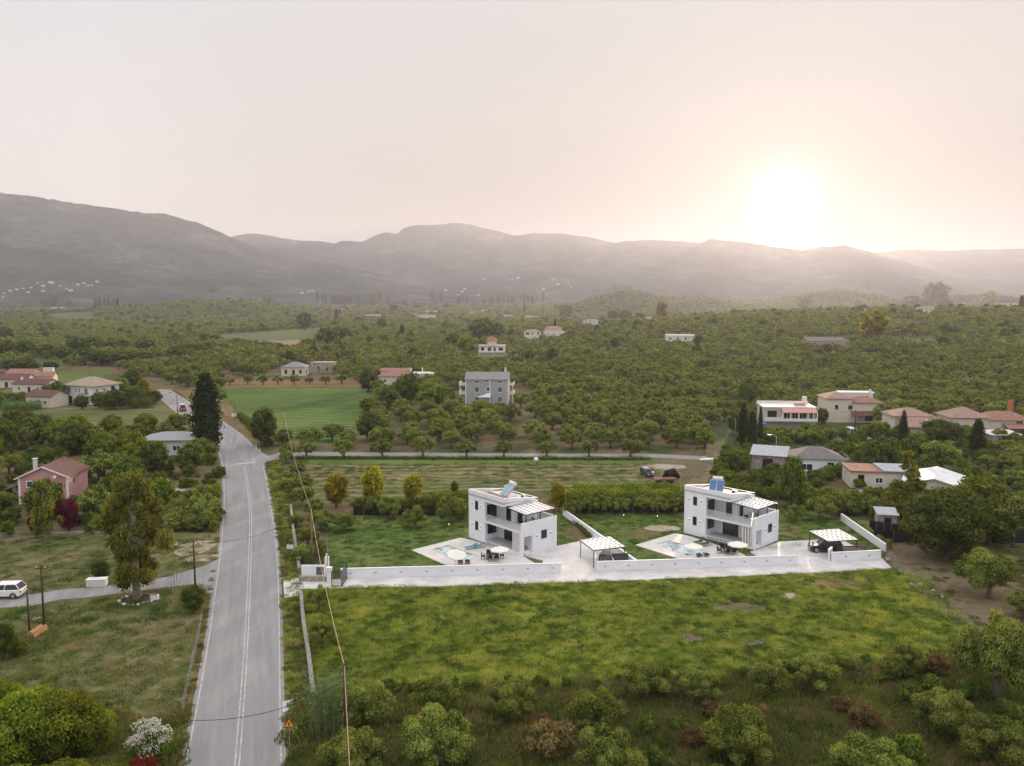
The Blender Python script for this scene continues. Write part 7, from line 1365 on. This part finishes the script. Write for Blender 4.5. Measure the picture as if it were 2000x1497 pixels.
for x in (-1, 1):
    for s in (-1, 1): k = MB(); k.tube([(x, s * .95, .4), (x, s * 1.15, .4)], .4, 12); k.build('wheel', RUB, o)
k = MB(); k.bar((-2.2, 0, .8), (-3.6, 0, .5), .1); k.build('drawbar', RUST, o)
p = at(1312, 936, 0); o = empty('scrap_heap', 'dark tarpaulined heap behind the rusty trailer', 'heap', p, 0); k = MB(); k.tube([(-1.6, 0, .1), (-.9, 0, .9), (.3, .1, 1.2), (1.5, 0, .3)], [.4, .9, 1.0, .3], 9); k.build('tarpaulin', BLKNET, o)
rs = random.Random(12)
for i in range(5): k = MB(); x, y = rs.uniform(-2, 2), rs.uniform(-1.5, -.4); k.bar((x, y, .1), (x + rs.uniform(-1, 1), y + rs.uniform(-.5, .5), rs.uniform(.3, .9)), .12); k.build('beam', RUST, o)
ball_thing(1047, 903, 0, .55, 'white_bale', 'round white bale at the top edge of the hay field', 'bale', CWHITE); ball_thing(1111, 916, 0, .35, 'white_rock', 'small pale boulder on the hay field', 'rock', W_STONE); ball_thing(866, 975, 0, .40, 'pale_rock', 'pale rock below the little tree on the hay field', 'rock', W_STONE)
ptree('round', 888, 972, 18, 'lone small dark tree on the hay field', None, 34)
o = empty('dark_post', 'small dark post on the lane beside the eucalyptus', 'bin', at(247.5, 1152, 0)); k = MB(); k.tube([(0, 0, 0), (0, 0, .75)], .16, 10); k.build('body', DARKM, o); k = MB(); k.tube([(0, 0, .752), (0, 0, .82)], .18, 10); k.build('lid', DARKM, o)  # small dark upright shape of unknown kind, built as a capped post
for px, py, r_, lb in ((207, 1079, .28, 'white boulder on the grass left of the eucalyptus crown'), (1780, 1146, .22, 'pale stone at the upper part of the right meadow fence'), (1797, 1147, .25, 'pale stone lying right of the fence end stone'), (1822, 1158, .22, 'pale stone halfway down the right meadow fence'), (1840, 1170, .2, 'lowest pale stone on the right meadow fence'), (1735, 1098, .3, 'pale slab stone at the end of the driveway')):
    ball_thing(px, py, 0, r_, 'stone', lb, 'stone', W_WHITE if r_ > .3 else W_STONE)
o = empty('road_marker', 'orange and white roadworks marker at the far bend', 'road marker', at(333, 768, 0)); k = MB(); k.box(-.5, 0, 0, .5, .1, 1.3); k.build('board', plain('orange_plastic', (.7, .25, .05), .5), o); k = MB(); k.box(-.5, -.012, .4, .5, -.002, .8); k.build('stripe', CWHITE, o)

# ------------------------------------------------------------------ grass, weeds and scrub (cover)
def meadowmat(name, cols, scale=.12):
    m, nt, b = newmat(name); nt.nodes.remove(b); g = N(nt, 'ShaderNodeNewGeometry'); n1 = N(nt, 'ShaderNodeTexNoise', inp={'Scale': scale, 'Detail': 5.0, 'Roughness': .65}); nt.links.new(g.outputs['Position'], n1.inputs[0]); n2 = N(nt, 'ShaderNodeTexNoise', inp={'Scale': 1.1, 'Detail': 3.0}); nt.links.new(g.outputs['Position'], n2.inputs[0])
    oi = N(nt, 'ShaderNodeObjectInfo'); v = MATH(nt, 'ADD', MATH(nt, 'ADD', MATH(nt, 'MULTIPLY', n1.outputs[0], .55), MATH(nt, 'MULTIPLY', n2.outputs[0], .45)), MATH(nt, 'MULTIPLY', MATH(nt, 'SUBTRACT', oi.outputs['Random'], .5), .36)); k = len(cols); c_ = RAMP(nt, v, [(.34 + .30 * i / (k - 1), q) for i, q in enumerate(cols)])
    d = N(nt, 'ShaderNodeBsdfDiffuse'); nt.links.new(c_, d.inputs[0]); t = N(nt, 'ShaderNodeBsdfTranslucent'); nt.links.new(c_, t.inputs[0]); mx = N(nt, 'ShaderNodeMixShader', inp={0: .45}); nt.links.new(d.outputs[0], mx.inputs[1]); nt.links.new(t.outputs[0], mx.inputs[2]); nt.links.new(mx.outputs[0], nt.nodes['Material Output'].inputs[0]); return m
def tuft(seed, rad, h, n, w, mat, lean=.5):
    r = np.random.default_rng(seed); a = r.uniform(0, 6.28, n); q = rad * np.sqrt(r.random(n)); x, y = q * np.cos(a), q * np.sin(a); H = h * r.uniform(.5, 1.2, n); b = r.uniform(0, 6.28, n); lx, ly = np.cos(b) * H * lean * r.random(n), np.sin(b) * H * lean * r.random(n); c = b + 1.57; wx, wy = np.cos(c) * w, np.sin(c) * w; z = np.zeros(n)
    P_ = np.stack([np.stack([x - wx, y - wy, z], -1), np.stack([x + wx, y + wy, z], -1), np.stack([x + lx, y + ly, H], -1)], 1).reshape(-1, 3); me = bpy.data.meshes.new('tuft'); me.from_pydata(P_.tolist(), [], [(3 * i, 3 * i + 1, 3 * i + 2) for i in range(n)]); me.materials.append(mat); return me
def cover(name, poly_px, spacing, meshes, label, smin=.7, smax=1.3, dens=None, seed=5, z=.01, avoid=()):
    P_ = [(p.x, p.y) for p in PX(poly_px)]; xs_ = [p[0] for p in P_]; ys_ = [p[1] for p in P_]; r = np.random.default_rng(seed); n = int((max(xs_) - min(xs_)) * (max(ys_) - min(ys_)) / spacing ** 2); x, y = r.uniform(min(xs_), max(xs_), n), r.uniform(min(ys_), max(ys_), n)
    k = inpoly(x, y, P_); f = fbm(x * .11 + seed, y * .16, 4)
    if dens is not None: k &= f > dens
    px_, py_ = proj(x, y, 0)
    for cx, cy, w_, h_ in avoid: k &= ~((((px_ - cx) / (w_ * .48)) ** 2 + ((py_ - cy) / (h_ * .48)) ** 2) < r.uniform(.5, 1.2, n))
    k &= ~((x > np.interp(y, Ys, XL) - .5) & (x < np.interp(y, Ys, XR) + .45) & (y < Ys[-1]))
    x, y = x[k], y[k]; m = len(x); s = r.uniform(smin, smax, m) * (.7 + .7 * f[k]); return scatter(name, np.stack([x, y, np.full(m, z)], 1), r.uniform(0, 6.28, m), np.stack([s, s, s * r.uniform(.7, 1.3, m)], 1), r.integers(0, len(meshes), m), meshes, label=label)
MG = meadowmat('meadow_blades', [(.08, .13, .022), (.18, .26, .040), (.31, .39, .06), (.50, .49, .10)], .22); MGL = meadowmat('lawn_blades', [(.06, .10, .022), (.10, .155, .03), (.16, .21, .045)], .2)
MGD = meadowmat('dry_blades', [(.06, .09, .02), (.11, .15, .03), (.19, .17, .06), (.30, .21, .11), (.12, .17, .03), (.17, .22, .04)], .14); MGB = meadowmat('left_blades', [(.07, .12, .025), (.12, .19, .035), (.20, .24, .065), (.34, .29, .14)], .09)
TM = [tuft(i, .62, .17, 150, .030, MG, 1.1) for i in range(4)]; TL = [tuft(10 + i, .6, .10, 90, .025, MGL) for i in range(3)]; TD = [tuft(20 + i, .65, .26, 130, .030, MGD, 1.1) for i in range(4)]; TB = [tuft(30 + i, .6, .14, 90, .025, MGB, .9) for i in range(3)]
MP = SH[0][1]; bare = [(1440, 1186, 110, 20), (1352, 1246, 75, 22), (1470, 1258, 60, 18), (1640, 1140, 170, 20), (1545, 1165, 45, 18), (1000, 1158, 120, 9)]
cover('meadow_tufts', MP, .5, TM, 'long green grass of the meadow', avoid=bare, seed=5); cover('lawn_blades', SH[1][1], 1.0, TL, 'short lawn grass of the left villa', seed=6); cover('lawn_blades', SH[2][1], 1.0, TL, 'short lawn grass of the right villa', seed=7, avoid=[(1290, 1032, 80, 14), (1250, 1042, 90, 16)])
cover('scrub_tufts', [(556, 1400), (612, 1352), (950, 1340), (1500, 1322), (1900, 1268), (2200, 1230), (2200, 1650), (1000, 1750), (580, 1700)], .75, TD, 'dry and green wild grass below the meadow', 1.0, 2.0, seed=8); cover('verge_weeds', SH[5][1], .55, TD[:1] + TM[:3], 'weeds of the right road verge', .5, 1.1, seed=9)
cover('left_grass', [(-60, 1200), (60, 1185), (300, 1153), (402, 1144), (395, 1210), (372, 1310), (345, 1400), (150, 1362), (-60, 1332)], .8, TB, 'patchy mown grass of the left field', .8, 1.5, seed=10); cover('left_grass', [(-60, 1050), (422, 1046), (426, 1092), (330, 1126), (250, 1138), (60, 1160), (-60, 1164)], 1.1, TB, 'patchy mown grass of the upper left field', .8, 1.5, seed=11)
cover('scrub_tufts', [(-60, 1335), (150, 1364), (330, 1420), (350, 1395), (368, 1340), (345, 1497), (320, 1650), (-60, 1650)], .75, TD, 'wild grass in the bottom left corner', .9, 1.9, seed=12); cover('dirt_weeds', [(1745, 1060), (2150, 1060), (2150, 1222), (1900, 1272), (1882, 1212), (1790, 1130)], 1.2, TD, 'sparse weeds on the bare ground at the right', .5, 1.1, dens=.40, seed=13)
SHM = [KIND['shrub'][1][0][i][0] for i in range(4)] + [KIND['shrub'][1][0][0][0], KIND['dryshrub'][1][0][0][0]]
SCP = [(640, 1370), (950, 1352), (1500, 1335), (1880, 1290), (2100, 1260), (2100, 1560), (1000, 1600), (640, 1560)]
o = cover('scrub_bushes', SCP, 3.0, SHM, 'low green and russet scrub bushes below the meadow', .35, .85, dens=.42, seed=14); cover('edge_brambles', [(640, 1345), (950, 1336), (1500, 1316), (1880, 1268), (1890, 1276), (1500, 1328), (950, 1350), (640, 1360)], 1.2, SHM, 'line of brambles along the ditch below the meadow', .2, .45, seed=15)
cover('garden_undergrowth', [(1400, 880), (1480, 842), (1620, 848), (1700, 850), (2050, 850), (2050, 1055), (1760, 1050), (1660, 1005), (1560, 995), (1400, 990)], 3.2, SHM[:3] + TD[:1], 'mixed undergrowth of the right gardens', .5, 1.2, seed=16); cover('orchard_undergrowth', SH[-1][1], 2.6, SHM[:3] + TD[:2], 'mixed undergrowth of the left orchard', .4, .9, seed=17)
cover('hay_stubble', SH[9][1], 1.8, TB, 'cut stubble on the hay field', .8, 1.6, seed=18); cover('verge_weeds', [(352, 1497), (368, 1400), (392, 1300), (410, 1200), (418, 1150), (426, 1100), (430, 1050), (424, 1050), (418, 1100), (405, 1170), (380, 1300), (350, 1400), (335, 1497)], .5, TD, 'dry weeds of the left road verge', .3, .7, seed=19)
for i, (px, py, w_) in enumerate(((1075, 1475, 110), (1060, 1430, 60), (1390, 1400, 60), (1300, 1360, 56), (1690, 1420, 70), (1640, 1390, 50), (1480, 1405, 56), (1210, 1400, 50))):
    ptree('dryshrub', px, py, w_, '%s russet dry shrub in the scrubland below the meadow' % ('largest' if i == 0 else ORD[i]) if i == 0 else 'russet dry shrub in the scrubland, %s from left' % nth(sorted([1060, 1390, 1300, 1690, 1640, 1480, 1210]).index(px)), 'russet shrubs in the scrubland')

# ------------------------------------------------------------------ repeats that share a wording are told apart by their order in the view
dup_ = {}
for o_ in SC.objects:
    if o_.parent is None and o_.get('label') and o_.get('category'): dup_.setdefault(o_['label'], []).append(o_)
for lb_, os_ in dup_.items():
    if len(os_) > 1:
        os_.sort(key=lambda q: float(proj(*q.location)[0]))
        for i_, o_ in enumerate(os_): o_['label'] = '%s, %s from the left' % (lb_, nth(i_))
